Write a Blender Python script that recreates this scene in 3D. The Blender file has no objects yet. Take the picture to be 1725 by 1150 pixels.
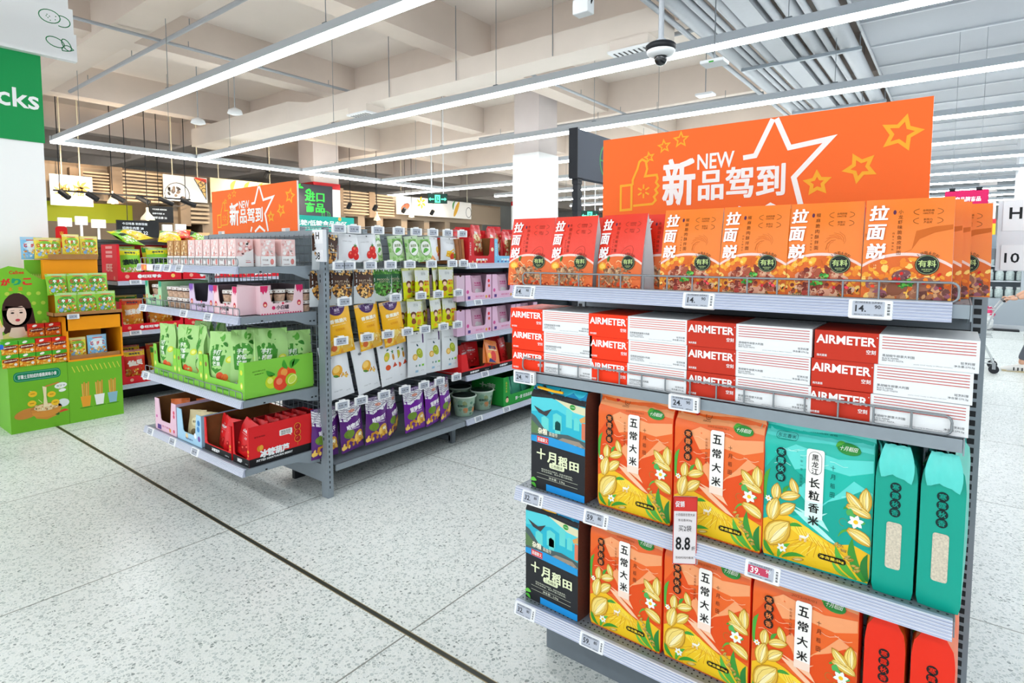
import bpy, math, random
from mathutils import Vector, Matrix
from mathutils.geometry import tessellate_polygon
PI = math.pi
R = random.Random(7)
C = bpy.context.scene.collection
SC = bpy.context.scene

# ------------------------------------------------------------------ camera, light, exposure
CAM_H = 1.5
PITCH, YAW = math.radians(3.95), math.radians(37.7)
cd = bpy.data.cameras.new('camera'); cam = bpy.data.objects.new('camera', cd); C.objects.link(cam)
cam.location = (0, 0, CAM_H); cam.rotation_euler = (PI/2 - PITCH, 0, YAW)
cd.sensor_width = 36; cd.lens = 970/1725*36; cd.shift_y = -80/1725
cd.clip_start = 0.05; cd.clip_end = 200
SC.camera = cam
SC.view_settings.view_transform = 'Standard'
try: SC.view_settings.look = 'None'
except Exception: pass
SC.view_settings.gamma = 1
SC.view_settings.use_curve_mapping = False
SC.view_settings.exposure = 0.2
w = bpy.data.worlds.new('world'); SC.world = w; w.use_nodes = True
w.node_tree.nodes['Background'].inputs[0].default_value = (0.93, 0.97, 1.0, 1)
w.node_tree.nodes['Background'].inputs[1].default_value = 1.3
LED_POWER = 27.0
try:
    SC.cycles.max_bounces = 6; SC.cycles.diffuse_bounces = 3; SC.cycles.glossy_bounces = 2
    SC.cycles.transmission_bounces = 4; SC.cycles.transparent_max_bounces = 6
    SC.cycles.caustics_reflective = False; SC.cycles.caustics_refractive = False
    SC.cycles.sample_clamp_indirect = 4
except Exception: pass

# ------------------------------------------------------------------ materials
def lin(h):
    h = h.lstrip('#'); o = []
    for i in (0, 2, 4):
        c = int(h[i:i+2], 16)/255
        o.append(c/12.92 if c <= .04045 else ((c+.055)/1.055)**2.4)
    return (*o, 1)
_mc = {}
def M(hexc, rough=.55, metal=0., spec=.35, emit=0., var=.0, trans=0., alpha=1., scale=30., bump=0.):
    key = (hexc, rough, metal, spec, emit, var, trans, alpha, scale, bump)
    if key in _mc: return _mc[key]
    m = bpy.data.materials.new('mat_%s_%d' % (hexc.lstrip('#'), len(_mc))); m.use_nodes = True
    nt = m.node_tree; b = nt.nodes['Principled BSDF']
    b.inputs['Base Color'].default_value = lin(hexc)
    b.inputs['Roughness'].default_value = rough; b.inputs['Metallic'].default_value = metal
    b.inputs['Specular IOR Level'].default_value = spec
    if trans: b.inputs['Transmission Weight'].default_value = trans
    if alpha < 1: b.inputs['Alpha'].default_value = alpha
    if emit:
        b.inputs['Emission Color'].default_value = lin(hexc); b.inputs['Emission Strength'].default_value = emit
    if var or bump:
        tc = nt.nodes.new('ShaderNodeTexCoord'); nz = nt.nodes.new('ShaderNodeTexNoise')
        nz.inputs['Scale'].default_value = scale; nz.inputs['Detail'].default_value = 5
        nt.links.new(tc.outputs['Object'], nz.inputs['Vector'])
        if var:
            rp = nt.nodes.new('ShaderNodeMapRange'); rp.inputs[1].default_value = .3; rp.inputs[2].default_value = .7
            rp.inputs[3].default_value = 1-var; rp.inputs[4].default_value = 1+var
            mx = nt.nodes.new('ShaderNodeVectorMath'); mx.operation = 'SCALE'
            mx.inputs[0].default_value = lin(hexc)[:3]
            nt.links.new(nz.outputs['Fac'], rp.inputs[0]); nt.links.new(rp.outputs[0], mx.inputs['Scale'])
            nt.links.new(mx.outputs[0], b.inputs['Base Color'])
        if bump:
            bp = nt.nodes.new('ShaderNodeBump'); bp.inputs['Strength'].default_value = bump; bp.inputs['Distance'].default_value = .01
            nt.links.new(nz.outputs['Fac'], bp.inputs['Height']); nt.links.new(bp.outputs[0], b.inputs['Normal'])
    _mc[key] = m
    return m
def INK(h): return M(h, .5, spec=.25)          # printing ink
def FOIL(h): return M(h, .36, spec=.45, bump=.12, scale=14)   # glossy pouch film
STEEL = M('#8d979f', .42, .25, .4, var=.03)
STEEL_D = M('#6f7880', .45, .25, .4, var=.03)
STEEL_L = M('#aab3ba', .4, .2, .4, var=.02)
DARK = M('#1c1e22', .6)
WHITE = M('#f2f4f6', .5)
WIRE = M('#8e9499', .35, .5, .5)
RAILP = M('#b9c0d6', .28, spec=.5)
RAIL_SHADE = M('#8f98b2', .35, spec=.5); RAIL_LIT = M('#eef1fa', .22, spec=.6)  # groove shade and highlight lines of the rail, put into the rib colours
CARD = M('#a8794a', .8, spec=.1, var=.06)
CARD_D = M('#7d5532', .85, spec=.1, var=.06)
BLACK = INK('#17181b')

# ------------------------------------------------------------------ mesh builder
_tx = {}
def text_mesh(s, bold, shear):
    k = (s, bold, shear)
    if k in _tx: return _tx[k]
    cu = bpy.data.curves.new('t', 'FONT'); cu.body = s; cu.size = 1; cu.resolution_u = 2; cu.offset = bold; cu.shear = shear
    cu.align_x = 'LEFT'; cu.fill_mode = 'BOTH'
    o = bpy.data.objects.new('t', cu); C.objects.link(o)
    dg = bpy.context.evaluated_depsgraph_get(); dg.update()
    me = bpy.data.meshes.new_from_object(o.evaluated_get(dg))
    vs = [(v.co.x, v.co.y) for v in me.vertices]; fs = [tuple(p.vertices) for p in me.polygons if p.normal.z != 0]
    bpy.data.objects.remove(o); bpy.data.meshes.remove(me); bpy.data.curves.remove(cu)
    if vs:
        x0 = min(v[0] for v in vs); x1 = max(v[0] for v in vs); y0 = min(v[1] for v in vs); y1 = max(v[1] for v in vs)
    else: x0 = x1 = y0 = y1 = 0
    _tx[k] = (vs, fs, x0, x1, y0, y1)
    return _tx[k]

class MB:
    def __init__(s): s.v = []; s.f = []; s.m = []; s.sm = []; s.mats = []; s.xf = None
    def mi(s, m):
        if m not in s.mats: s.mats.append(m)
        return s.mats.index(m)
    def add(s, vs, fs, m, smooth=False):
        b = len(s.v); k = s.mi(m)
        if s.xf is not None: vs = [tuple(s.xf @ Vector(v)) for v in vs]
        s.v.extend(vs)
        for f in fs: s.f.append(tuple(b+i for i in f)); s.m.append(k); s.sm.append(smooth)
        return s
    def box(s, x0, x1, y0, y1, z0, z1, m, bev=0):
        if bev:
            b = bev; vs = []; idx = {}
            return s.rbox(x0, x1, y0, y1, z0, z1, m, bev)
        vs = [(x, y, z) for z in (z0, z1) for y in (y0, y1) for x in (x0, x1)]
        return s.add(vs, [(0,2,3,1), (4,5,7,6), (0,1,5,4), (2,6,7,3), (0,4,6,2), (1,3,7,5)], m)
    def rbox(s, x0, x1, y0, y1, z0, z1, m, b):
        # chamfered box: rings of rounded rectangles
        def ring(i, z): return [(x, y, z) for x, y in rrect_pts(x0+i, y0+i, x1-i, y1-i, max(b-i*.5, b*.4), 2)]
        rings = [ring(b*.6, z0), ring(0, z0+b*.6), ring(0, z1-b*.6), ring(b*.6, z1)]
        return s.loft(rings, m, cap=True)
    def loft(s, rings, m, closed=True, cap=False, smooth=False):
        n = len(rings[0]); vs = [p for r in rings for p in r]; fs = []
        for i in range(len(rings)-1):
            for j in range(n if closed else n-1):
                a = i*n+j; b = i*n+(j+1) % n
                fs.append((a, b, b+n, a+n))
        s.add(vs, fs, m, smooth)
        if cap:
            s.add(rings[0], [tuple(range(n))[::-1]], m); s.add(rings[-1], [tuple(range(n))], m)
        return s
    def cyl(s, p0, p1, r, m, seg=10, r2=None, cap=True, smooth=True):
        p0, p1 = Vector(p0), Vector(p1); d = (p1-p0).normalized(); r2 = r if r2 is None else r2
        a = d.orthogonal().normalized(); b = d.cross(a)
        rg = [[tuple(p + (a*math.cos(2*PI*i/seg)+b*math.sin(2*PI*i/seg))*q) for i in range(seg)] for p, q in ((p0, r), (p1, r2))]
        return s.loft(rg, m, cap=cap, smooth=smooth)
    def tube(s, pts, r, m, seg=6, closed=False):
        pts = [Vector(p) for p in pts]; n = len(pts); rings = []
        a = None
        for i, p in enumerate(pts):
            if closed: d = (pts[(i+1) % n]-pts[i-1])
            else: d = pts[min(i+1, n-1)]-pts[max(i-1, 0)]
            d.normalize()
            if a is None: a = d.orthogonal().normalized()
            else:
                a = a-d*a.dot(d)
                a = a.normalized() if a.length > 1e-6 else d.orthogonal().normalized()
            b = d.cross(a)
            rings.append([tuple(p+(a*math.cos(2*PI*j/seg)+b*math.sin(2*PI*j/seg))*r) for j in range(seg)])
        if closed:
            f = rings[0]; k = min(range(seg), key=lambda q: (Vector(rings[-1][0])-Vector(f[q])).length)
            rings.append(f[k:]+f[:k])
        return s.loft(rings, m, cap=not closed, smooth=True)
    def lathe(s, prof, m, c=(0,0,0), seg=20, smooth=True):
        rings = [[(c[0]+r*math.cos(2*PI*i/seg), c[1]+r*math.sin(2*PI*i/seg), c[2]+z) for i in range(seg)] for r, z in prof]
        return s.loft(rings, m, cap=True, smooth=smooth)
    def prism(s, poly, P, d0, d1, m):
        # 2-D outline, P(a,b,d) -> point
        n = len(poly); tris = tess(poly)
        s.add([P(a, b, d0) for a, b in poly], tris, m); s.add([P(a, b, d1) for a, b in poly], tris, m)
        s.loft([[P(a, b, d0) for a, b in poly], [P(a, b, d1) for a, b in poly]], m)
        return s
    def ball(s, c, rx, ry, rz, m, seg=12, rings=8, wob=0, rnd=None):
        rg = []
        for i in range(rings+1):
            t = PI*i/rings; q = max(math.sin(t), .02)
            rg.append([(c[0]+rx*q*math.cos(2*PI*j/seg)*(1+(rnd.uniform(-wob, wob) if rnd else 0)), c[1]+ry*q*math.sin(2*PI*j/seg)*(1+(rnd.uniform(-wob, wob) if rnd else 0)), c[2]-rz*math.cos(t)) for j in range(seg)])
        return s.loft(rg, m, cap=True, smooth=True)
    # ---- printing on a surface S(u, v, h)
    def poly(s, S, pts, m, L=1, ref=None):
        tr = tess(pts); h = L*LAY
        if ref is None: ref = getattr(S, 'ref', None)
        cl = getattr(S, 'clip', None)
        if cl: pts = [(max(cl[0], min(cl[1], a)), max(cl[2], min(cl[3], b))) for a, b in pts]
        if ref:
            vs, fs = refine(list(pts), tr, ref)
        else: vs, fs = pts, tr
        s.add([S(u, v, h) for u, v in vs], fs, m)
        return s
    def rect(s, S, u0, v0, u1, v1, m, L=1): return s.poly(S, [(u0, v0), (u1, v0), (u1, v1), (u0, v1)], m, L)
    def rrect(s, S, u0, v0, u1, v1, r, m, L=1): return s.poly(S, rrect_pts(u0, v0, u1, v1, r, 3), m, L)
    def disc(s, S, u, v, ru, m, L=1, rv=None, rot=0, n=18): return s.poly(S, ell(u, v, ru, rv or ru, rot, n), m, L)
    def stroke(s, S, pts, wd, m, L=1, closed=False):
        n = len(pts); vs = []; fs = []; h = L*LAY
        ref = getattr(S, 'ref', None)
        if ref:
            q = []
            for i in range(n if closed else n-1):
                a, b = pts[i], pts[(i+1) % n]; k = max(1, int(math.hypot(b[0]-a[0], b[1]-a[1])/ref))
                q += [(a[0]+(b[0]-a[0])*t/k, a[1]+(b[1]-a[1])*t/k) for t in range(k)]
            if not closed: q.append(pts[-1])
            pts = q; n = len(pts)
        for i in range(n):
            a = pts[i-1] if (i or closed) else pts[i]; b = pts[(i+1) % n] if (i < n-1 or closed) else pts[i]
            dx, dy = b[0]-a[0], b[1]-a[1]; l = math.hypot(dx, dy) or 1
            # mitre
            k = 1.
            if (i or closed) and (i < n-1 or closed):
                d0 = (pts[i][0]-a[0], pts[i][1]-a[1]); d1 = (b[0]-pts[i][0], b[1]-pts[i][1]); l0 = math.hypot(*d0) or 1; l1 = math.hypot(*d1) or 1
                c = (d0[0]*d1[0]+d0[1]*d1[1])/l0/l1; k = 1/max(.35, math.sqrt(max(0, (1+c)/2)))
                t = (d0[0]/l0+d1[0]/l1, d0[1]/l0+d1[1]/l1); lt = math.hypot(*t)
                if lt > 1e-4: dx, dy, l = t[0], t[1], lt
            nx, ny = -dy/l*wd/2*k, dx/l*wd/2*k
            vs += [(pts[i][0]+nx, pts[i][1]+ny), (pts[i][0]-nx, pts[i][1]-ny)]
        for i in range(n if closed else n-1):
            a = 2*i; b = 2*((i+1) % n); fs.append((a, a+1, b+1, b))
        s.add([S(u, v, h) for u, v in vs], fs, m)
        return s
    def text(s, S, t, u, v, m, h=None, w=None, L=2, ax=.5, ay=.5, bold=.0, shear=0., rot=0., fit=True):
        cjk = any(ord(c) > 0x2e80 for c in t); extra = 0
        if cjk and bold > .004: extra = bold-.002; bold = .002
        vs, fs, x0, x1, y0, y1 = text_mesh(t, bold, shear)
        if not vs: return s
        kk = len(vs)
        if extra:
            k = len(vs); v2 = []; f2 = []
            for i, (dx, dy) in enumerate(((0, 0), (1, 1), (-1, 1), (1, -1), (-1, -1), (1.3, 0), (-1.3, 0))):
                v2 += [(a+dx*extra, b+dy*extra*.8) for a, b in vs]; f2 += [tuple(q+k*i for q in f) for f in fs]
            vs, fs = v2, f2; x0 -= extra; x1 += extra; y0 -= extra*.8; y1 += extra*.8
        tw, th = max(x1-x0, 1e-6), max(y1-y0, 1e-6)
        if h is None: sx = sy = w/tw
        elif w is None: sx = sy = h/th
        else: sx, sy = w/tw, h/th
        c, q = math.cos(rot), math.sin(rot); o = []
        for a, b in vs:
            a = (a-x0-tw*ax)*sx; b = (b-y0-th*ay)*sy
            o.append(S(u+a*c-b*q, v+a*q+b*c, L*LAY+(len(o)//kk)*(3.5e-5+.0004*abs(sy)*.8)))
        s.add(o, fs, m)
        return s
    def vtext(s, S, t, u, v, m, size, step=None, L=2, bold=0., wide=1.):
        step = step or size*1.15
        for i, ch in enumerate(t):
            if ch != ' ': s.text(S, ch, u, v-i*step, m, h=size, w=size*wide if ch not in '一' else None, L=L, bold=bold) if ch not in '一' else s.rect(S, u-size*wide/2, v-i*step-size*.06, u+size*wide/2, v-i*step+size*.06, m, L)
        return s
    def bolt(s, *a): return s
LAY = .0004
def tess(pts): return [tuple(t) for t in tessellate_polygon([[Vector((p[0], p[1], 0)) for p in pts]])]
def refine(vs, tr, L):
    vs = list(vs); out = []; st = list(tr); mid = {}
    while st:
        a, b, c = st.pop()
        e = [((vs[i][0]-vs[j][0])**2+(vs[i][1]-vs[j][1])**2, i, j, k) for i, j, k in ((a, b, c), (b, c, a), (c, a, b))]
        l, i, j, k = max(e)
        if l > L*L and len(vs) < 6000:
            key = (min(i, j), max(i, j))
            if key not in mid: mid[key] = len(vs); vs.append(((vs[i][0]+vs[j][0])/2, (vs[i][1]+vs[j][1])/2))
            q = mid[key]; st += [(i, q, k), (q, j, k)]
        else: out.append((a, b, c))
    return vs, out
def rrect_pts(u0, v0, u1, v1, r, n=3):
    r = min(r, (u1-u0)/2, (v1-v0)/2); o = []
    for cx, cy, a in ((u1-r, v1-r, 0), (u0+r, v1-r, 90), (u0+r, v0+r, 180), (u1-r, v0+r, 270)):
        for i in range(n+1):
            t = math.radians(a+90*i/n); o.append((cx+r*math.cos(t), cy+r*math.sin(t)))
    return o
def ell(u, v, ru, rv, rot=0, n=18, a0=0, a1=2*PI):
    c, q = math.cos(rot), math.sin(rot); o = []
    full = abs(a1-a0-2*PI) < 1e-6
    for i in range(n if full else n+1):
        t = a0+(a1-a0)*i/n; a, b = ru*math.cos(t), rv*math.sin(t); o.append((u+a*c-b*q, v+a*q+b*c))
    return o
def blob(u, v, r, rnd, k=7, sq=.35, asp=1., rot=None):
    rot = rnd.uniform(0, PI) if rot is None else rot; c, q = math.cos(rot), math.sin(rot); o = []
    for i in range(k):
        t = 2*PI*i/k; e = r*(1-sq*rnd.random()); a, b = e*math.cos(t), e*math.sin(t)*asp; o.append((u+a*c-b*q, v+a*q+b*c))
    return o
def star(u, v, r, rot=PI/2, inner=.45): return [(u+(r if i % 2 == 0 else r*inner)*math.cos(rot+i*PI/5), v+(r if i % 2 == 0 else r*inner)*math.sin(rot+i*PI/5)) for i in range(10)]
def leafp(u, v, l, wd, rot, bend=.15, n=6):
    c, q = math.cos(rot), math.sin(rot); a = []
    up = []; dn = []
    for i in range(n+1):
        t = i/n; x = l*t; w_ = wd/2*math.sin(PI*min(1, t*.92+.08))**.8 if i < n else 0; y = bend*l*4*t*(1-t)
        up.append((x, y+w_)); dn.append((x, y-w_))
    return [(u+x*c-y*q, v+x*q+y*c) for x, y in up+dn[::-1][1:]]

# ------------------------------------------------------------------ objects
def link(name, mb, parent=None, loc=None, rz=None):
    me = bpy.data.meshes.new(name); me.from_pydata(mb.v, [], mb.f)
    for m in mb.mats: me.materials.append(m)
    me.polygons.foreach_set('material_index', mb.m); me.polygons.foreach_set('use_smooth', mb.sm)
    me.update()
    o = bpy.data.objects.new(name, me); C.objects.link(o)
    if parent is not None: o.parent = parent
    if loc is not None: o.location = loc
    if rz is not None: o.rotation_euler = (0, 0, rz)
    return o
def tag(o, label=None, cat=None, group=None, kind=None):
    if label: o['label'] = label
    if cat: o['category'] = cat
    if group: o['group'] = group
    if kind: o['kind'] = kind
    return o
def thing(name, label, cat, loc=(0,0,0), rz=0, group=None):
    o = bpy.data.objects.new(name, None); C.objects.link(o); o.empty_display_size = .05
    o.location = loc; o.rotation_euler = (0, 0, rz)
    return tag(o, label, cat, group)
def dup(root, loc, rot=(0, 0, 0), label=None, group=None, scale=None):
    r = root.copy(); C.objects.link(r); r.location = loc; r.rotation_euler = rot if isinstance(rot, tuple) else (0, 0, rot)
    if scale: r.scale = scale
    if label: r['label'] = label
    if group: r['group'] = group
    for ch in list(root.children):
        c = ch.copy(); C.objects.link(c); c.parent = r
        for g in list(ch.children):
            d = g.copy(); C.objects.link(d); d.parent = c
    return r
class Kind:
    """First placement moves the prototype itself, later ones copy it."""
    def __init__(s, proto, group=None): s.p = proto; s.used = False; s.g = group
    def put(s, loc, rot=(0, 0, 0), label=None, group=None, scale=None):
        g = group or s.g
        if not s.used:
            s.used = True; o = s.p; o.location = loc; o.rotation_euler = rot if isinstance(rot, tuple) else (0, 0, rot)
            if scale: o.scale = scale
            if label: o['label'] = label
            if g: o['group'] = g
            return o
        return dup(s.p, loc, rot, label, g, scale)
ORD = ['first', 'second', 'third', 'fourth', 'fifth', 'sixth', 'seventh', 'eighth', 'ninth', 'tenth', 'eleventh', 'twelfth', 'thirteenth', 'fourteenth', 'fifteenth', 'sixteenth']
def FRONT(y, x0=0, z0=0): return lambda u, v, h: (x0+u, y-h, z0+v)         # plane facing -Y
def SIDE(x, y0=0, z0=0): return lambda u, v, h: (x+h, y0+u, z0+v)           # plane facing +X
def BACKP(y, x0=0, z0=0): return lambda u, v, h: (x0-u, y+h, z0+v)
def TOP(z, x0=0, y0=0): return lambda u, v, h: (x0+u, y0+v, z+h)

# ------------------------------------------------------------------ setting: floor, ceiling, columns, walls
def floor_mat():
    m = bpy.data.materials.new('terrazzo'); m.use_nodes = True; nt = m.node_tree; b = nt.nodes['Principled BSDF']; N = nt.nodes.new; Lk = nt.links.new
    tc = N('ShaderNodeTexCoord')
    v1 = N('ShaderNodeTexVoronoi'); v1.inputs['Scale'].default_value = 80; v1.inputs['Randomness'].default_value = 1
    v2 = N('ShaderNodeTexVoronoi'); v2.feature = 'DISTANCE_TO_EDGE'; v2.inputs['Scale'].default_value = 80
    Lk(tc.outputs['Object'], v1.inputs['Vector']); Lk(tc.outputs['Object'], v2.inputs['Vector'])
    sp = N('ShaderNodeSeparateColor'); Lk(v1.outputs['Color'], sp.inputs[0])
    cr = N('ShaderNodeValToRGB'); e = cr.color_ramp; e.interpolation = 'CONSTANT'
    e.elements[0].position = 0; e.elements[0].color = lin('#e6eae6'); e.elements[1].position = .24; e.elements[1].color = lin('#c6cecb')
    for p, h in ((.48, '#e2e7e4'), (.66, '#b9c1be'), (.8, '#dbe0dc'), (.9, '#c9d0cd'), (.955, '#949d9a')):
        x = e.elements.new(p); x.color = lin(h)
    Lk(sp.outputs[0], cr.inputs[0])
    mr = N('ShaderNodeMapRange'); mr.inputs[1].default_value = .05; mr.inputs[2].default_value = .13
    Lk(v2.outputs['Distance'], mr.inputs[0])
    mx = N('ShaderNodeMix'); mx.data_type = 'RGBA'; mx.inputs[6].default_value = lin('#eef1ed')
    Lk(mr.outputs[0], mx.inputs[0]); Lk(cr.outputs[0], mx.inputs[7])
    nz = N('ShaderNodeTexNoise'); nz.inputs['Scale'].default_value = .9; nz.inputs['Detail'].default_value = 6; Lk(tc.outputs['Object'], nz.inputs['Vector'])
    r2 = N('ShaderNodeMapRange'); r2.inputs[1].default_value = .3; r2.inputs[2].default_value = .7; r2.inputs[3].default_value = .93; r2.inputs[4].default_value = 1.03
    Lk(nz.outputs['Fac'], r2.inputs[0])
    sc = N('ShaderNodeVectorMath'); sc.operation = 'SCALE'; Lk(mx.outputs[2], sc.inputs[0]); Lk(r2.outputs[0], sc.inputs['Scale'])
    Lk(sc.outputs[0], b.inputs['Base Color'])
    b.inputs['Roughness'].default_value = .27; b.inputs['Specular IOR Level'].default_value = .3
    bp = N('ShaderNodeBump'); bp.inputs['Strength'].default_value = .06; bp.inputs['Distance'].default_value = .004
    n3 = N('ShaderNodeTexNoise'); n3.inputs['Scale'].default_value = 25; Lk(tc.outputs['Object'], n3.inputs['Vector'])
    Lk(n3.outputs['Fac'], bp.inputs['Height']); Lk(bp.outputs[0], b.inputs['Normal'])
    return m
FX0, FX1, FY0, FY1 = -26, 16, -8, 40
mb = MB(); mb.add([(FX0, FY0, 0), (FX1, FY0, 0), (FX1, FY1, 0), (FX0, FY1, 0)], [(0, 1, 2, 3)], floor_mat())
JT = M('#8b8d86', .6); JD = M('#3a3c36', .5, .3); JB = M('#a08f68', .5, .3)
for i in range(-16, 12):
    x = -1.664+1.417*i; mb.box(x-.003, x+.003, FY0, FY1, -.01, .0006, JT)
for i in range(-6, 27):
    if i == 0: continue
    y = 1.478+1.49*i; mb.box(FX0, FX1, y-.0025, y+.0025, -.01, .0006, JT)
mb.box(FX0, FX1, 1.468, 1.487, -.01, .0007, JD); mb.box(FX0, FX1, 1.465, 1.468, -.01, .001, JB); mb.box(FX0, FX1, 1.487, 1.490, -.01, .001, JB)
tag(link('floor', mb), kind='structure')

CONC = M('#e6d8cd', .8, spec=.15, var=.05, scale=1.2); CONC2 = M('#eadfd7', .8, spec=.15, var=.04, scale=.8)
mb = MB(); mb.box(-26, -1.02, -8, 40, 4.95, 5.1, CONC2); tag(link('ceiling', mb), kind='structure')
BEAMY = (-4.5, -.9, 2.75, 6.9, 10.6, 14.2, 17.8, 21.4); BEAMX = (-20.2, -16.8, -13.2, -9.4, -6.1, -2.6)
for i, y in enumerate(BEAMY):
    mb = MB(); mb.box(-26, -1.02, y, y+.42, 4.32, 4.95, CONC); tag(link('beam', mb), kind='structure')
for i, x in enumerate(BEAMX):
    mb = MB(); mb.box(x, x+.36, -8, 40, 4.38, 4.95, CONC); tag(link('beam', mb), kind='structure')
# suspended panelled ceiling on the far side of the pipes
PAN = M('#8f949c', .45, spec=.3, var=.02, scale=2); PSTR = M('#b4b9c0', .4)
mb = MB(); y = -8
while y < 40:
    mb.box(-1.02, 16, y, y+.97, 4.2, 4.24, PAN); mb.box(-1.02, 16, y+.97, y+1.0, 4.185, 4.24, PSTR); y += 1.0
mb.box(-1.045, -1.02, -8, 40, 4.17, 4.95, M('#c3c6ca', .5))
tag(link('ceiling_panels', mb), kind='structure')
# walls that close the store
WL = M('#e3e2de', .7, spec=.2)
for n, b in (('wall_back', (-26, 16, 39.8, 40)), ('wall_left', (-26, -25.8, -8, 40)), ('wall_right', (15.8, 16, -8, 40))):
    mb = MB(); mb.box(b[0], b[1], b[2], b[3], 0, 5, WL); tag(link(n, mb), kind='structure')
# columns
COLW = M('#fafbfc', .55, spec=.25); COLC = M('#d6cdcb', .75, spec=.15, var=.03, scale=2)
def column(x0, x1, y0, y1, zw, wrap=COLW, band=None):
    mb = MB(); mb.box(x0, x1, y0, y1, 0, 4.95, COLC); mb.box(x0-.02, x1+.02, y0-.02, y1+.02, 0, zw, wrap)
    if band: mb.box(x0-.025, x1+.025, y0-.025, y1+.025, zw-.0, zw+.16, band)
    return tag(link('column', mb), kind='structure')
column(-6.9, -6.32, 9.0, 9.62, 3.42)
column(-14.6, -13.9, 9.2, 10.0, 3.3, COLW, M('#c8232c', .5))
column(-13.6, -12.9, 17.6, 18.4, 3.35, COLW, M('#c8232c', .5))
column(-7.55, -6.8, .75, 1.62, 2.55)
column(1.02, 2.2, 17.35, 18.2, 4.15, M('#d5d8dd', .5))
column(.5, 1.0, 27, 27.6, 2.6, M('#eeb21c', .5), M('#c8232c', .5))

# ------------------------------------------------------------------ strip lights
LEDM = bpy.data.materials.new('led'); LEDM.use_nodes = True
_b = LEDM.node_tree.nodes['Principled BSDF']; _b.inputs['Base Color'].default_value = (1, 1, 1, 1)
_b.inputs['Emission Color'].default_value = (.93, .98, 1, 1); _b.inputs['Emission Strength'].default_value = LED_POWER
TRUNK = M('#bfc6cd', .45, .2); LZ = 3.4
def led(name_label, a, b, y0, drops=3.2, along='x', group='white strip lights hung under the ceiling'):
    """Hung trunking from a to b (along x at y0, or along y at x=y0)."""
    t = thing('strip_light', name_label, 'ceiling light', (a if along == 'x' else y0, y0 if along == 'x' else a, LZ), 0 if along == 'x' else PI/2, group)
    L = b-a
    mb = MB(); mb.add([(0,-.045,.0), (0,.045,.0), (0,.03,.085), (0,-.03,.085), (L,-.045,.0), (L,.045,.0), (L,.03,.085), (L,-.03,.085)],
                      [(0,4,7,3), (1,2,6,5), (3,7,6,2), (0,3,2,1), (4,5,6,7), (0,1,5,4)], TRUNK); link('housing', mb, t)
    mb = MB(); mb.add([(.01,-.043,-.001), (L-.01,-.043,-.001), (L-.01,-.033,-.034), (.01,-.033,-.034), (.01,.043,-.001), (L-.01,.043,-.001), (L-.01,.033,-.034), (.01,.033,-.034)],
                      [(0,3,2,1), (3,7,6,2), (4,5,6,7), (0,4,7,3), (1,2,6,5)], LEDM); link('diffuser', mb, t)
    n = max(2, int(L/drops))
    for i in range(n):
        x = (i+.4)*L/n; X = x+a if along == 'x' else y0; Y = y0 if along == 'x' else a+x
        top = .78 if X > -1.05 else 1.54
        if X < -1.05 and any(q-.05 < Y < q+.47 for q in BEAMY): top = .91
        if X < -1.05 and any(q-.05 < X < q+.41 for q in BEAMX): top = min(top, .97)
        if -13.9 < X < 16: 
            mb = MB(); mb.cyl((x, 0, .085), (x, 0, top), .004, WIRE, 5); mb.box(x-.03, x+.03, -.02, .02, .085, .1, STEEL_D); link('suspension_wire', mb, t)
    return t
NM = ['nearest', 'second', 'third', 'fourth', 'fifth', 'sixth', 'seventh', 'eighth', 'ninth', 'tenth', 'eleventh', 'twelfth']
for i in range(12):
    y = 3.08+2.33*i
    led('long white strip light, %s of the parallel rows hung over the store' % NM[i], -12.1 if i != 4 else -17.5, 13.5, y)
for y in (-1.6, -3.9, -6.2): led('unseen white strip light added behind the camera to light the shelf ends', -9, 9, y, group='added strip lights behind the camera')  # unseen rows added behind the camera to light the shelf fronts
led('white strip light running across the ends of the parallel rows', 3.03, 12.34, -12.15, along='y')

# ------------------------------------------------------------------ shelving
def rail_mb(mb, x0, x1, yf, zt, h=.042, tilt=.012):
    """Extruded price rail, ribbed, facing -Y."""
    n = 6; A = lambda y, z: [(x0, y, z), (x1, y, z)]
    for i in range(n):
        z = zt-h*i/n; y = yf-tilt*i/n; q = h/n; y2 = yf-tilt*(i+1)/n
        for p0, p1, m in ((A(y, z), A(y-.0028, z-q*.22), RAIL_LIT), (A(y-.0028, z-q*.22), A(y-.0028, z-q*.58), RAILP), (A(y-.0028, z-q*.58), A(y, z-q*.76), RAIL_SHADE), (A(y, z-q*.76), A(y2, z-q), RAIL_SHADE)):
            mb.add([p0[0], p0[1], p1[1], p1[0]], [(0, 3, 2, 1)], m)
    mb.loft([[(x, yf+.001, zt) for x in (x0,)]+[(x0, yf-tilt, zt-h), (x0, yf+.006, zt-h), (x0, yf+.012, zt)], [(x1, yf+.001, zt), (x1, yf-tilt, zt-h), (x1, yf+.006, zt-h), (x1, yf+.012, zt)]], RAILP, cap=True)
def guard_mb(mb, x0, x1, yf, z0, h=.042, step=.07):
    r = .0028
    mb.tube([(x, yf, z) for x, z in rrect_pts(x0, z0, x1, z0+h, .014, 4)], r, WIRE, 6, closed=True)
    n = int((x1-x0)/step)
    for i in range(1, n): mb.cyl((x0+(x1-x0)*i/n, yf, z0), (x0+(x1-x0)*i/n, yf, z0+h), r*.9, WIRE, 6, cap=False)
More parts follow.
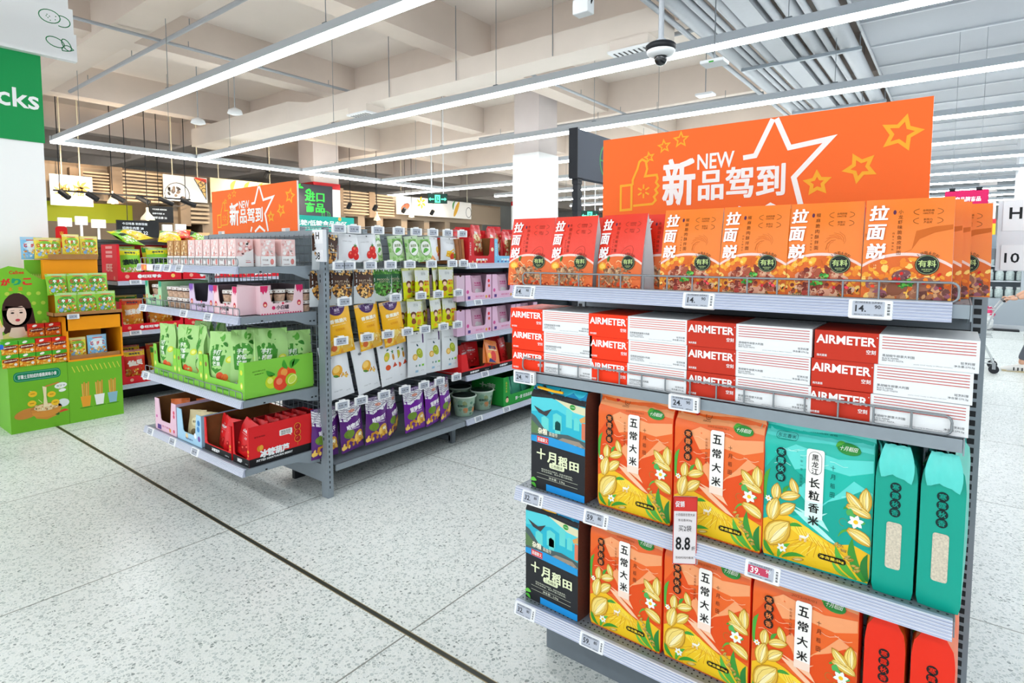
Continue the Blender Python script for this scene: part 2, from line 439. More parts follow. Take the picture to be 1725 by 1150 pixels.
def shelf(t, x0, x1, yf, yb, z, rail=True, guard=False, bracket=True, th=.03, holes=True, lip=STEEL, railspan=None):
    mb = MB(); mb.box(x0, x1, yf+.006, yb, z-.008, z, STEEL); mb.box(x0, x1, yf+.004, yf+.014, z-th, z, lip); mb.box(x0, x1, yb-.01, yb, z-th, z-.008, STEEL)
    if holes:
        k = int((x1-x0)/.017)
        for i in range(k):
            x = x0+.01+i*.017
            for y in (yf+.03, yf+.047): mb.disc(TOP(z), x, y, .0032, DARK, 1, n=6)
    sh = link('shelf', mb, t)
    if rail:
        mb = MB(); a, b = railspan or (x0, x1); rail_mb(mb, a, b, yf, z+.004); link('price_rail', mb, sh)
    if guard:
        mb = MB(); guard_mb(mb, x0+.02, x1-.02, yf+.012, z+.004); link('wire_guard', mb, sh)
    if bracket:
        for x in (x0-.004, x1+.001):
            mb = MB(); d = yb-yf
            pl = [(yf+.005, z), (yf+.005, z-.036), (yf+d*.45, z-.036), (yf+d*.68, z-.045), (yf+d*.85, z-.075), (yb, z-.085), (yb, z)]
            mb.prism(pl, lambda a, b, q: (q, a, b), x, x+.003, STEEL)
            for yy, zz in ((yf+.12, z-.032), (yb-.05, z-.06), (yb-.025, z-.06)): mb.box(x+.003, x+.0045, yy, yy+.012, zz, zz+.008, DARK)
            link('bracket', mb, sh)
    return sh
def upright(t, x0, x1, y0, y1, z1, slots='front', m=STEEL, big=False, foot=True):
    mb = MB(); mb.box(x0, x1, y0, y1, .0, z1, m)
    z = .06; st = .026 if big else .032
    while z < z1-.03:
        if big: mb.box(x0+.004, x0+(x1-x0)*.62, y0-.0006, y0, z, z+st*.62, DARK)
        else: mb.box(x1-.0, x1+.0006, y0+(y1-y0)*.3, y0+(y1-y0)*.45, z, z+st*.5, DARK)
        z += st
    if not big:
        for zz in (.36, .39, z1-.28, z1-.31): mb.box((x0+x1)/2-.004, (x0+x1)/2+.004, y0-.0007, y0, zz, zz+.018, DARK)
    u = link('upright', mb, t)
    return u

H10L = (1.392, 1.10, .69, .28)
t = thing('end_shelf', 'grey metal end shelf stacked with noodle pouches, pasta boxes and rice bags', 'shelf unit', (0, 0, 0))
X0, X1, YF, YB = -1.185, .025, 1.556, 2.03
upright(t, X1+.012, X1+.045, 2.035, 2.075, 1.63, big=True); upright(t, X0-.045, X0-.012, 2.035, 2.075, 1.63, big=True)
mb = MB(); mb.box(X0-.012, X1+.012, 2.04, 2.05, .1, 1.60, STEEL_D)
for i in range(14): mb.box(X0-.012, X1+.012, 2.0395, 2.04, .13+.105*i, .134+.105*i, DARK)
link('back_panel', mb, t)
mb = MB(); mb.box(X0-.012, X1+.012, 2.06, 2.1, 1.585, 1.63, STEEL); link('top_beam', mb, t)
mb = MB(); mb.box(X0, X1, 1.75, 2.03, .0, .1, STEEL_D); link('base_plinth', mb, t)
shelf(t, X0, X1, YF, YB, H10L[0], guard=True, railspan=(X0-.01, X1-.03)); shelf(t, X0, X1, YF, YB, H10L[1], rail=False, guard=True)
shelf(t, X0, X1, YF, YB, H10L[2]); shelf(t, X0, X1, YF, YB, H10L[3])

H08L = (1.43, 1.155, .69, .305)
t8 = thing('end_shelf', 'grey metal end shelf stacked with nougat packs, jars and snack trays', 'shelf unit', (0, 0, 0))
A0, A1 = -4.44, -3.075
upright(t8, A1+.01, A1+.075, 2.035, 2.075, 1.64); upright(t8, A0-.075, A0-.01, 2.035, 2.075, 1.64)
mb = MB()
for i in range(26): x = A0+(A1-A0)*i/25; mb.cyl((x, 2.03, .35), (x, 2.03, 1.62), .0025, STEEL_D, 5)
for i in range(24): z = .35+1.26*i/23; mb.cyl((A0, 2.027, z), (A1, 2.027, z), .0025, STEEL_D, 5)
link('wire_grid', mb, t8)
mb = MB(); mb.box(A0-.01, A1+.01, 2.04, 2.08, 1.60, 1.645, STEEL); link('top_beam', mb, t8)
mb = MB(); mb.box(A0-.01, A1+.01, 2.04, 2.07, .09, .2, STEEL); link('base_beam', mb, t8)
for i, z in enumerate(H08L):
    s_ = shelf(t8, A0, A1, YF, YB, z, guard=(i < 3), holes=False)

def gondola(name_label, x_face, y0, bays, levels, depth=.56, side=1, hooks_first=True, height=1.66, base=.2, m=STEEL, kick=True):
    """Aisle shelving that faces +X; local x runs along the aisle (world +Y)."""
    t = thing('aisle_shelf', name_label, 'shelf unit', (x_face, y0, 0), PI/2)
    L = sum(bays); x = 0
    mb = MB(); mb.box(0, L, depth, depth+.03, .08, height, STEEL_D)
    k = 0
    while k*.06+.3 < height:
        mb.box(0, L, depth-.001, depth, .3+k*.06, .304+k*.06, DARK); k += 1
    link('back_panel', mb, t)
    for i, bw in enumerate(bays):
        lv = levels if not (hooks_first and i == 0) else ()
        for z in lv: shelf(t, x+.01, x+bw-.01, 0.0, depth, z, holes=False, bracket=True)
        shelf(t, x+.005, x+bw-.005, 0, depth, base, rail=not (hooks_first and i == 0), bracket=False, holes=False, th=.04)
        x += bw
        mb = MB(); mb.box(x-.02, x+.02, depth-.05, depth, 0, height, m); link('upright', mb, t)
        mb = MB(); mb.box(x-.02, x+.02, .15, depth, .015, .06, STEEL_D); mb.box(x-.02, x+.02, .13, .17, 0, .15, STEEL_D); link('foot', mb, t)
    mb = MB(); mb.box(0, L, depth-.1, depth-.07, .0, .16, DARK); link('kick_panel', mb, t)
    return t
g8 = gondola('grey aisle shelf with hooks of dried fruit bags, running back from the H 08 end', -2.987, 2.085, (1.19, 1.2, 1.2, 1.2), (1.425, 1.135, .868, .55))
g10 = gondola('grey aisle shelf behind the rice and noodle end display', .05, 2.12, (1.2, 1.2, 1.2, 1.2, 1.2), (1.35, 1.05, .75, .45), hooks_first=False, depth=.5)

# ------------------------------------------------------------------ electronic price tags
EINK = M('#b9bfcc', .4); INKD = INK('#2b2d33')
def tag_proto(price, cents, label, red=False, scribble=False, sw=.088, sh=.044):
    t = thing('price_tag', label, 'price tag')
    mb = MB(); S = FRONT(0)
    mb.loft([[(u, y, v) for u, v in rrect_pts(-sw/2+i, i, sw/2-i, sh-i, .004, 2)] for i, y in ((0, .012), (0, .002), (.0015, 0))], WHITE, cap=True)
    link('casing', mb, t)
    mb = MB(); a = -sw*.4; b = sw*.32
    mb.rrect(S, a, sh*.12, b, sh*.9, .002, EINK, 2)
    if scribble:
        mb.text(S, price+'.'+cents, a+.008, sh*.5, INKD, h=sh*.26, L=4, ax=0, bold=.01); q = INK('#7c828e'); mb.rect(S, a+.004, sh*.76, b-.004, sh*.8, q, 3); mb.rect(S, a+.004, sh*.2, b-.02, sh*.26, q, 3); mb.rect(S, b-.02, sh*.4, b-.006, sh*.6, q, 3)
    else:
        if red: mb.rect(S, a, sh*.3, b-.012, sh*.74, INK('#c8415f'), 3)
        c = WHITE if red else INKD
        mb.text(S, price+'.', a+.006, sh*.51, c, h=sh*.36, L=4, ax=0, bold=.015); mb.text(S, cents, b-.01, sh*.61, c, h=sh*.2, L=4, ax=.8, bold=.01)
        mb.text(S, '进口特选食品 品质保证', (a+b)/2, sh*.83, INKD, w=(b-a)*.86, L=4); mb.text(S, '规格 单位 件 产地 中国', a+.004, sh*.19, INKD, w=(b-a)*.5, L=4, ax=0)
        mb.text(S, '6901234', b-.004, sh*.19, INKD, w=(b-a)*.25, L=4, ax=1)
        for i in range(7): mb.rect(S, sw*.38, sh*(.22+.085*i), sw*.44, sh*(.22+.085*i+(.03 if i % 2 else .055)), INKD, 3)
    link('screen', mb, t)
    return t
_tg = {}
def price(p, c, loc, label, rot=(0, 0, 0), red=False, scribble=False, scale=None, group='shelf price tags'):
    k = (p, c, red, scribble)
    if k not in _tg: _tg[k] = Kind(tag_proto(p, c, label, red, scribble))
    return _tg[k].put(loc, rot, label, group, scale)
TL = (math.radians(-14), 0, 0)
for p, c, x, z, lab, red, tl in (
    ('14', '90', -1.145, 1.353, 'white price tag reading 14.90 below the red noodle pouches', 0, TL),
    ('14', '90', -.555, 1.353, 'white price tag reading 14.90 below the orange noodle pouches with minced meat', 0, TL),
    ('14', '90', -.155, 1.353, 'white price tag reading 14.90 below the orange noodle pouch with crayfish', 0, TL),
    ('24', '90', -1.145, 1.062, 'white price tag reading 24.90 under the bright red pasta boxes', 0, (0, 0, 0)),
    ('24', '90', -.59, 1.062, 'white price tag reading 24.90 between the bright and the dark red pasta boxes', 0, (0, 0, 0)),
    ('32', '80', -1.11, .65, 'white price tag reading 32.80 below the upper black rice box', 0, TL),
    ('59', '80', -.865, .65, 'white price tag reading 59.80 below the upper orange rice bags', 0, TL),
    ('39', '90', -.37, .65, 'price tag with red screen reading 39.90 below the teal rice bag', 1, TL),
    ('32', '80', -1.14, .24, 'white price tag reading 32.80 below the lower black rice box', 0, TL),
    ('59', '80', -.875, .24, 'white price tag reading 59.80 below the lower orange rice bags', 0, TL)):
    price(p, c, (x, 1.541 if z != 1.062 else 1.545, z), lab, tl, red=bool(red))

# ------------------------------------------------------------------ packaging shapes
def sm(t): t = max(0, min(1, t)); return t*t*(3-2*t)
def face_grid(mb, S, W, H, m, nu=8, nv=12, u0=None, u1=None, v0=0):
    u0 = -W/2 if u0 is None else u0; u1 = W/2 if u1 is None else u1
    vs = [S(u0+(u1-u0)*i/nu, v0+(H-v0)*j/nv, 0) for j in range(nv+1) for i in range(nu+1)]
    fs = [(j*(nu+1)+i, j*(nu+1)+i+1, (j+1)*(nu+1)+i+1, (j+1)*(nu+1)+i) for j in range(nv) for i in range(nu)]
    mb.add(vs, fs, m, True)
def pouch_S(W, H, D, bulge=.008, taper=.0, wr=0., seed=0):
    ph = seed*1.7
    def S(u, v, h):
        t = v/H; c = math.cos(PI*max(-.5, min(.5, u/W)))
        y = -(D/2)*(1-max(0, t)**1.6)-bulge*math.sin(PI*min(1, max(0, t)*1.04))*c-h
        if wr: y += wr*math.sin(u*70+ph+v*25)*sm((t-.45)/.4)+wr*.7*math.sin(v*55+u*18+ph)*c
        return (u*(1-taper*t), y, v)
    S.ref = .028; S.clip = (-W/2+.0005, W/2-.0005, .002, H-.001)
    return S
def pouch(name, label, cat, W, H, D, mat, art=None, side=None, bulge=.008, wr=0., seed=0, group=None, back=None, nu=8, nv=12, taper=.02, seal=.0):
    t = thing(name, label, cat, group=group)
    S = pouch_S(W, H, D, bulge, taper, wr, seed); B = lambda u, v, h: (S(-u, v, h)[0], -S(-u, v, h)[1], v)
    mb = MB(); face_grid(mb, S, W, H, mat, nu, nv); face_grid(mb, B, W, H, back or mat, nu, nv)
    # bottom gusset
    n = nu; mb.add([S(-W/2+W*i/n, 0, 0) for i in range(n+1)]+[(lambda p: (p[0], -p[1], p[2]))(S(-W/2+W*i/n, 0, 0)) for i in range(n+1)], [(i, i+n+1, i+n+2, i+1) for i in range(n)], mat)
    if seal: mb.rect(S, -W/2+.001, H-seal, W/2-.001, H-seal+.0012, M('#ffffff', .4, alpha=1), 1)
    if art: art(mb, S, W, H)
    link('bag_front', mb, t)
    for sgn in (-1, 1):
        mb = MB(); e = sgn*W/2; rg = []
        for j in range(nv+1):
            v = H*j/nv; p = S(e, v, 0); d = -p[1]
            rg.append([p, (p[0]-sgn*min(.03, d*.55), 0, v), (p[0], d, v)])
        mb.loft(rg, side or mat, closed=False, smooth=False); link('side_gusset', mb, t)
    return t

# ---- small art helpers
def food(mb, S, u0, v0, u1, v1, pal, n, r, rnd, L=2, asp=(.5, 1.), inside=None, spread=4):
    pal = [INK(c) for c in pal]
    for i in range(n):
        u, v = rnd.uniform(u0, u1), rnd.uniform(v0, v1)
        if inside and not inside(u, v): continue
        mb.poly(S, blob(u, v, r*rnd.uniform(.55, 1.25), rnd, 6, .3, rnd.uniform(*asp)), rnd.choice(pal), L+(i % spread)*.5, ref=.05)
def paren(mb, S, u, v, w_, h_, m, L=2):
    for s_ in (-1, 1): mb.stroke(S, [(u+s_*w_/2*math.cos(a)*1.0, v+h_/2*math.sin(a)) for a in [-.9+1.8*i/8 for i in range(9)]], .0009, m, L)
def tiny(mb, S, u, v, w_, m, n=1, h_=.003, L=2, ax=.5):
    T = ('匠心好味道精选食材', '产品标准号净含量', '自然好原料放心吃')
    for i in range(n): mb.text(S, T[i % 3], u, v-i*h_*1.5, m, w=w_*(1 if i % 2 == 0 else .8), h=h_, L=L, ax=ax)

# ------------------------------------------------------------------ noodle pouches (top shelf of the near end display)
def ramen_art(kind):
    def art(mb, S, W, H):
        rnd = random.Random(11 if kind == 'red' else 12 if kind == 'meat' else 13); wt = INK('#ffffff')
        dk = INK('#7d2413' if kind == 'red' else '#6a3a12'); base = '#e2381f' if kind == 'red' else '#f07c1c'
        # faint line drawing
        sk = INK('#c22c18' if kind == 'red' else '#d0661a')
        if kind == 'cray':
            mb.poly(S, [(W*.06, H*.5), (W*.14, H*.6), (W*.3, H*.66), (W*.49, H*.69), (W*.49, H*.735), (W*.3, H*.72), (W*.1, H*.68)], sk, 1)
            mb.poly(S, [(-W*.49, H*.63), (-W*.3, H*.61), (-W*.3, H*.635), (-W*.49, H*.665)], sk, 1); mb.stroke(S, [(W*.06, H*.5), (-.01, H*.455)], .0012, sk, 1)
        elif kind == 'meat':
            for i in range(9):
                a = rnd.uniform(0, PI); mb.stroke(S, [(W*.2+math.cos(a+q*.5)*.012*(1+q*.5), H*.56+math.sin(a+q*.5)*.012*(1+q*.5)) for q in range(4)], .001, sk, 1)
        else:
            mb.stroke(S, ell(W*.17, H*.47, W*.17, H*.075, .9, 14), .001, INK('#b02a18'), 1, True); mb.stroke(S, ell(W*.17, H*.47, W*.1, H*.04, .9, 12), .0008, INK('#b02a18'), 1, True)
        # bowl with food
        bt = H*.47
        rim = [(u, bt-(.115*H)*(abs(u+.0)/(W/2))**2.2) for u in [(-.5+i/14)*W for i in range(15)]]
        mb.poly(S, [(-W/2, .002), (W/2, .002)]+rim[::-1], INK('#f5d3ca'), 2)
        rim2 = [(u, v-.007) for u, v in rim]
        mb.poly(S, [(-W/2, .002), (W/2, .002)]+rim2[::-1], INK('#e06a2a' if kind != 'red' else '#e8703a'), 3)
        def ins(u, v): return v < bt-.012-(.115*H)*(abs(u)/(W/2))**2.2 and abs(u) < W*.485
        if kind == 'red':
            for i in range(34):
                a = rnd.uniform(-W*.48, W*.48); v = rnd.uniform(.02, H*.36); pts = [(a+q*.006*math.cos(i), v+.004*math.sin(q*1.3+i)+q*.0015) for q in range(5)]
                if all(ins(*p) for p in pts): mb.stroke(S, pts, .0022, INK(rnd.choice(['#ffb070', '#ff8a4a', '#f56a32', '#ffd0a0'])), 4+(i % 4)*.4)
            food(mb, S, -W*.35, .008, W*.3, H*.3, ['#a97a55', '#8c5f42', '#c49a72', '#d8b48c', '#7a4c38', '#b08a6a'], 110, .0095, rnd, 5.5, (.3, .7), lambda u, v: ins(u, v) and (u/(W*.38))**2+((v-.02)/(H*.25))**2 < 1)
            food(mb, S, -W*.48, .004, W*.48, H*.07, ['#e24a20', '#ff7a3a', '#b5361a', '#ffab6a'], 40, .008, rnd, 6, (.3, .8))
            mb.poly(S, ell(-W*.36, H*.3, .017, .013), INK('#f3a630'), 5); mb.poly(S, ell(-W*.36, H*.3, .012, .008), INK('#ffd35e'), 5.5)
            mb.poly(S, leafp(-W*.22, H*.36, .02, .008, 1.2), INK('#2f7a34'), 9)
        else:
            food(mb, S, -W*.48, H*.02, W*.48, H*.45, ['#f2a032', '#ffb93e', '#ee8526', '#ffd070', '#d9641c'], 130, .0095, rnd, 4, (.5, .9), ins)
            if kind == 'meat':
                food(mb, S, -W*.42, .004, W*.42, H*.32, ['#a9533a', '#c9765a', '#8a3c2c', '#d99a80', '#b4443a', '#7c2f24', '#e0b090'], 200, .0085, rnd, 6, (.7, 1.), lambda u, v: ins(u, v) and (u/(W*.42))**2+(v/(H*.33))**2 < 1)
                food(mb, S, -W*.48, .003, W*.48, H*.1, ['#4a3a1c', '#6b5a26', '#8a6d2c', '#2f2814'], 46, .006, rnd, 6, (.3, .6), lambda u, v: abs(u) > W*.2)
                food(mb, S, -W*.14, H*.13, W*.1, H*.25, ['#3f9a3a', '#5cc04c', '#2c7a2e', '#78d060'], 46, .0038, rnd, 9, (.8, 1.), lambda u, v: abs(u+.002-(v-H*.19)*.6) < .012)
                food(mb, S, W*.12, H*.1, W*.33, H*.2, ['#d8233a', '#ff4a5a'], 6, .0045, rnd, 9, (.9, 1.))
            else:
                food(mb, S, -W*.4, .003, W*.48, H*.2, ['#8d5540', '#a86e54', '#6e3f38', '#c28a68', '#9a5a6a', '#d8a070'], 90, .0115, rnd, 6, (.5, .9), ins)
                mb.poly(S, ell(-W*.04, H*.25, .019, .012, .35), INK('#7b4a4e'), 9); food(mb, S, -W*.12, H*.225, W*.06, H*.28, ['#a07068', '#5d3440', '#c09a88'], 18, .0025, rnd, 9.5, (.6, 1.))
                mb.poly(S, blob(W*.2, H*.17, .024, rnd, 9, .2, .7, .3), INK('#9c6450'), 8.5); mb.poly(S, blob(-W*.1, H*.12, .022, rnd, 9, .2, .8, .3), INK('#8a5038'), 8.5)
                food(mb, S, -W*.06, H*.13, W*.08, H*.22, ['#3f9a3a', '#6cc84c', '#2c7a2e'], 20, .0055, rnd, 10, (.4, .8))
                food(mb, S, -W*.4, H*.1, W*.4, H*.3, ['#d8231a', '#ff4a2a', '#ff8a2a'], 16, .005, rnd, 10, (.6, 1.), ins)
        # name, side text, seal
        for i, ch in enumerate('拉面説'): mb.text(S, ch, -W*.345+(.002 if i == 0 else -.001 if i == 1 else 0), H*(.865-.19*i), wt, h=H*.155, w=W*.225, L=11, bold=.03, shear=.1)
        for i in range(2): mb.text(S, ('1.0', '0.2')[i], -W*.345, H*(.38-.025*i)-.008, INK('#ffd9b0'), h=.0035, L=11)
        mb.disc(S, -W*.155, H*.868, .0032, INK('#5a2a4a'), 2, rv=.0055, n=10)
        mb.vtext(S, {'red': '冬阴功风味拌面', 'meat': '椒麻脆肉酥拌面', 'cray': '小龙虾味脆鱼皮拌面'}[kind], -W*.085, H*.87, dk, .0098 if kind != 'cray' else .0092, .0136 if kind != 'cray' else .0118, 2)
        mb.vtext(S, '内含十种佐料', -W*.155, H*.66, dk, .0042, .0075, 2)
        for i in range(2):
            paren(mb, S, W*.22, H*(.865-.088*i), W*.32, .017, dk); mb.text(S, ('全网热销', '新势力')[i], W*.22, H*(.877-.088*i), dk, h=.0052, L=2); mb.text(S, ('1000万包', '产品奖')[i], W*.22, H*(.85-.088*i), dk, h=.005, L=2)
        u, v = W*.235, H*.355
        for i, ch in enumerate('1袋面6包料'):
            a = 2.25-.285*i; mb.text(S, ch, u+.027*math.cos(a), v+.027*math.sin(a), INK('#3a1c10'), h=.0065, L=11, rot=a-PI/2)
        mb.disc(S, u, v, .0225, INK('#16241f'), 11, n=24); mb.stroke(S, ell(u, v, .0205, .0205, 0, 24), .0007, INK('#b7c48a'), 12, True)
        mb.text(S, '有料', u, v+.0025, INK('#c3d68c'), w=.033, h=.0155, L=12, bold=.015); mb.text(S, '加料更有料', u, v-.0105, INK('#c3d68c'), w=.02, L=12); mb.text(S, '真材实料', u, v-.0145, INK('#c3d68c'), w=.012, L=12)
        mb.text(S, '(图片仅供参考)', -W*.34, .006, INK('#f3d8b0'), h=.005, L=12)
    return art
SIDEF = M('#d9d6d8', .3, spec=.5)
NP = 'noodle pouches along the top shelf'
RED_F, OR_F = FOIL('#ea341a'), FOIL('#f57c12')
k_red = Kind(pouch('noodle_pouch', 'x', 'noodle pouch', .168, .23, .075, RED_F, ramen_art('red'), SIDEF), NP)
k_meat = Kind(pouch('noodle_pouch', 'x', 'noodle pouch', .17, .235, .075, OR_F, ramen_art('meat'), SIDEF), NP)
k_cray = Kind(pouch('noodle_pouch', 'x', 'noodle pouch', .172, .235, .07, OR_F, ramen_art('cray'), SIDEF), NP)
Z1 = H10L[0]+.001
for i, (k, x, y, rz, lab) in enumerate((
    (k_red, -1.158, 1.625, .10, 'red noodle pouch at the outer end of the top shelf'),
    (k_red, -.99, 1.628, -.03, 'red noodle pouch between two other red noodle pouches'),
    (k_red, -.82, 1.637, -.16, 'red noodle pouch showing its pale side, next to the orange pouches'),
    (k_meat, -.602, 1.63, .02, 'orange noodle pouch with minced meat, next to the red pouches'),
    (k_meat, -.43, 1.625, .0, 'orange noodle pouch with minced meat, in the middle of the three alike'),
    (k_meat, -.266, 1.63, .01, 'orange noodle pouch with minced meat, next to the crayfish pouch'),
    (k_cray, -.094, 1.622, 0, 'orange noodle pouch with crayfish and a brown fish drawing, in front of its row'))):
    k.put((x, y, Z1), (0, 0, rz), lab)
for i, (x, y) in enumerate(((-.078, 1.712), (-.062, 1.80), (-.02, 1.89))):
    k_cray.put((x, y, Z1), (0, 0, .02), 'orange crayfish noodle pouch, %s one behind the front crayfish pouch' % ORD[i])
for i, (k, x, y) in enumerate(((k_red, -1.12, 1.72), (k_red, -.95, 1.73), (k_red, -.715, 1.70), (k_meat, -.60, 1.72), (k_meat, -.43, 1.72), (k_red, -.245, 1.78))):
    k.put((x, y, Z1), (0, 0, .03), 'noodle pouch in the second row, mostly hidden behind ' + ('the outermost red pouch', 'the middle red pouch', 'the red pouch with the pale side', 'the first orange pouch', 'the middle orange pouch', 'the gap beside the crayfish pouch, red')[i])

# ------------------------------------------------------------------ pasta boxes (second shelf)
def pasta_box(bright, label):
    W, H, D = .318, .0705, .19; red = INK('#f8370d' if bright else '#c5301a'); t = thing('pasta_box', label, 'pasta box')
    mb = MB(); x = -W/2+W*.425; S = FRONT(0)
    mb.box(x, W/2, 0, D, 0, H, INK('#eceef0'))
    ln = INK('#e0614a' if bright else '#c5443c')
    for i in range(5): mb.rect(S, x+.006, H*(.9-.092*i), W/2-.006, H*(.9-.092*i)+.0018, ln)
    g = INK('#55565a')
    mb.text(S, '经典番茄肉酱意大利面' if bright else '黑胡椒牛柳意大利面', x+.007, H*.31, g, w=.062, h=.0062, L=2, ax=0)
    mb.text(S, 'CLASSIC TOMATO' if bright else 'BLACK PEPPER', x+.007, H*.22, g, h=.0035, L=2, ax=0); mb.text(S, 'MEAT SAUCE PASTA' if bright else 'BEEF FILLET PASTA', x+.007, H*.15, g, h=.0035, L=2, ax=0)
    mb.text(S, '轻烹料理', W/2-.007, H*.27, g, h=.0058, L=2, ax=1); mb.text(S, '净含量:270.2g', W/2-.007, H*.16, g, w=.036, h=.0058, L=2, ax=1)
    mb.text(S, 'pasta meal ready in fifteen minutes', W/2-.045, H*.1, INK('#9a9ca0'), w=.07, h=.003, L=2, ax=1)
    mb.rect(S, x-.0005, 0, x+.0012, H, INK('#d8dadc'), 1)
    link('white_sleeve', mb, t)
    mb = MB(); mb.box(-W/2, x, 0, D, 0, H, red); wt = INK('#ffffff')
    mb.text(S, 'AIRMETER', (x-W/2)/2-.001, H*.70, wt, w=W*.395, h=H*.30, L=2, bold=.028)
    mb.text(S, '空刻', x-.006, H*.36, wt, w=.019, h=.0105, L=2, ax=1, bold=.01); mb.text(S, '烛光意面', -W/2+.006, H*.13, wt, w=.022, h=.006, L=2, ax=0, bold=.01)
    mb.disc(S, x-.004, H*.86, .0012, wt, 2, n=8)
    link('red_panel', mb, t)
    return t
GP = 'pasta boxes stacked on the second shelf'
pb = {1: Kind(pasta_box(True, 'x'), GP), 0: Kind(pasta_box(False, 'x'), GP)}
Z2 = H10L[1]+.001
for s_, (x0, br, offs) in enumerate(((-1.225, 1, (.012, .006, 0)), (-.913, 1, (.0, .002, .0)), (-.596, 0, (.004, .0, .0)), (-.272, 0, (-.012, -.008, .0)))):
    for r_ in range(3):
        pb[br].put((x0+.159+(offs[r_]*.5 if s_ < 3 else offs[r_]), 1.578+(.004 if r_ == 1 else 0), Z2+.0715*r_), (0, 0, .004*(r_-1)),
                   '%s pasta box, %s in the %s stack from the outer end' % ('bright red and white' if br else 'dark red and white', ('lowest', 'middle', 'topmost')[r_], ORD[s_]))
for s_ in range(4):
    for r_ in (0, 2): pb[1 if s_ < 2 else 0].put((-1.06+.318*s_, 1.775, Z2+.0715*r_), (0, 0, 0), '%s pasta box behind the %s stack from the outer end' % ('topmost' if r_ else 'lowest', ORD[s_])) if r_ == 0 and s_ > 9 else None

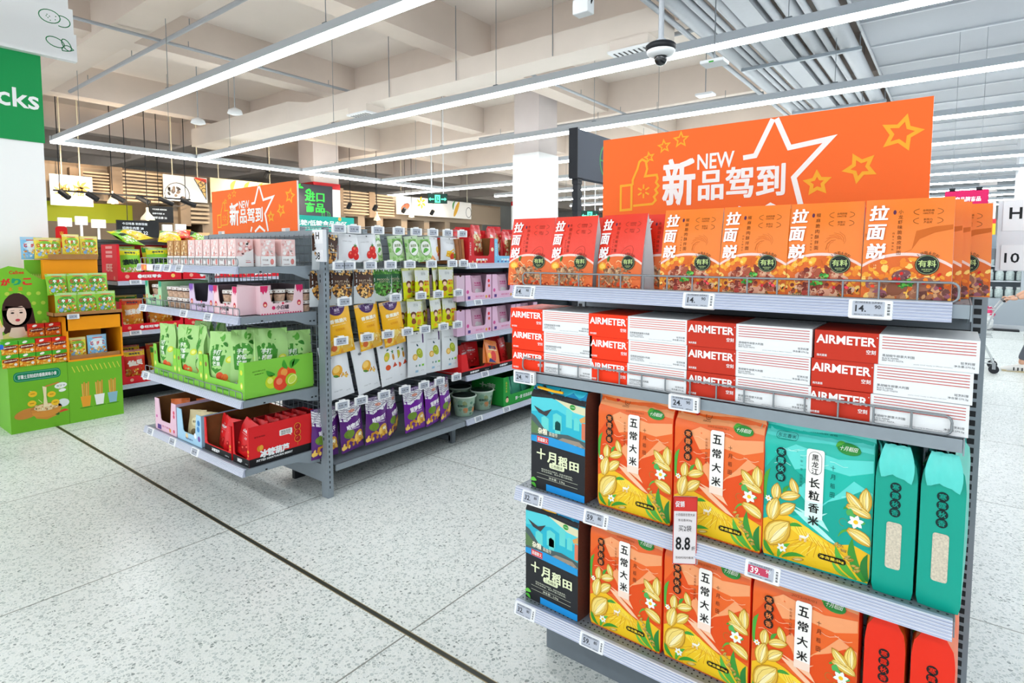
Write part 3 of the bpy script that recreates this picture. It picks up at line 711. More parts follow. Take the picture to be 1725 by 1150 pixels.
# ------------------------------------------------------------------ rice bags (third and fourth shelf)
def brick_S(W, H, D, b=.005):
    def S(u, v, h):
        t = v/H; c = math.cos(PI*max(-.5, min(.5, u/W)))
        y = -(D/2)*(1-.62*sm((t-.86)/.14))-b*math.sin(PI*min(1, max(0, t)/.92))*c-h*(1-.2*sm((t-.8)/.2))
        y += .0022*math.sin(v*60+u*14)*sm((t-.7)/.2)
        e = .006*max(0, 1-t/.05)**2
        return (u*(1-.015*sm((t-.75)/.25))-(math.copysign(e, u) if abs(u) > W*.4 else 0), y+e*.6, v+h*.5*sm((t-.8)/.2))
    S.ref = .026; S.clip = (-W*.495, W*.495, .004, H-.002)
    return S
def rice_bag(kind, label):
    W, H, D = .25, .362, .082
    P = dict(orange=dict(b='#ea6420', lite='#f3a06c', dark='#e24c0c', side='#e8290c', haze='#f7c4a0'),
             teal=dict(b='#10b9a8', lite='#5fd9d0', dark='#06a493', side='#05a08c', haze='#b2efe8'))[kind]
    t = thing('rice_bag', label, 'rice bag'); S = brick_S(W, H, D); rnd = random.Random(3 if kind == 'orange' else 4)
    mb = MB(); base = M(P['b'], .38, spec=.4); face_grid(mb, S, W, H, base, 10, 18)
    B = lambda u, v, h: (S(-u, v, h)[0], -S(-u, v, h)[1], v); face_grid(mb, B, W, H, base, 10, 18)
    n = 10; mb.add([S(-W/2+W*i/n, 0, 0) for i in range(n+1)]+[B(W/2-W*i/n, 0, 0) for i in range(n+1)], [(i, i+n+1, i+n+2, i+1) for i in range(n)], base)
    U = lambda x: (x-.5)*W*.985; V = lambda y: (1-y)*H
    pl = lambda pts, c, L=1: mb.poly(S, [(U(x), V(y)) for x, y in pts], M(c, .4, spec=.35), L)
    pl([(0, 0), (1, 0), (1, .1), (.6, .085), (.3, .1), (0, .085)], P['lite'], 1)
    pl([(.1, .2), (.3, .12), (.7, .17), (1, .14), (1, .22), (.8, .27), (.55, .25), (.3, .3)], P['lite'], 1.4)
    pl([(0, .34), (.18, .16), (.3, .3), (.42, .36), (.45, .55), (.25, .6), (0, .62)], P['dark'], 1.8)
    pl([(.25, .5), (.4, .38), (.55, .52), (.72, .4), (.84, .3), (1, .36), (1, .5), (.7, .56), (.5, .62), (.3, .6)], P['lite'], 2.0)
    pl([(.5, .58), (.62, .48), (.76, .43), (.9, .36), (1, .42), (1, .75), (.7, .78), (.55, .68)], P['dark'], 2.3)
    pl([(.2, .47), (.3, .43), (.4, .5), (.46, .6), (.3, .64), (.14, .6)], P['dark'], 2.2)
    pl([(.28, .585), (.4, .6), (.6, .7), (.72, .77), (.62, .75), (.42, .66)], P['haze'], 2.6); pl([(.3, .565), (.5, .6), (.62, .56), (.56, .6), (.64, .69)], P['haze'], 2.5)
    for a in range(7):
        x0 = rnd.uniform(.05, .8); y0 = rnd.uniform(.12, .5); mb.stroke(S, [(U(x0+.04*q), V(y0+.012*math.sin(q*1.2+a))) for q in range(5)], .0012, M(P['haze'], .4), 2.7)
    # golden field
    pl([(0, .72), (.2, .64), (.34, .665), (.5, .72), (.68, .775), (.85, .74), (1, .78), (1, .985), (0, .985)], '#f0bd1e', 3)
    pl([(.3, .68), (.45, .7), (.66, .8), (.4, .79), (.28, .74)], '#f7d53c', 3.4); pl([(.25, .82), (.5, .8), (.8, .87), (.97, .93), (.97, .98), (.3, .98)], '#f3c722', 3.4)
    for i in range(24):
        x = .14+.035*i; mb.stroke(S, [(U(x), V(.985)), (U(x-.03+.05*math.sin(i)), V(.9)), (U(.35+.42*(x-.1)), V(.80+.03*math.sin(i*2)))], .0016, M(('#d99a12', '#fbe05a', '#e6ab18')[i % 3], .4), 3.8)
    for i in range(14):
        x = .3+.02*i; mb.stroke(S, [(U(x), V(.69+.007*i)), (U(x+.06), V(.76+.005*i))], .0012, M(('#e09a14', '#fce46a')[i % 2], .4), 3.8)
    # leaves, husks and flowers
    gl = lambda x, y, l, w_, r, c='#3f9a34', L=5, b=.12: mb.poly(S, [(max(-W*.495, min(W*.495, p)), max(.003, q)) for p, q in leafp(U(x), V(y), l, w_, r, b)], M(c, .4), L)
    gl(.02, .56, .085, .016, 1.45, '#4aa83a', 4.4); gl(.2, .5, .03, .009, 1.1); gl(.12, .98, .05, .013, 2.1); gl(.16, .98, .055, .013, 1.0, '#58b23e'); gl(.2, .97, .06, .011, .3); gl(.08, .9, .03, .01, 1.9, '#2f7f2c')
    gl(.26, .72, .034, .01, .2); gl(.97, .98, .11, .02, 1.85, '#3d9434', 5); gl(.9, .98, .09, .018, 2.15, '#57b040', 5.3); gl(.99, .97, .07, .016, 1.6, '#2c7f34', 5.6); gl(.82, .98, .05, .01, 2.4, '#6cbf4c', 5.1); gl(.72, .705, .045, .006, .35, '#58a83a', 5, .3); gl(.76, .5, .03, .008, .3)
    def husk(x, y, l, w_, r, L):
        l *= 1.22 if l > .03 else 1; w_ *= 1.3 if l > .03 else 1; x, y = U(x), V(y); c, q = math.cos(r), math.sin(r); x -= l/2*c; y -= l/2*q
        cl = lambda pts: [(max(-W*.492, min(W*.492, a)), max(.004, b)) for a, b in pts]
        mb.poly(S, cl(leafp(x, y, l, w_, r, .02)), M('#b9851c', .4), L); mb.poly(S, cl(leafp(x+l*.02*c, y+l*.02*q, l*.96, w_*.9, r, .02)), M('#dcae3c', .4), L+.2); mb.poly(S, cl(leafp(x+l*.05*c, y+l*.05*q, l*.9, w_*.72, r, .05)), M('#f3d878', .4), L+.4)
        mb.poly(S, cl(leafp(x+l*.1*c+w_*.1*q, y+l*.1*q-w_*.1*c, l*.75, w_*.22, r, .05)), M('#fbeeb8', .4), L+.8)
        for k in (-.25, .02, .28): mb.stroke(S, cl([(x+l*t_*c-w_*k*math.sin(PI*t_)*q, y+l*t_*q+w_*k*math.sin(PI*t_)*c) for t_ in (.05, .3, .55, .8, .97)]), .0008, M('#a87a18', .4), L+1)
    for a in ((.13, .49, .04, .02, 1.5, 5), (.27, .5, .042, .02, .35, 5.4), (.24, .6, .045, .024, .75, 5.8), (.11, .62, .055, .028, 1.35, 6.2), (.16, .79, .075, .045, .95, 7), (.36, .955, .03, .011, .3, 6), (.3, .42, .035, .017, 1.9, 4.8),
              (.95, .41, .05, .022, 1.6, 5), (.85, .435, .045, .02, 2.3, 5.4), (.9, .5, .05, .02, -.35, 5.6), (.92, .68, .055, .024, -.5, 6)): husk(*a)
    for i in range(16): husk(.72+.013*i+rnd.uniform(-.02, .02), .74+.012*i+rnd.uniform(-.025, .025), .014, .006, rnd.uniform(-.6, 1.2), 6.5)
    def flower(x, y, r, L, c='#f2f7ee'):
        for i in range(6): a = PI*2*i/6+.3; mb.poly(S, [(max(-W*.495, min(W*.495, p)), q) for p, q in leafp(U(x), V(y), r, r*.6, a, 0, 4)], M(c, .4), L)
        mb.disc(S, U(x), V(y), r*.3, M('#f2c21e', .4), L+.6, n=8)
    flower(.87, .575, .018, 8); flower(.2, .9, .013, 8); flower(.05, .555, .009, 7)
    for i in range(4): gl(.8+.05*i, .54+.01*i, .02, .01, 1.2+.6*i, '#4fae58', 7.4)
    mb.stroke(S, [(U(.76)+.012*math.cos(a*.5)*(1-.05*a), V(.6)+.012*math.sin(a*.5)*(1-.03*a)) for a in range(11)], .0009, M('#7a8a3a', .4), 4)
    # deer
    wd = M('#f4f1e4', .4)
    mb.poly(S, ell(U(.4), V(.775), .009, .0036), wd, 6); mb.poly(S, [(U(.4)+.006, V(.775)), (U(.4)+.011, V(.75)), (U(.4)+.015, V(.755)), (U(.4)+.009, V(.778))], wd, 6)
    for d in (-.007, -.004, .004, .007): mb.stroke(S, [(U(.4)+d, V(.78)), (U(.4)+d*1.1, V(.808))], .0011, wd, 6)
    for d in (-.003, .003): mb.stroke(S, [(U(.4)+.012, V(.752)), (U(.4)+.012+d, V(.735))], .0008, wd, 6)
    # lettering
    ink = INK('#1b1a18'); wh = INK('#f6f3ee')
    if kind == 'orange':
        pts = rrect_pts(U(.43), V(.46), U(.585), V(.125), .006, 3); mb.poly(S, pts, wh, 9); mb.rect(S, U(.43), V(.62), U(.585), V(.47), M('#f7dccb', .4), 8.6)
        mb.rect(S, U(.43), V(.56), U(.585), V(.44), wh, 8.8)
        mb.vtext(S, '五常大米', U(.507), V(.19), ink, .0255, .0395, 10, bold=.02)
        mb.vtext(S, '东北香米', U(.385), V(.205), INK('#8a3410'), .0068, .0088, 9); mb.vtext(S, '稻源原香', U(.385), V(.315), INK('#8a3410'), .0068, .0088, 9)
    else:
        pts = rrect_pts(U(.41), V(.5), U(.575), V(.13), .006, 3); mb.poly(S, pts, wh, 9); mb.rect(S, U(.41), V(.62), U(.575), V(.48), M('#dff5f0', .4), 8.8)
        mb.stroke(S, rrect_pts(U(.432), V(.305), U(.552), V(.145), .014, 4), .0009, ink, 10, True)
        mb.vtext(S, '黑龙江', U(.492), V(.185), ink, .0155, .0175, 10, bold=.012); mb.vtext(S, '长粒香米', U(.492), V(.365), ink, .0245, .0325, 10, bold=.02)
        mb.vtext(S, '一年一季', U(.365), V(.2), INK('#0a6a60'), .0068, .0105, 9); mb.vtext(S, '稻源原香', U(.365), V(.33), INK('#0a6a60'), .0068, .0088, 9)
        mb.stroke(S, rrect_pts(U(.1), V(.1), U(.31), V(.055), .007, 3), .0009, INK('#0a6a60'), 9, True); mb.text(S, '东北香米', U(.205), V(.078), INK('#08453f'), w=.044, h=.0085, L=9)
        mb.text(S, '生产日期2023/05/01 合格', U(.47), V(.03), INK('#0a5a50'), w=.1, h=.0045, L=9)
    mb.vtext(S, '十月稻田', U(.655), V(.235), INK('#3a1c10' if kind == 'orange' else '#063c36'), .0125, .0225, 9, wide=.8)
    for i, ch in enumerate('寒露秋香'):
        u, v = U(.165), V(.19+.062*i); mb.disc(S, u, v, .0122, INK('#241a16' if kind == 'orange' else '#0b2a2a'), 9, n=16); mb.text(S, ch, u, v, INK('#f0884a' if kind == 'orange' else '#35c9b8'), h=.0152, L=10, bold=.01)
    mb.disc(S, U(.785), V(.095), .0265, INK('#2f8f3c'), 9, rv=.0125, rot=-.08); mb.text(S, '十月稻田', U(.785), V(.093), INK('#f2f6ea'), w=.04, h=.0095, L=10, shear=.3, bold=.01); mb.poly(S, leafp(U(.67), V(.09), .022, .009, .5), INK('#57b040'), 9.4)
    if kind == 'orange':
        mb.poly(S, blob(U(.23), V(.035), .009, rnd, 8, .3, .7, 0), INK('#d3222c'), 9); mb.stroke(S, ell(U(.37), V(.042), .0085, .0085, 0, 16), .0012, INK('#3a2016'), 9, True)
        mb.stroke(S, [(U(.37)+.0045*math.cos(a), V(.042)+.0045*math.sin(a)) for a in [-2.6+.4*i for i in range(6)]], .001, INK('#3a2016'), 9); mb.text(S, '品质认证', U(.36), V(.075), INK('#3a2016'), w=.022, h=.004, L=9)
        mb.text(S, '2023/05/01', U(.5), V(.105), INK('#b0582a'), w=.06, h=.0042, L=9)
    mb.rrect(S, U(.545), V(.9), U(.8), V(.858), .0072, INK('#1d1a0e'), 9); mb.text(S, '净含量:5kg', U(.672), V(.879), INK('#f6d63a'), w=.054, h=.0092, L=10, bold=.02)
    link('printed_front', mb, t)
    # side panels
    sd = M(P['side'], .4, spec=.35)
    for sg in (-1, 1):
        mb = MB(); rg = []
        for j in range(19):
            v = H*j/18; p = S(sg*W/2, v, 0); rg.append([p, (p[0]+sg*.003, p[1]*.5, v), (p[0]+sg*.004, 0, v), (p[0]+sg*.003, -p[1]*.5, v), (p[0], -p[1], v)])
        mb.loft(rg, sd, closed=False, smooth=True)
        T = (lambda u, v, h: (S(W/2, v, 0)[0]+.0042+h, u, v)) if sg > 0 else (lambda u, v, h: (S(-W/2, v, 0)[0]-.0042-h, -u, v))
        for i, ch in enumerate('寒露秋香'):
            v = H*(.735-.056*i); mb.disc(T, 0, v, .0112, INK('#1b1a1a' if kind == 'orange' else '#0b2a2a'), 1, n=16); mb.text(T, ch, 0, v, INK(P['side']), h=.0138, L=2, bold=.01)
        link('side_panel', mb, t)
    win = M('#cfc4b0', .7, var=.18, scale=260)
    for sg in (-1, 1):
        T = (lambda u, v, h: (S(W/2, v, 0)[0]+.0044+h, u, v)) if sg > 0 else (lambda u, v, h: (S(-W/2, v, 0)[0]-.0044-h, -u, v))
        mb = MB(); mb.rrect(T, -.015, H*.19, .015, H*.5, .006, win, 1); link('clear_window', mb, t)
    mb = MB(); fl = M(P['lite'], .35, spec=.4)
    rg = []
    for j in range(7):
        a = -.9+.3*j
        rg.append([(u_*W, -.012+.022*math.sin(j*.9+.6)*(.6+.5*abs(u_)), H-.004+.012*math.cos(a*1.1)-(.016 if j in (0, 6) else 0)+.006*math.sin(u_*9+j)) for u_ in [-.5+.1*i for i in range(11)]])
    mb.loft(rg, fl, closed=False, smooth=True)
    for sg in ((-1, 1) if kind == 'teal' else ()):
        r2 = []
        for j in range(7):
            f = j/6; z = H+.004-.07*f; w2 = D*(.3+.12*math.sin(f*2.6)); xo = W/2*(1-.015)+.004+.012*math.sin(f*PI*.8)
            r2.append([(sg*(xo+.004*math.sin(k*1.9+j)), w2*(-1+2*k/8), z-.012*abs(k-4+.8*sg)/4*f) for k in range(9)])
        mb.loft(r2, fl, closed=False, smooth=True)
    link('folded_top', mb, t)
    return t
GR = 'five kilogram rice bags'
rb = {k: Kind(rice_bag(k, 'x'), GR) for k in ('orange', 'teal')}
Z3, Z4 = H10L[2]+.001, H10L[3]+.001
OV = 'orange rice bag'
for k, x, y, z, rz, lab in (
    ('orange', -.765, 1.645, Z3, -.02, 'orange rice bag beside the black rice box on the upper of the two rice shelves'),
    ('orange', -.51, 1.643, Z3, -.03, 'orange rice bag touching the teal bag on the upper of the two rice shelves'),
    ('teal', -.262, 1.645, Z3, .0, 'teal rice bag standing with its printed front outward'),
    ('orange', -.79, 1.645, Z4, -.02, 'orange rice bag beside the black rice box on the lowest shelf'),
    ('orange', -.535, 1.645, Z4, -.02, 'orange rice bag in the middle of three on the lowest shelf'),
    ('orange', -.28, 1.645, Z4, .0, 'orange rice bag next to the red side panels on the lowest shelf')): rb[k].put((x, y, z), (0, 0, rz), lab)
for k, x, z, rz, lab in (('teal', -.092, Z3, -PI/2, 'teal rice bag turned side-on, next to the printed teal bag'), ('teal', .0, Z3, -PI/2-.03, 'teal rice bag turned side-on at the outer corner of the shelf'),
                     ('orange', -.1, Z4, -PI/2, 'red side of a rice bag next to the printed orange bag on the lowest shelf'), ('orange', -.004, Z4, -PI/2-.02, 'red side of a rice bag at the outer corner of the lowest shelf')):
    rb[k].put((x, 1.715, z), (0, 0, rz), lab)
# black boxed rice
def rice_box(label):
    W, H, D = .222, .362, .09; t = thing('rice_box', label, 'rice package'); rnd = random.Random(5)
    mb = MB(); S0 = FRONT(0)
    S = lambda u, v, h: (u*(1-.03*sm((v/H-.9)/.1)), -h+.02*sm((v/H-.9)/.1), v)
    mb.poly(S, [(-W/2, 0), (W/2, 0), (W/2, H*.9), (W/2, H), (-W/2, H), (-W/2, H*.9)], INK('#26282c'), 0, ref=.05)
    mb.add([(-W/2, 0, 0), (-W/2, D, 0), (-W/2, D, H), (-W/2*.97, .02, H), (-W/2, 0, H*.9), (W/2, D, 0), (W/2, D, H), (W/2*.97, .02, H)], [(0, 1, 2, 3, 4), (1, 5, 6, 2), (3, 2, 6, 7)], INK('#26282c'))
    U = lambda x: (x-.5)*W; V = lambda y: (1-y)*H
    pl = lambda pts, c, L=1: mb.poly(S, [(U(x), V(y)) for x, y in pts], M(c, .42, spec=.35), L, ref=.05)
    pl([(0, 0), (1, 0), (1, .5), (0, .5)], '#28b4cc', 1); pl([(0, 0), (1, 0), (1, .07), (0, .05)], '#1f86b8', 1.5)
    pl([(0, .12), (.4, .1), (1, .16), (1, .3), (.5, .2), (0, .26)], '#54cdd8', 2); pl([(.45, .1), (1, .13), (1, .2), (.8, .19)], '#dcd9b4', 2.5)
    for x, y, w_, h_ in ((.42, .25, .16, .14), (.66, .18, .11, .16), (.46, .32, .1, .1), (.2, .3, .14, .12), (.8, .25, .1, .1)): pl([(x, y), (x+w_*.4, y-.02), (x+w_, y), (x+w_, y+h_), (x, y+h_)], '#66d3cf', 2.6)
    pl([(0, .28), (.08, .3), (.25, .4), (.4, .43), (.7, .41), (1, .44), (1, .5), (0, .5)], '#4a5c5e', 3); pl([(0, .34), (.15, .4), (.22, .46), (0, .47)], '#5a7a4e', 3.4)
    pl([(.45, .5), (.6, .45), (.9, .45), (1, .49), (1, .52), (.5, .52)], '#9a8c7c', 3.4); pl([(.9, .24), (1, .2), (1, .26), (.92, .27)], '#d8a05a', 3.4); pl([(.94, .27), (1, .27), (1, .42), (.94, .42)], '#d87858', 3.3)
    for i in range(10): pl([(.5+.05*i, .49+.004*(i % 3)), (.53+.05*i, .485), (.54+.05*i, .5), (.51+.05*i, .505)], ('#b8a890', '#7c7468')[i % 2], 3.8)
    # brush strokes and landscape instead of any figure
    pl([(.08, .02), (.2, .0), (.3, .05), (.22, .09), (.14, .07), (.06, .09)], '#2c2a2c', 4); pl([(.05, .2), (.25, .24), (.4, .2), (.3, .28), (.15, .26)], '#3a3638', 4)
    for x in (.5, .53, .56): mb.stroke(S, [(U(x), V(.1)), (U(x+.01), V(.04))], .001, INK('#17505e'), 4)
    pl([(0, .49), (.4, .47), (1, .5), (1, .565), (0, .545)], '#1e96d6', 4.4)
    mb.rect(S, U(.12), V(.545), U(.34), V(.485), INK('#d8382c'), 5.5); mb.text(S, '英雄聚义', U(.23), V(.515), WHITE, w=.043, h=.014, L=6, bold=.01)
    mb.text(S, '杂粮', U(.23), V(.43), INK('#f3efd8'), w=.04, h=.022, L=6, bold=.03); mb.text(S, '英雄传', U(.43), V(.44), INK('#f3efd8'), w=.036, h=.014, L=6)
    mb.disc(S, U(.78), V(.145), .011, INK('#2f9a3c'), 5, rv=.009); mb.text(S, '十月稻田', U(.78), V(.145), INK('#eef6e0'), w=.018, L=6)
    cr = INK('#e9efc8')
    for i, ch in enumerate('十月稻田'): mb.text(S, ch, U(.2+.205*i), V(.652+.012*i), cr, w=.037, h=.038 if i != 3 else .03, L=6, bold=.03)
    mb.rrect(S, U(.36), V(.765), U(.64), V(.715), .006, cr, 6); mb.text(S, '三色糙米', U(.5), V(.74), INK('#2a3a1a'), w=.05, h=.0115, L=7)
    mb.text(S, '精选黑米红米糙米，粒粒饱满清香，', U(.5), V(.795), INK('#d8dcc8'), w=.13, h=.0052, L=6); mb.text(S, '原生态种植，营养丰富口感软糯。', U(.5), V(.815), INK('#d8dcc8'), w=.13, h=.0052, L=6)
    for y in (.845, .885): mb.rect(S, U(.12), V(y), U(.88), V(y-.003), INK('#c8ccb8'), 6)
    mb.text(S, '净含量：2.5kg', U(.5), V(.866), INK('#e4e8d4'), w=.066, h=.009, L=6)
    mb.rect(S, U(.3), V(.995), U(1), V(.93), INK('#1e8fd8'), 5); mb.poly(S, leafp(U(.0), V(.93), .026, .014, .1), INK('#6cc84c'), 6); mb.poly(S, leafp(U(.01), V(.96), .024, .012, -.5), INK('#4fae3a'), 6)
    link('printed_carton', mb, t)
    mb = MB(); mb.tube([(-.075, -.006, H-.004), (-.06, -.016, H-.002), (.0, -.018, H-.006), (.03, -.01, H-.008)], .005, INK('#f2b41c'), 6); link('carry_strap', mb, t)
    mb = MB(); rg = []
    for j in range(13):
        v = H*j/12; f = sm((v/H-.88)/.12); rg.append([(W/2*(1-.03*f), .02*f, v), (W/2+.003, D*.3, v), (W/2+.004, D*.6, v), (W/2, D, v)])
    mb.loft(rg, M('#5b3528', .35, spec=.5, var=.25, scale=240), closed=False, smooth=True); link('clear_side', mb, t)
    return t
kb = Kind(rice_box('x'), 'boxes of three-colour rice')
kb.put((-1.037, 1.59, Z3), (0, 0, -.05), 'black and blue rice box on the upper of the two rice shelves')
kb.put((-1.06, 1.59, Z4), (0, 0, -.05), 'black and blue rice box on the lowest shelf')
# promotion card clipped to the rail
t = thing('promotion_card', 'clear upright card with red header reading 8.8 clipped to the rice shelf', 'price card', (-.572, 1.53, .632), (.58)); t.scale = (1.25, 1, 1.45)
mb = MB(); S = FRONT(-.001); mb.box(-.026, .026, -.001, .001, 0, .135, M('#e9e2e4', .3)); mb.rect(S, -.026, .106, .026, .135, INK('#d83a34'), 1)
mb.text(S, '促销', -.012, .12, WHITE, w=.02, h=.012, L=2, bold=.02); mb.text(S, '买2袋', 0, .072, BLACK, w=.028, h=.012, L=2); mb.text(S, '8.8', -.004, .042, BLACK, w=.032, h=.026, L=2, bold=.02); mb.text(S, '折', .019, .033, BLACK, h=.008, L=2)
mb.text(S, '十月稻田五常大米', 0, .099, INK('#5a4a4a'), w=.042, h=.006, L=2); mb.text(S, '东北香米5kg', 0, .088, INK('#5a4a4a'), w=.03, h=.006, L=2); mb.text(S, '活动时间内有效', 0, .014, INK('#5a4a4a'), w=.04, h=.005, L=2)
mb.stroke(S, rrect_pts(-.0255, .001, .0255, .134, .002), .0018, INK('#c8423c'), 1, True); link('card', mb, t)
mb = MB(); mb.box(.02, .03, .001, .012, .0, .03, M('#dfe6ea', .2, trans=.6)); link('clear_clip', mb, t)

# ------------------------------------------------------------------ far end display: nougat packs, jars, trays
def nougat(label):
    W, H, D = .088, .155, .1; t = thing('nougat_pack', label, 'sweet pack'); rnd = random.Random(8)
    mb = MB(); mb.box(-W/2, W/2, 0, D, 0, H, M('#f1c9c6', .3, spec=.5))
    for S, a, b in ((FRONT(0), -W/2, W/2), (SIDE(W/2), 0, D), (SIDE(-W/2), 0, D)):
        if S(0, 0, 1)[0] < -W/2+.5 and S is not None and False: pass
        for i in range(46): mb.poly(S, blob(rnd.uniform(a+.012, b-.012), rnd.uniform(.05, H-.012), rnd.uniform(.006, .014), rnd, 6, .3), M(rnd.choice(['#f7e3e0', '#eeb0ac', '#f9efec', '#e79a92', '#f3cfcc', '#fbf6f4']), .35), 1+(i % 3)*.5)
    link('candy_window', mb, t)
    mb = MB(); wp = INK('#f3f1f1'); mb.box(-W/2-.0012, W/2+.0012, -.0012, D+.001, 0, .012, wp)
    S = FRONT(-.0022); mb.rect(S, -W/2, 0, W/2, .058, wp, 1); mb.text(S, '牛轧糖', -W*.2, .036, INK('#7b5a58'), w=.034, h=.012, L=2); mb.disc(S, W*.26, .026, .011, INK('#e58a84'), 2, rv=.017); mb.rect(S, -W*.36, .008, W*.05, .012, INK('#b9a4a4'), 2)
    for sg in (1, -1):
        S = SIDE(W/2+.0016) if sg > 0 else (lambda u, v, h: (-W/2-.0016-h, u, v)); mb.poly(S, [(0, 0), (D, 0), (D, .1), (.035, .058), (0, .058)] if sg > 0 else [(0, 0), (D, 0), (D, .1), (.035, .058), (0, .058)], wp, 1); mb.rect(S, D*.55, .022, D*.85, .026, INK('#d0605c'), 2); mb.rect(S, D*.55, .032, D*.8, .035, INK('#d0a09c'), 2)
    link('white_card', mb, t); return t
kn = Kind(nougat('x'), 'nougat packs on the far end display'); zz = H08L[0]+.001
knb = Kind(nougat('x'), 'brown nut candy packs on the far end display')
brown = {'#f7e3e0': '#d8a868', '#eeb0ac': '#a86c34', '#f9efec': '#e8c48c', '#e79a92': '#8a5426', '#f3cfcc': '#c48a4a', '#fbf6f4': '#f0d8a8', '#f1c9c6': '#b8803f'}
for o in knb.p.children:
    for i, m in enumerate(o.data.materials):
        for a, b in brown.items():
            if m.name.startswith('mat_'+a[1:]): o.data.materials[i] = M(b, .35, var=.05)
for i in range(9):
    k = knb if i < 3 else kn
    k.put((-3.985+.099*i, 1.585, zz), 0, '%s nougat pack, %s in the front row from the outer end' % ('brown' if i < 3 else 'pink', ORD[i]))
for i, (x, y) in enumerate(((-3.1, 1.745), (-3.1, 1.872))): kn.put((x, y, zz), PI/2, 'pink nougat pack turned toward the aisle, ' + ('beside the row corner', 'standing alone near the post')[i])

def jar(label):
    t = thing('dessert_jar', label, 'jar'); r, h = .034, .066
    mb = MB(); mb.lathe([(r*.78, 0), (r*.86, .004), (r*1.0, h*.62), (r*1.0, h*.66)], M('#c9a58c', .25, spec=.5, var=.3, scale=60), seg=16); mb.lathe([(r*.79, .0005), (r*.885, .012), (r*.9, .0125)], INK('#1c8f86'), seg=16)
    link('cup', mb, t)
    mb = MB(); mb.lathe([(r*1.0, h*.6), (r*1.03, h*.62), (r*1.03, h*.68), (r, h*.7)], INK('#4b2f28'), seg=16); link('dark_band', mb, t)
    mb = MB(); mb.lathe([(r*1.04, h*.72), (r*1.05, h*.78), (r*1.02, h*.98), (r*.98, h)], INK('#efe9e4'), seg=16)
    for i in range(10): a = 2*PI*i/10; mb.box(r*1.04*math.cos(a)-.002, r*1.04*math.cos(a)+.002, r*1.04*math.sin(a)-.002, r*1.04*math.sin(a)+.002, h*.8, h*.9, INK('#8d6a5a'))
    link('lid', mb, t); return t
kj = Kind(jar('x'), 'small dessert jars on the far end display'); zz = H08L[1]+.001
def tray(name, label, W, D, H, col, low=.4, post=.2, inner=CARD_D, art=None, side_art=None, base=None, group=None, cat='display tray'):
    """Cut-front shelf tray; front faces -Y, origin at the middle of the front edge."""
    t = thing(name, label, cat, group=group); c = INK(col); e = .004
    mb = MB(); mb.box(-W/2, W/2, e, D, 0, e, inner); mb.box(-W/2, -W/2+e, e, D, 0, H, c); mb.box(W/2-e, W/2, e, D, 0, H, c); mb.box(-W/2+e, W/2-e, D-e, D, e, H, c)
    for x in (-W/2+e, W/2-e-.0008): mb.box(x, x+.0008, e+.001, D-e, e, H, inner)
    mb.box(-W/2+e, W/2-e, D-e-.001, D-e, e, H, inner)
    if side_art: side_art(mb, SIDE(W/2), D, H)
    link('tray_body', mb, t)
    mb = MB(); p = W*post; lo = H*low
    pl = [(-W/2, 0), (W/2, 0), (W/2, H), (W/2-p*.75, H), (W/2-p, lo+.012), (W/2-p-.012, lo), (-W/2+p+.012, lo), (-W/2+p, lo+.012), (-W/2+p*.75, H), (-W/2, H)]
    mb.prism(pl, lambda a, b, d: (a, d, b), 0, e, c)
    if art: art(mb, FRONT(0), W, H, lo, p)
    link('cut_front', mb, t); return t
def jar_tray_art(col, drip):
    def art(mb, S, W, H, lo, p):
        d = INK(drip)
        for s_ in (-1, 1):
            x0 = s_*W/2; x1 = s_*(W/2-p*.72); pts = [(x0, H), (x1, H), (x1+s_*.003, H*.84), (x1+s_*p*.2, H*.74), (x1+s_*p*.32, H*.82), (x1+s_*p*.45, H*.7), (x1+s_*p*.58, H*.8), (x0, H*.8)]
            mb.poly(S, pts if s_ > 0 else pts[::-1], d, 1); mb.disc(S, s_*(W/2-p*.42), H*.36, p*.2, INK('#c9374e' if drip != '#1d9a78' else '#e08a4a'), 1, rv=H*.1); mb.disc(S, s_*(W/2-p*.42), H*.34, p*.11, INK('#f6c9a4'), 2)
        mb.text(S, '小白罐', 0, lo*.62, INK('#4a3a44'), h=lo*.42, w=W*.3, L=2, bold=.03); mb.disc(S, -W*.21, lo*.6, lo*.17, d, 2); mb.disc(S, W*.01, lo*.98, lo*.12, INK('#d8435a'), 2); mb.rect(S, -W*.1, lo*.2, W*.15, lo*.27, INK('#b78aa0'), 2)
        for i in range(int(W/.016)): mb.poly(S, [(-W/2+.016*i, .001), (-W/2+.016*i+.015, .001), (-W/2+.016*i+.008, lo*.17)], d, 1)
    return art
def put(t, x, y, z, rz=0): t.location = (x, y, z); t.rotation_euler = (0, 0, rz); return t
GT = 'cut-front display trays'
put(tray('jar_tray', 'pale green tray of small jars at the outer end of the second shelf', .26, .3, .165, '#a8d3a8', .42, .22, art=jar_tray_art('#a8d3a8', '#1d9a78')), -4.27, 1.582, zz)
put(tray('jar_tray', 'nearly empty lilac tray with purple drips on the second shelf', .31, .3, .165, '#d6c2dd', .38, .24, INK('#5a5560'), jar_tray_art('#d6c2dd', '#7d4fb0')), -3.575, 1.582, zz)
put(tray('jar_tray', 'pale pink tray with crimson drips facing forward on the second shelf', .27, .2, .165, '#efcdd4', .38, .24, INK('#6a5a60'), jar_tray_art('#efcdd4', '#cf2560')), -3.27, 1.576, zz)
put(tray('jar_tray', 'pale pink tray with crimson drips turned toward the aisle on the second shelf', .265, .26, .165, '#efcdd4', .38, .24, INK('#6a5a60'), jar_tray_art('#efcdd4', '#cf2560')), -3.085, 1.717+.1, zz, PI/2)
n = 0
def jars(pts, zs, lab):
    for i, (x, y) in enumerate(pts):
        for j, z in enumerate(zs): kj.put((x, y, z), 0, 'small lidded dessert jar, %s' % lab, lab)
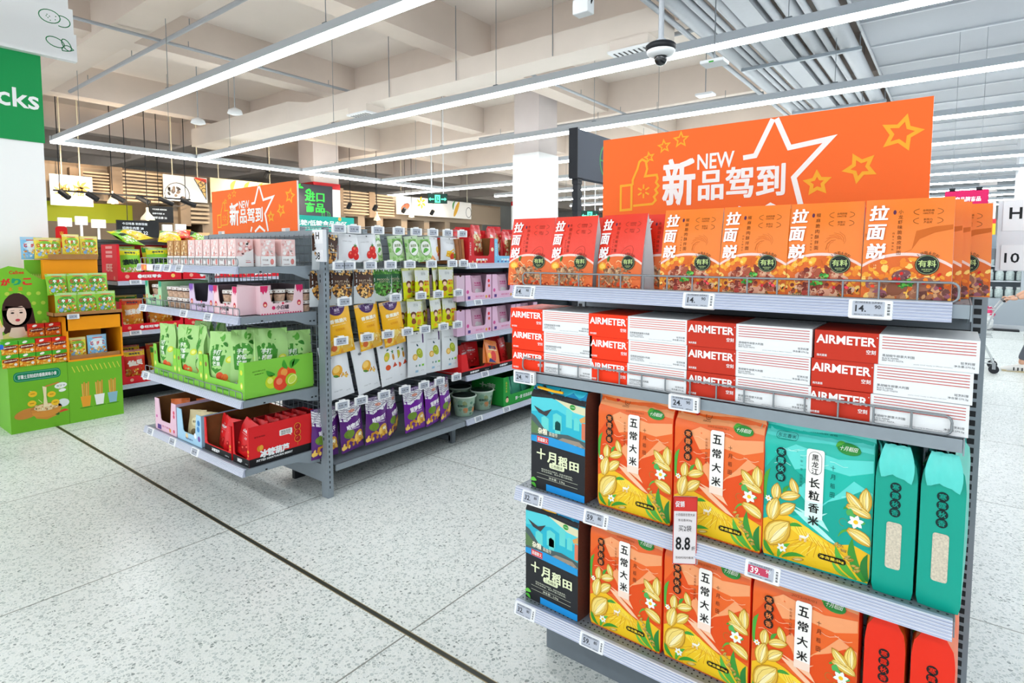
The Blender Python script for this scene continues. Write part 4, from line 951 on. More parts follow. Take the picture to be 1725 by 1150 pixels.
jars([(-4.08+.078*i, 1.63+.08*j) for i in range(4) for j in range(2)], (zz, zz+.0675), 'stacked loose between the pale green and the lilac tray')
jars([(-4.345+.075*i, 1.64) for i in range(3)], (zz+.005, zz+.0725), 'inside the pale green tray')
jars([(-3.33+.085*i, 1.63) for i in range(2)], (zz+.005, zz+.0725), 'inside the pink tray that faces forward')
jars([(-3.14, 1.75+.08*i) for i in range(3)], (zz+.005, zz+.0725), 'inside the pink tray turned toward the aisle')
jars([(-3.125-.0*j, 1.985-.072*(1-i)) for i in range(2) for j in range(1)], (zz, zz+.0675), 'stacked loose two high beside the post')
jars([(-3.5, 1.65)], (zz+.005,), 'alone inside the lilac tray')

# green fruit bags and their trays
def lime_art(mb, S, W, H):
    rnd = random.Random(5); g2 = INK('#3f8f2a'); w_ = INK('#eef6ea')
    mb.poly(S, [(-W*.44, H*.72), (-W*.2, H*.78), (W*.05, H*.76), (W*.18, H*.66), (W*.12, H*.5), (W*.0, H*.34), (-W*.2, H*.26), (-W*.38, H*.34)], g2, 1)
    for i in range(3): mb.text(S, ('手打', '柠檬', '芒果')[i], -W*.16, H*(.64-.1*i), w_, h=H*.085, w=W*.3, L=2, bold=.03, shear=.15)
    mb.poly(S, leafp(W*.05, H*.8, .04, .024, -.5), INK('#2f7a24'), 2); mb.poly(S, ell(W*.3, H*.52, W*.13, W*.1, .4), INK('#d8df3a'), 3); mb.poly(S, ell(W*.3, H*.52, W*.08, W*.06, .4), INK('#eef08a'), 4)
    mb.poly(S, [(-W*.4, .004), (W*.4, .004), (W*.42, H*.1), (0, H*.16), (-W*.42, H*.1)], INK('#dfe6e4'), 2)
    for u, v, r, c in ((-.05, .22, .13, '#e2532a'), (.12, .2, .11, '#f0782f'), (0, .12, .12, '#d8381f'), (.2, .1, .1, '#bfd43a'), (-.2, .12, .1, '#a8c92f')):
        mb.disc(S, W*u, H*v, W*r, INK(c), 3+v*2)
    mb.disc(S, -W*.0, H*.9, W*.11, INK('#5aa83a'), 1, rv=W*.13)
LIME = FOIL('#a9d883'); GL = 'green lime and mango bags on the third shelf'
kl = [Kind(pouch('fruit_bag', 'x', 'snack bag', .19, .335+.012*i, .08, LIME, lime_art, bulge=.02, wr=.006+.0015*i, seed=i+1, taper=.05), GL) for i in range(3)]
zz = H08L[2]+.006
def gtray_art(mb, S, W, H, lo, p):
    for s_ in (-1, 1):
        mb.disc(S, s_*(W/2-p*.45), H*.72, p*.2, INK('#8a6a3a' if s_ < 0 else '#d8df3a'), 1, rv=p*.22); mb.disc(S, s_*(W/2-p*.45), H*.36, p*.22, INK('#d3dd3c'), 1, rv=p*.3); mb.disc(S, s_*(W/2-p*.45), H*.36, p*.12, INK('#eef3a0'), 2, rv=p*.18)
    mb.rect(S, -W*.2, lo*.3, W*.12, lo*.42, INK('#4a8f2c'), 1); mb.rect(S, -W*.2, lo*.52, W*.2, lo*.58, INK('#6aa84a'), 1)
def gside(mb, S, D, H):
    rnd = random.Random(2)
    mb.poly(S, ell(D*.58, H*.2, D*.24, H*.05, .08), INK('#84c04a'), 1)
    for u, v, r, c, q in ((.56, .52, .105, '#e8622a', 3), (.5, .3, .105, '#e4472a', 5), (.66, .5, .07, '#ea4a24', 3.5), (.37, .36, .088, '#c3d62c', 4), (.66, .33, .09, '#a8c92a', 6)):
        mb.disc(S, D*u, H*v, D*r, INK(c), q, n=24)
    mb.disc(S, D*.555, H*.57, D*.05, INK('#f3a04a'), 4); mb.disc(S, D*.48, H*.34, D*.045, INK('#f08a60'), 6); mb.disc(S, D*.35, H*.4, D*.04, INK('#e0ea70'), 5)
    mb.poly(S, ell(D*.67, H*.34, D*.075, D*.055, .7), INK('#e8efa0'), 7); mb.poly(S, ell(D*.67, H*.34, D*.062, D*.045, .7), INK('#c8dc50'), 8)
    for a, u, v in ((1.9, .6, .66), (1.1, .66, .66), (2.6, .42, .55), (.6, .68, .7)): mb.poly(S, leafp(D*u, H*v, .06, .028, a), INK('#3f9a2c'), 4)
    mb.text(S, '手打柠檬与芒果', D*.2, H*.72, INK('#3a6a1c'), w=D*.18, h=.008, L=1, rot=.06); mb.text(S, '清爽果味', D*.2, H*.64, INK('#3a6a1c'), w=D*.13, h=.007, L=1, rot=.06)
GC = '#83cb45'
gt = tray('fruit_tray', 'lime green tray at the outer end of the third shelf', .36, .4, .205, GC, .38, .17, art=gtray_art); put(gt, -4.13, 1.582, zz-.005)
gt2 = dup(gt, (-3.765, 1.582, zz-.005), 0, 'lime green tray in the middle of the third shelf')
gt3 = tray('fruit_tray', 'lime green tray with mangoes and limes pictured on its aisle side', .48, .43, .21, GC, .38, .14, art=gtray_art, side_art=gside); put(gt3, -3.335, 1.582, zz-.005)
for i, (x, y, k, rx, rz, lab) in enumerate(((-4.17, 1.66, 0, .12, .15, 'green fruit bag leaning out of the outermost lime green tray'), (-3.87, 1.65, 1, .05, .3, 'green fruit bag standing narrow in the middle lime green tray'), (-3.7, 1.655, 2, .02, -.25, 'green fruit bag with a pointed corner in the middle lime green tray'),
    (-3.47, 1.67, 0, .05, .5, 'green fruit bag at the cut front of the tray with the fruit picture'), (-3.33, 1.73, 1, -.08, .95, 'green fruit bag with folded top behind the corner of the fruit picture tray'), (-3.19, 1.80, 2, -.05, 1.2, 'large green fruit bag bulging over the fruit picture'), (-3.17, 1.945, 0, .0, 1.35, 'green fruit bag next to the post, with lime slice visible'),
    (-4.0, 1.78, 1, 0, .1, 'green fruit bag at the back of the outermost lime green tray'), (-3.8, 1.80, 2, 0, -.2, 'green fruit bag at the back of the middle lime green tray'), (-3.45, 1.87, 0, 0, .4, 'green fruit bag at the back of the fruit picture tray'))):
    kl[k].put((x, y, zz+.008), (rx, 0, rz), lab)

# lowest shelf: pink, blue and red trays
zz = H08L[3]+.001
def ptray_art(mb, S, W, H, lo, p):
    mb.rect(S, -W*.4, lo*.1, -W*.22, lo*.55, INK('#5a3f8a'), 1); mb.text(S, '果干脆脆', W*.02, lo*.5, INK('#c84a8a'), w=W*.4, h=lo*.2, L=1)
    mb.disc(S, W*.4, H*.72, .013, INK('#d8486a'), 1); mb.disc(S, W*.4, H*.6, .013, INK('#d8486a'), 1); mb.disc(S, W*.2, lo*.35, .014, INK('#e8a04a'), 1); mb.disc(S, W*.38, lo*.4, .012, INK('#d8486a'), 1); mb.disc(S, -W*.42, H*.42, .01, INK('#c84a9a'), 1)
put(tray('snack_tray', 'pale pink tray with one orange bag on the lowest shelf', .33, .42, .215, '#e9c3d6', .33, .27, art=ptray_art), -4.16, 1.582, zz)
def btray_art(mb, S, W, H, lo, p):
    for u, v, c in ((.4, .75, '#3a7ab8'), (.38, .55, '#4a8ac8'), (.25, .3, '#f0f2f6'), (.4, .25, '#7a5aa8'), (-.1, .2, '#e8d0a0')): mb.disc(S, W*u, H*v, .018, INK(c), 1)
    mb.text(S, '酸奶果块', 0, lo*.4, INK('#3a4a8a'), w=W*.3, h=lo*.2, L=2)
put(tray('snack_tray', 'pale blue tray of cream coloured bags on the lowest shelf', .34, .42, .20, '#a8d2ec', .3, .25, art=btray_art), -3.81, 1.582, zz)
def haw_side(mb, S, D, H):
    mb.rect(S, 0, 0, D, H*.2, INK('#17171a'), 1); mb.text(S, '冰糖葫芦', D*.36, H*.27, WHITE, w=D*.42, h=H*.2, L=3, bold=.05); mb.text(S, 'PITTED HAWTHORN BERRY', D*.36, H*.12, WHITE, w=D*.52, h=H*.055, L=3, bold=.03)
    mb.rrect(S, D*.43, H*.6, D*.62, H*.75, .006, INK('#f4f0ee'), 2); mb.poly(S, [(D*.57, H*.6), (D*.6, H*.6), (D*.605, H*.55)], INK('#f4f0ee'), 2); mb.text(S, '酸酸甜甜', D*.525, H*.7, INK('#2a2624'), w=D*.14, L=3); mb.text(S, '糖葫芦来啦', D*.525, H*.64, INK('#2a2624'), w=D*.14, L=3)
    for v in (.42, .58, .74): mb.disc(S, D*.7, H*v, D*.042, INK('#b8141c'), 3, n=16); mb.stroke(S, ell(D*.7, H*v, D*.047, D*.047, 0, 16), .003, INK('#e0a02c'), 2.5, True); mb.poly(S, leafp(D*.68, H*v-.004, .018, .006, .8), INK('#e8604a'), 4)
    mb.rect(S, D*.697, H*.24, D*.703, H*.36, INK('#c88a2c'), 2); mb.disc(S, D*.14, H*.42, .013, INK('#d88a1c'), 3, rv=.017); mb.disc(S, D*.17, H*.43, .012, INK('#e8a83a'), 3.5, rv=.016)
    mb.text(S, '老北京风味', D*.15, H*.72, INK('#3a1010'), w=D*.15, h=.01, L=3)
def haw_art(mb, S, W, H, lo, p):
    mb.rect(S, -W/2, 0, W/2, H*.2, INK('#17171a'), 1); mb.text(S, '冰糖葫芦', -W*.08, H*.1, WHITE, w=W*.3, h=H*.1, L=2, bold=.04); mb.text(S, '净含量108g', W*.34, H*.07, WHITE, w=W*.14, L=2)
    mb.disc(S, W*.46, H*.4, .009, INK('#e0a02c'), 1); mb.disc(S, W*.46, H*.3, .006, INK('#e0a02c'), 1)
RT = '#dc2227'
put(tray('hawthorn_tray', 'red tray with black base holding an upright red bag on the lowest shelf', .33, .425, .2, RT, .22, .09, art=haw_art), -3.45, 1.59, zz, 0)
ht = tray('hawthorn_tray', 'red tray lettered with hawthorn sticks on its side toward the aisle, lowest shelf', .35-.17, .43, .228, RT, .2, .1, INK('#8a1418'), art=haw_art, side_art=haw_side); put(ht, -3.175, 1.59, zz)
def haw_bag_art(mb, S, W, H):
    mb.text(S, '山楂糖葫芦', 0, H*.66, WHITE, w=W*.62, h=.016, L=1, bold=.02); mb.text(S, '老北京风味', 0, H*.76, WHITE, w=W*.3, h=.008, L=1); mb.rect(S, -W*.3, H*.58, W*.3, H*.585, WHITE, 1); mb.text(S, '去核', 0, H*.5, WHITE, w=W*.12, h=.012, L=1)
    for u, v in ((-.2, .25), (.05, .2), (.22, .28)): mb.disc(S, W*u, H*v, .02, INK('#b01418'), 1); mb.disc(S, W*u-.005, H*v+.005, .006, INK('#f06a5a'), 2)
RF = FOIL('#d8191f'); GH = 'red hawthorn bags on the lowest shelf'
kh = [Kind(pouch('hawthorn_bag', 'x', 'snack bag', .15, .2, .045, RF, haw_bag_art, bulge=.01, wr=.003, seed=i, taper=.02), GH) for i in range(2)]
kh[0].put((-3.53, 1.68, zz+.006), (-.05, 0, -.2), 'red hawthorn bag standing upright in the tray next to the blue one')
kh[1].put((-3.39, 1.66, zz+.006), (-.1, 0, .15), 'red hawthorn bag second in the tray next to the blue one')
kh[0].put((-3.25, 1.64, zz+.04), (-.12, .42, .25), 'red hawthorn bag fallen askew over the front of the lettered tray')
for i in range(6): kh[i % 2].put((-3.178+.004*(i % 2), 1.69+.06*i, zz+.035), (-.14-.04*(i % 3), 0, .06), 'red hawthorn bag leaning in the lettered red tray, %s from its cut front' % ORD[i], scale=(.95, 1, 1))
def cream_art(mb, S, W, H):
    mb.disc(S, 0, H*.6, W*.3, INK('#e8dfb8'), 1, rv=H*.16); mb.text(S, '酸奶块', 0, H*.6, INK('#4a3a2a'), w=W*.4, L=2); mb.disc(S, -W*.1, H*.25, .02, INK('#7a6a4a'), 1); mb.disc(S, W*.15, H*.2, .018, INK('#f4efe0'), 1)
kc = Kind(pouch('yoghurt_bag', 'x', 'snack bag', .12, .18, .05, FOIL('#cdbf94'), cream_art, bulge=.01, wr=.004, seed=2), 'cream coloured bags in the blue tray')
kc.put((-3.86, 1.66, zz+.006), (-.05, 0, .5), 'cream coloured bag nearer the pink tray inside the blue tray'); kc.put((-3.75, 1.68, zz+.006), (-.05, 0, .45), 'cream coloured bag nearer the red tray inside the blue tray')
ko = Kind(pouch('fruit_crisp_bag', 'x', 'snack bag', .12, .19, .045, FOIL('#d8681c'), None, bulge=.01, wr=.005, seed=4), 'orange bags in the pink tray')
ko.put((-4.22, 1.7, zz+.006), (-.1, 0, .9), 'orange bag standing edge-on in the pale pink tray'); ko.put((-4.08, 1.8, zz+.006), (-.15, 0, .8), 'orange bag further back in the pale pink tray')

# board signs above both end displays
def new_sign(label):
    W, H = 1.06, .33; t = thing('promotion_board', label, 'sign board')
    mb = MB(); mb.box(-W/2, W/2, 0, .012, 0, H, INK('#f4f0ee')); S = FRONT(0); mb.rect(S, -W/2, 0, W/2, H, INK('#ff7026'), 1)
    link('orange_board', mb, t)
    mb = MB(); S = FRONT(-.0005); U = lambda x: (x-.5)*W; V = lambda y: (1-y)*H; yl = INK('#fdb32b'); wt = INK('#fffdfb')
    P = lambda pts: [(U(x), V(y)) for x, y in pts]
    # thumbs-up outline
    mb.stroke(S, P([(.075, .845), (.075, .56), (.118, .555), (.118, .84)]), .009, yl, 2, True)
    mb.stroke(S, P([(.125, .8), (.2, .79), (.212, .75), (.205, .71), (.218, .67), (.21, .63), (.222, .59), (.212, .55), (.218, .51), (.214, .465), (.17, .47), (.178, .39), (.172, .3), (.158, .275), (.147, .3), (.14, .38), (.122, .5), (.122, .56)]), .0085, yl, 2)
    for i in range(6): a = PI/2+PI/3*i; mb.stroke(S, [(U(.165)+.009*math.cos(a), V(.64)+.009*math.sin(a)), (U(.165)+.026*math.cos(a), V(.64)+.026*math.sin(a))], .0065, yl, 2)
    for x, y, r, q in ((.185, .26, .018, .2), (.24, .155, .022, .1), (.30, .105, .026, 0)): mb.stroke(S, star(U(x), V(y), r, PI/2+q), .005, yl, 2, True)
    for x, y, r, q in ((.725, .68, .032, .05), (.835, .565, .038, .45), (.93, .29, .045, -.25)): mb.stroke(S, star(U(x), V(y), r, PI/2+q, .5), .0105, yl, 2, True)
    # white open star
    mb.stroke(S, P([(.508, .37), (.545, .36), (.595, .015)]), .0165, wt, 2); mb.stroke(S, P([(.605, .015), (.645, .315), (.755, .27), (.66, .61), (.69, .98)]), .0165, wt, 2); mb.stroke(S, P([(.54, .98), (.595, .87), (.655, .98)]), .016, wt, 2); mb.stroke(S, P([(.49, .98), (.505, .87)]), .015, wt, 2)
    mb.text(S, '新', U(.295), V(.565), wt, h=H*.52, w=W*.116, L=3, bold=.026); mb.text(S, 'NEW', U(.42), V(.37), wt, h=H*.165, w=W*.122, L=3, bold=.02)
    mb.text(S, '品驾到', U(.5), V(.62), wt, h=H*.33, w=W*.272, L=3, bold=.024)
    for x in (.12, .88): mb.rect(S, U(x)-.045, 0, U(x)+.045, .022, INK('#f6e4dc'), 4)
    link('printed_design', mb, t)
    mb = MB()
    for x in (-.42, .42): mb.box(x-.02, x+.02, -.003, .016, -.03, .02, M('#e8eef2', .2, trans=.4))
    link('clear_holder', mb, t); return t
kb2 = Kind(new_sign('x'), 'orange promotion boards on the shelf ends')
kb2.put((-.603, 2.06, 1.62), 0, 'large orange board with stars standing above the noodle pouches')
kb2.put((-3.85, 2.055, 1.647), 0, 'orange board with stars standing above the nougat packs', scale=(1.06, 1, .95))
def blade(label, num, w_, hc, hs, ns):
    t = thing('aisle_number_sign', label, 'sign'); mb = MB(); mb.box(0, w_, 0, .02, 0, .19, INK('#e6e8ee')); link('plate', mb, t)
    mb = MB(); mb.box(.010, w_-.004, -.003, 0, .108, .19, INK('#f3f4f8')); S2 = FRONT(-.003); mb.text(S2, 'H', hc, .155, BLACK, h=hs, w=hs*.85, L=1, bold=.02); mb.box(.010, w_-.004, -.003, 0, .002, .07, INK('#f3f4f8')); mb.text(S2, num, hc-.003, .035, BLACK, h=ns, w=ns*1.15, L=1, bold=.015)
    link('lettered_insert', mb, t); return t
blade('white aisle sign reading H 08 on the post of the far end display', '08', .115, .058, .042, .045).location = (-3.075, 2.015, 1.455)
b10 = blade('white aisle sign reading H 10 beside the top of the noodle shelf', '10', .1, .036, .031, .027); b10.location = (.082, 2.06, 1.455)
mb = MB(); mb.box(-.03, .01, .005, .015, .03, .06, STEEL); link('bracket', mb, b10)
# tags of the far end display
for i, (x, z) in enumerate(((-4.39, 1.39), (-4.09, 1.39), (-3.95, 1.39), (-3.78, 1.39), (-4.36, 1.115), (-3.74, 1.115), (-3.42, 1.115), (-4.36, .65), (-4.33, .265), (-3.98, .265), (-3.66, .265))):
    lv = 0 if i < 4 else 1 if i < 7 else 2 if i < 8 else 3; k = i-(0, 4, 7, 8)[lv]
    price('5', '90', (x, 1.541, z), 'white price tag, %s from outside on the %s rail of the far display' % (ORD[k], ('top', 'second', 'third', 'lowest')[lv]), TL, scribble=True, scale=(1.1, 1, 1.1), group='price tags of the far end display')
t = thing('promotion_strip', 'orange and white paper strip on the top rail of the far end display', 'label strip', (-4.25, 1.5405, 1.393)); mb = MB(); S = FRONT(0)
mb.box(-.09, .0, 0, .001, 0, .04, INK('#f07a4a')); mb.box(.0, .1, 0, .001, 0, .04, INK('#f4eef0')); mb.disc(S, -.03, .02, .014, INK('#f6c04a'), 1); link('paper', mb, t)

# ------------------------------------------------------------------ bags on hooks along the far aisle shelf
XH = -3.05
def hang(name, W, H, mat, art, D=.035, wr=.003, seed=0, hole=True, back=None, cat='snack bag'):
    t = thing(name, 'x', cat); S = pillow_S(W, H, D, wr, seed); B = lambda u, v, h: (S(-u, v, h)[0], -S(-u, v, h)[1], v)
    mb = MB(); face_grid(mb, S, W, H, mat, 10, 14); face_grid(mb, B, W, H, back or mat, 10, 14)
    if art: art(mb, S, W, H)
    link('printed_bag', mb, t)
    mb = MB(); mb.rect(S, -W/2, H-.02, W/2, H-.001, mat, 1.5)
    for i in range(5): mb.rect(S, -W/2, H-.003-.004*i, W/2, H-.0035-.004*i-.0008, M('#d9dce0', .4), 2)
    if hole: mb.disc(S, 0, H-.012, .005, DARK, 3, n=8)
    link('top_seal', mb, t); return t
def pillow_S(W, H, D, wr=.003, seed=0):
    ph = seed*2.1
    def S(u, v, h):
        t = max(0, min(1, v/H)); c = math.cos(PI*max(-.5, min(.5, u/W)))
        y = -(D/2)*(math.sin(PI*t)**.6 if 0 < t < 1 else 0)*c**.7-.0006-h+wr*math.sin(u*60+ph+v*20)*(1-c*.4)*math.sin(PI*t)
        return (u*(1-.03*math.sin(PI*t)), y, v)
    S.ref = .03; S.clip = (-W/2+.0005, W/2-.0005, .001, H-.001); return S
def a_tomato(mb, S, W, H):
    for u, v, r in ((.2, .42, .17), (.02, .24, .15), (.26, .2, .14)): mb.disc(S, W*u, H*v, W*r, INK('#d8231f'), 2+v, n=16); mb.disc(S, W*u-.008, H*v+.01, W*r*.3, INK('#f26a55'), 4)
    mb.poly(S, star(W*.2, H*.58, .018, PI/2, .3), INK('#3f8a3a'), 5); mb.text(S, 'tomato crisps', -W*.15, H*.72, INK('#a8a8ac'), w=W*.4, L=2)
def a_lettuce(mb, S, W, H):
    rnd = random.Random(3)
    for i in range(50): mb.poly(S, blob(rnd.uniform(-W/2, W/2), rnd.uniform(0, H*.9), .02, rnd, 7, .4), INK(rnd.choice(['#8cc06a', '#b4dc94', '#6fa850', '#cfe8b4'])), 1+(i % 3)*.3)
    mb.disc(S, 0, H*.52, W*.34, INK('#5a7a4a'), 3, rv=H*.31); mb.disc(S, 0, H*.52, W*.32, INK('#eef2ea'), 4, rv=H*.29); mb.text(S, '蔬菜脆', 0, H*.62, INK('#7a8a5a'), w=W*.4, L=5, bold=.02); mb.poly(S, leafp(-W*.2, H*.36, W*.4, .03, .3), INK('#5cae3c'), 5)
def a_banana(mb, S, W, H):
    mb.stroke(S, [(-W*.2, H*.3), (W*.05, H*.3), (W*.28, H*.42), (W*.36, H*.58)], .035, INK('#f2c21c'), 2); mb.stroke(S, [(-W*.22, H*.26), (W*.0, H*.22), (W*.25, H*.3)], .03, INK('#e0a818'), 2.5)
    mb.disc(S, W*.15, H*.17, .024, INK('#d8442c'), 3); mb.disc(S, W*.33, H*.2, .02, INK('#6aa83a'), 3); mb.text(S, 'fruit crisps', 0, H*.74, INK('#a8a8ac'), w=W*.4, L=2)
def a_mango(mb, S, W, H):
    mb.disc(S, W*.2, H*.46, W*.18, INK('#f0a82c'), 2); mb.disc(S, W*.16, H*.5, W*.1, INK('#f6cc58'), 3); mb.disc(S, W*.3, H*.26, W*.1, INK('#d85a2c'), 3); mb.poly(S, [(-W/2, .002), (W*.1, .002), (-W/2, H*.26)], INK('#e89a5a'), 2)
def nuts(pal, band, txt, top):
    def art(mb, S, W, H):
        rnd = random.Random(9); mb.rect(S, -W/2, H*.5, W/2, H*.82, INK(band), 1); mb.rect(S, -W/2, H*.82, W/2, H, INK(top), 1); mb.text(S, txt, 0, H*.66, INK('#d8c4a8'), w=W*.6, h=H*.055, L=3); mb.text(S, '每日坚果 干果', 0, H*.59, INK('#c4b090'), w=W*.4, L=3)
        mb.poly(S, ell(0, H*.48, W*.43, H*.33, 0, 20, PI, 2*PI), INK('#3a2418'), 1.5)
        food(mb, S, -W*.42, H*.17, W*.42, H*.55, pal, 90, .013, rnd, 3, (.6, 1.), lambda u, v: (u/(W*.42))**2+((v-H*.48)/(H*.31))**2 < 1)
        food(mb, S, -W*.45, H*.84, W*.45, H*.95, pal, 20, .012, rnd, 3, (.6, 1.))
        mb.text(S, 'net 100g', W*.2, H*.08, INK('#6a7078'), w=W*.2, L=2)
    return art
def a_yellow(mb, S, W, H):
    rnd = random.Random(4)
    mb.poly(S, ell(0, H*.985, W*.34, H*.2, 0, 20, PI, 2*PI), INK('#4b2a63'), 2); mb.text(S, '果然', 0, H*.9, INK('#d8c8e0'), w=W*.2, L=3, bold=.02); mb.text(S, 'DRIED FRUIT', 0, H*.845, INK('#d8c8e0'), w=W*.22, L=3)
    mb.text(S, '香蕉脆片', 0, H*.68, INK('#fffbe8'), w=W*.66, h=H*.085, L=3, bold=.035); mb.text(S, 'BANANA CHIPS', 0, H*.6, INK('#fff3c0'), w=W*.5, h=H*.025, L=3); mb.text(S, '轻甜酥脆', 0, H*.5, INK('#d88a1a'), w=W*.34, L=3)
    food(mb, S, -W*.42, .008, W*.42, H*.3, ['#f4d878', '#f9e6a8', '#e8b848', '#f0c860', '#e09a3a'], 46, .028, rnd, 3, (.5, .9), lambda u, v: v < H*.31-.25*abs(u))
    mb.disc(S, -W*.3, H*.14, .02, INK('#d86a3a'), 5)
def a_boy(mb, S, W, H):
    mb.rect(S, -W/2, 0, W/2, H*.56, INK('#d9dd16'), 1); mb.rect(S, -W/2, H*.56, W/2, H, INK('#dfe2e0'), 1)
    mb.disc(S, -W*.18, H*.5, W*.17, INK('#6a3a2a'), 3, rv=H*.1); mb.disc(S, -W*.18, H*.46, W*.12, INK('#f2cca4'), 4, rv=H*.07); mb.poly(S, blob(-W*.16, H*.3, W*.17, random.Random(1), 8, .25), INK('#8a4a2c'), 3.5)
    mb.text(S, '烘焙', W*.2, H*.56, INK('#e8861c'), w=W*.34, h=H*.07, L=4, bold=.04); mb.text(S, '果干', W*.2, H*.46, INK('#d8641c'), w=W*.34, h=H*.07, L=4, bold=.04)
    mb.poly(S, blob(W*.2, H*.26, W*.17, random.Random(2), 9, .2), INK('#e09a2c'), 3.5); mb.rect(S, -W*.32, H*.07, -W*.08, H*.17, INK('#f2b81c'), 3); mb.rect(S, W*.08, H*.07, W*.4, H*.11, INK('#5a3a2a'), 3); mb.text(S, '原味', 0, H*.8, INK('#a8b0b0'), w=W*.3, L=3)
def a_jack(mb, S, W, H):
    rnd = random.Random(6); mb.disc(S, -W*.02, H*.5, W*.2, INK('#e2a330'), 2, rv=W*.17, rot=.5); mb.disc(S, -W*.05, H*.53, W*.13, INK('#f2c868'), 3, rv=W*.1, rot=.5)
    food(mb, S, W*.0, H*.34, W*.36, H*.44, ['#e0a83a', '#c98a24', '#f0c860'], 16, .012, rnd, 3, (.4, .8)); mb.poly(S, ell(-W*.1, H*.41, .02, .008, -.3), INK('#5a8a3a'), 3.5)
    mb.disc(S, -W*.2, H*.76, .013, INK('#7a7f84'), 2, rv=.008); mb.text(S, 'mango chips', -W*.1, H*.14, INK('#a0a4a8'), w=W*.3, L=2); mb.text(S, 'net 35g', W*.28, H*.1, INK('#a0a4a8'), w=W*.16, L=2)
def a_four(mb, S, W, H):
    mb.disc(S, -W*.14, H*.58, W*.12, INK('#b9b83a'), 2, rv=W*.18, rot=-.5); mb.disc(S, -W*.17, H*.56, W*.08, INK('#e0b84a'), 2.5); mb.poly(S, leafp(-W*.12, H*.7, .024, .012, .3), INK('#3a6a5a'), 3)
    mb.disc(S, W*.18, H*.55, W*.07, INK('#c8862a'), 2, rv=W*.12); mb.poly(S, star(W*.17, H*.66, .02, PI/2, .35), INK('#4a7a4a'), 3); mb.disc(S, -W*.14, H*.36, W*.13, INK('#d85428'), 2, rv=W*.1); mb.poly(S, [(W*.08, H*.34), (W*.36, H*.35), (W*.22, H*.44)], INK('#c8482c'), 2); mb.disc(S, -W*.3, H*.8, .014, INK('#7a7f84'), 2, rv=.008)
    mb.text(S, 'mixed fruit', -W*.15, H*.14, INK('#a0a4a8'), w=W*.3, L=2)
def a_pear(mb, S, W, H):
    mb.disc(S, W*.08, H*.52, W*.16, INK('#a3b032'), 2, rv=W*.22, rot=.6); mb.disc(S, W*.05, H*.55, W*.08, INK('#c8d058'), 3, rot=.6); mb.disc(S, -W*.17, H*.44, W*.13, INK('#dfae4a'), 3); mb.disc(S, -W*.17, H*.44, W*.08, INK('#f0d080'), 4); mb.poly(S, leafp(W*.0, H*.68, .024, .012, 2.2), INK('#2a4a5a'), 4)
    mb.rect(S, W*.27, H*.74, W*.35, H*.95, INK('#4b2a63'), 2); mb.text(S, 'DRIED PEAR', -W*.1, H*.78, INK('#b0b4b8'), w=W*.5, h=H*.03, L=2); mb.rect(S, W*.2, H*.22, W*.34, H*.265, INK('#7ac030'), 2)
    mb.disc(S, -W*.1, H*.24, .008, INK('#8a9a9a'), 2); mb.disc(S, W*.08, H*.24, .008, INK('#5a9a8a'), 2); mb.rect(S, -W*.14, H*.09, W*.02, H*.14, INK('#9ac0d8'), 2); mb.text(S, 'net 50g', W*.25, H*.12, INK('#a0a4a8'), w=W*.16, L=2)
def a_purple(txt):
    def art(mb, S, W, H):
        rnd = random.Random(12)
        mb.poly(S, [(-W/2, H*.98), (W/2, H*.98), (W/2, H*.86), (W*.2, H*.7), (0, H*.73), (-W*.25, H*.64), (-W/2, H*.68)], INK('#ecebf0'), 1)
        for k in range(7): mb.stroke(S, [(-W/2+W*i/14, min(H*.97, max(H*(.66+.015*i), H*(.95-.04*k)+.006*math.sin(i*1.6+k)))) for i in range(15)], .0028, INK('#4a3f6a'), 2)
        mb.disc(S, -W*.02, H*.84, W*.14, INK('#e8a08a'), 3, rv=H*.03); mb.text(S, txt, W*.02, H*.54, INK('#f6f2f8'), w=W*.66, h=H*.11, L=3, bold=.045, rot=.16); mb.rect(S, -W*.2, H*.455, W*.25, H*.47, INK('#c8b0d8'), 3)
        mb.disc(S, -W*.22, H*.38, W*.2, INK('#6a8a2c'), 3, rv=W*.15); mb.disc(S, W*.2, H*.27, W*.22, INK('#d8a43a'), 4); mb.disc(S, W*.22, H*.3, W*.09, INK('#eef0dc'), 5)
        food(mb, S, -W*.42, H*.1, W*.4, H*.27, ['#e0ac40', '#c98a28', '#f0c860'], 26, .022, rnd, 5, (.4, .8))
    return art
WH_F, GR_F = FOIL('#e4e6ea'), FOIL('#b4d49c')
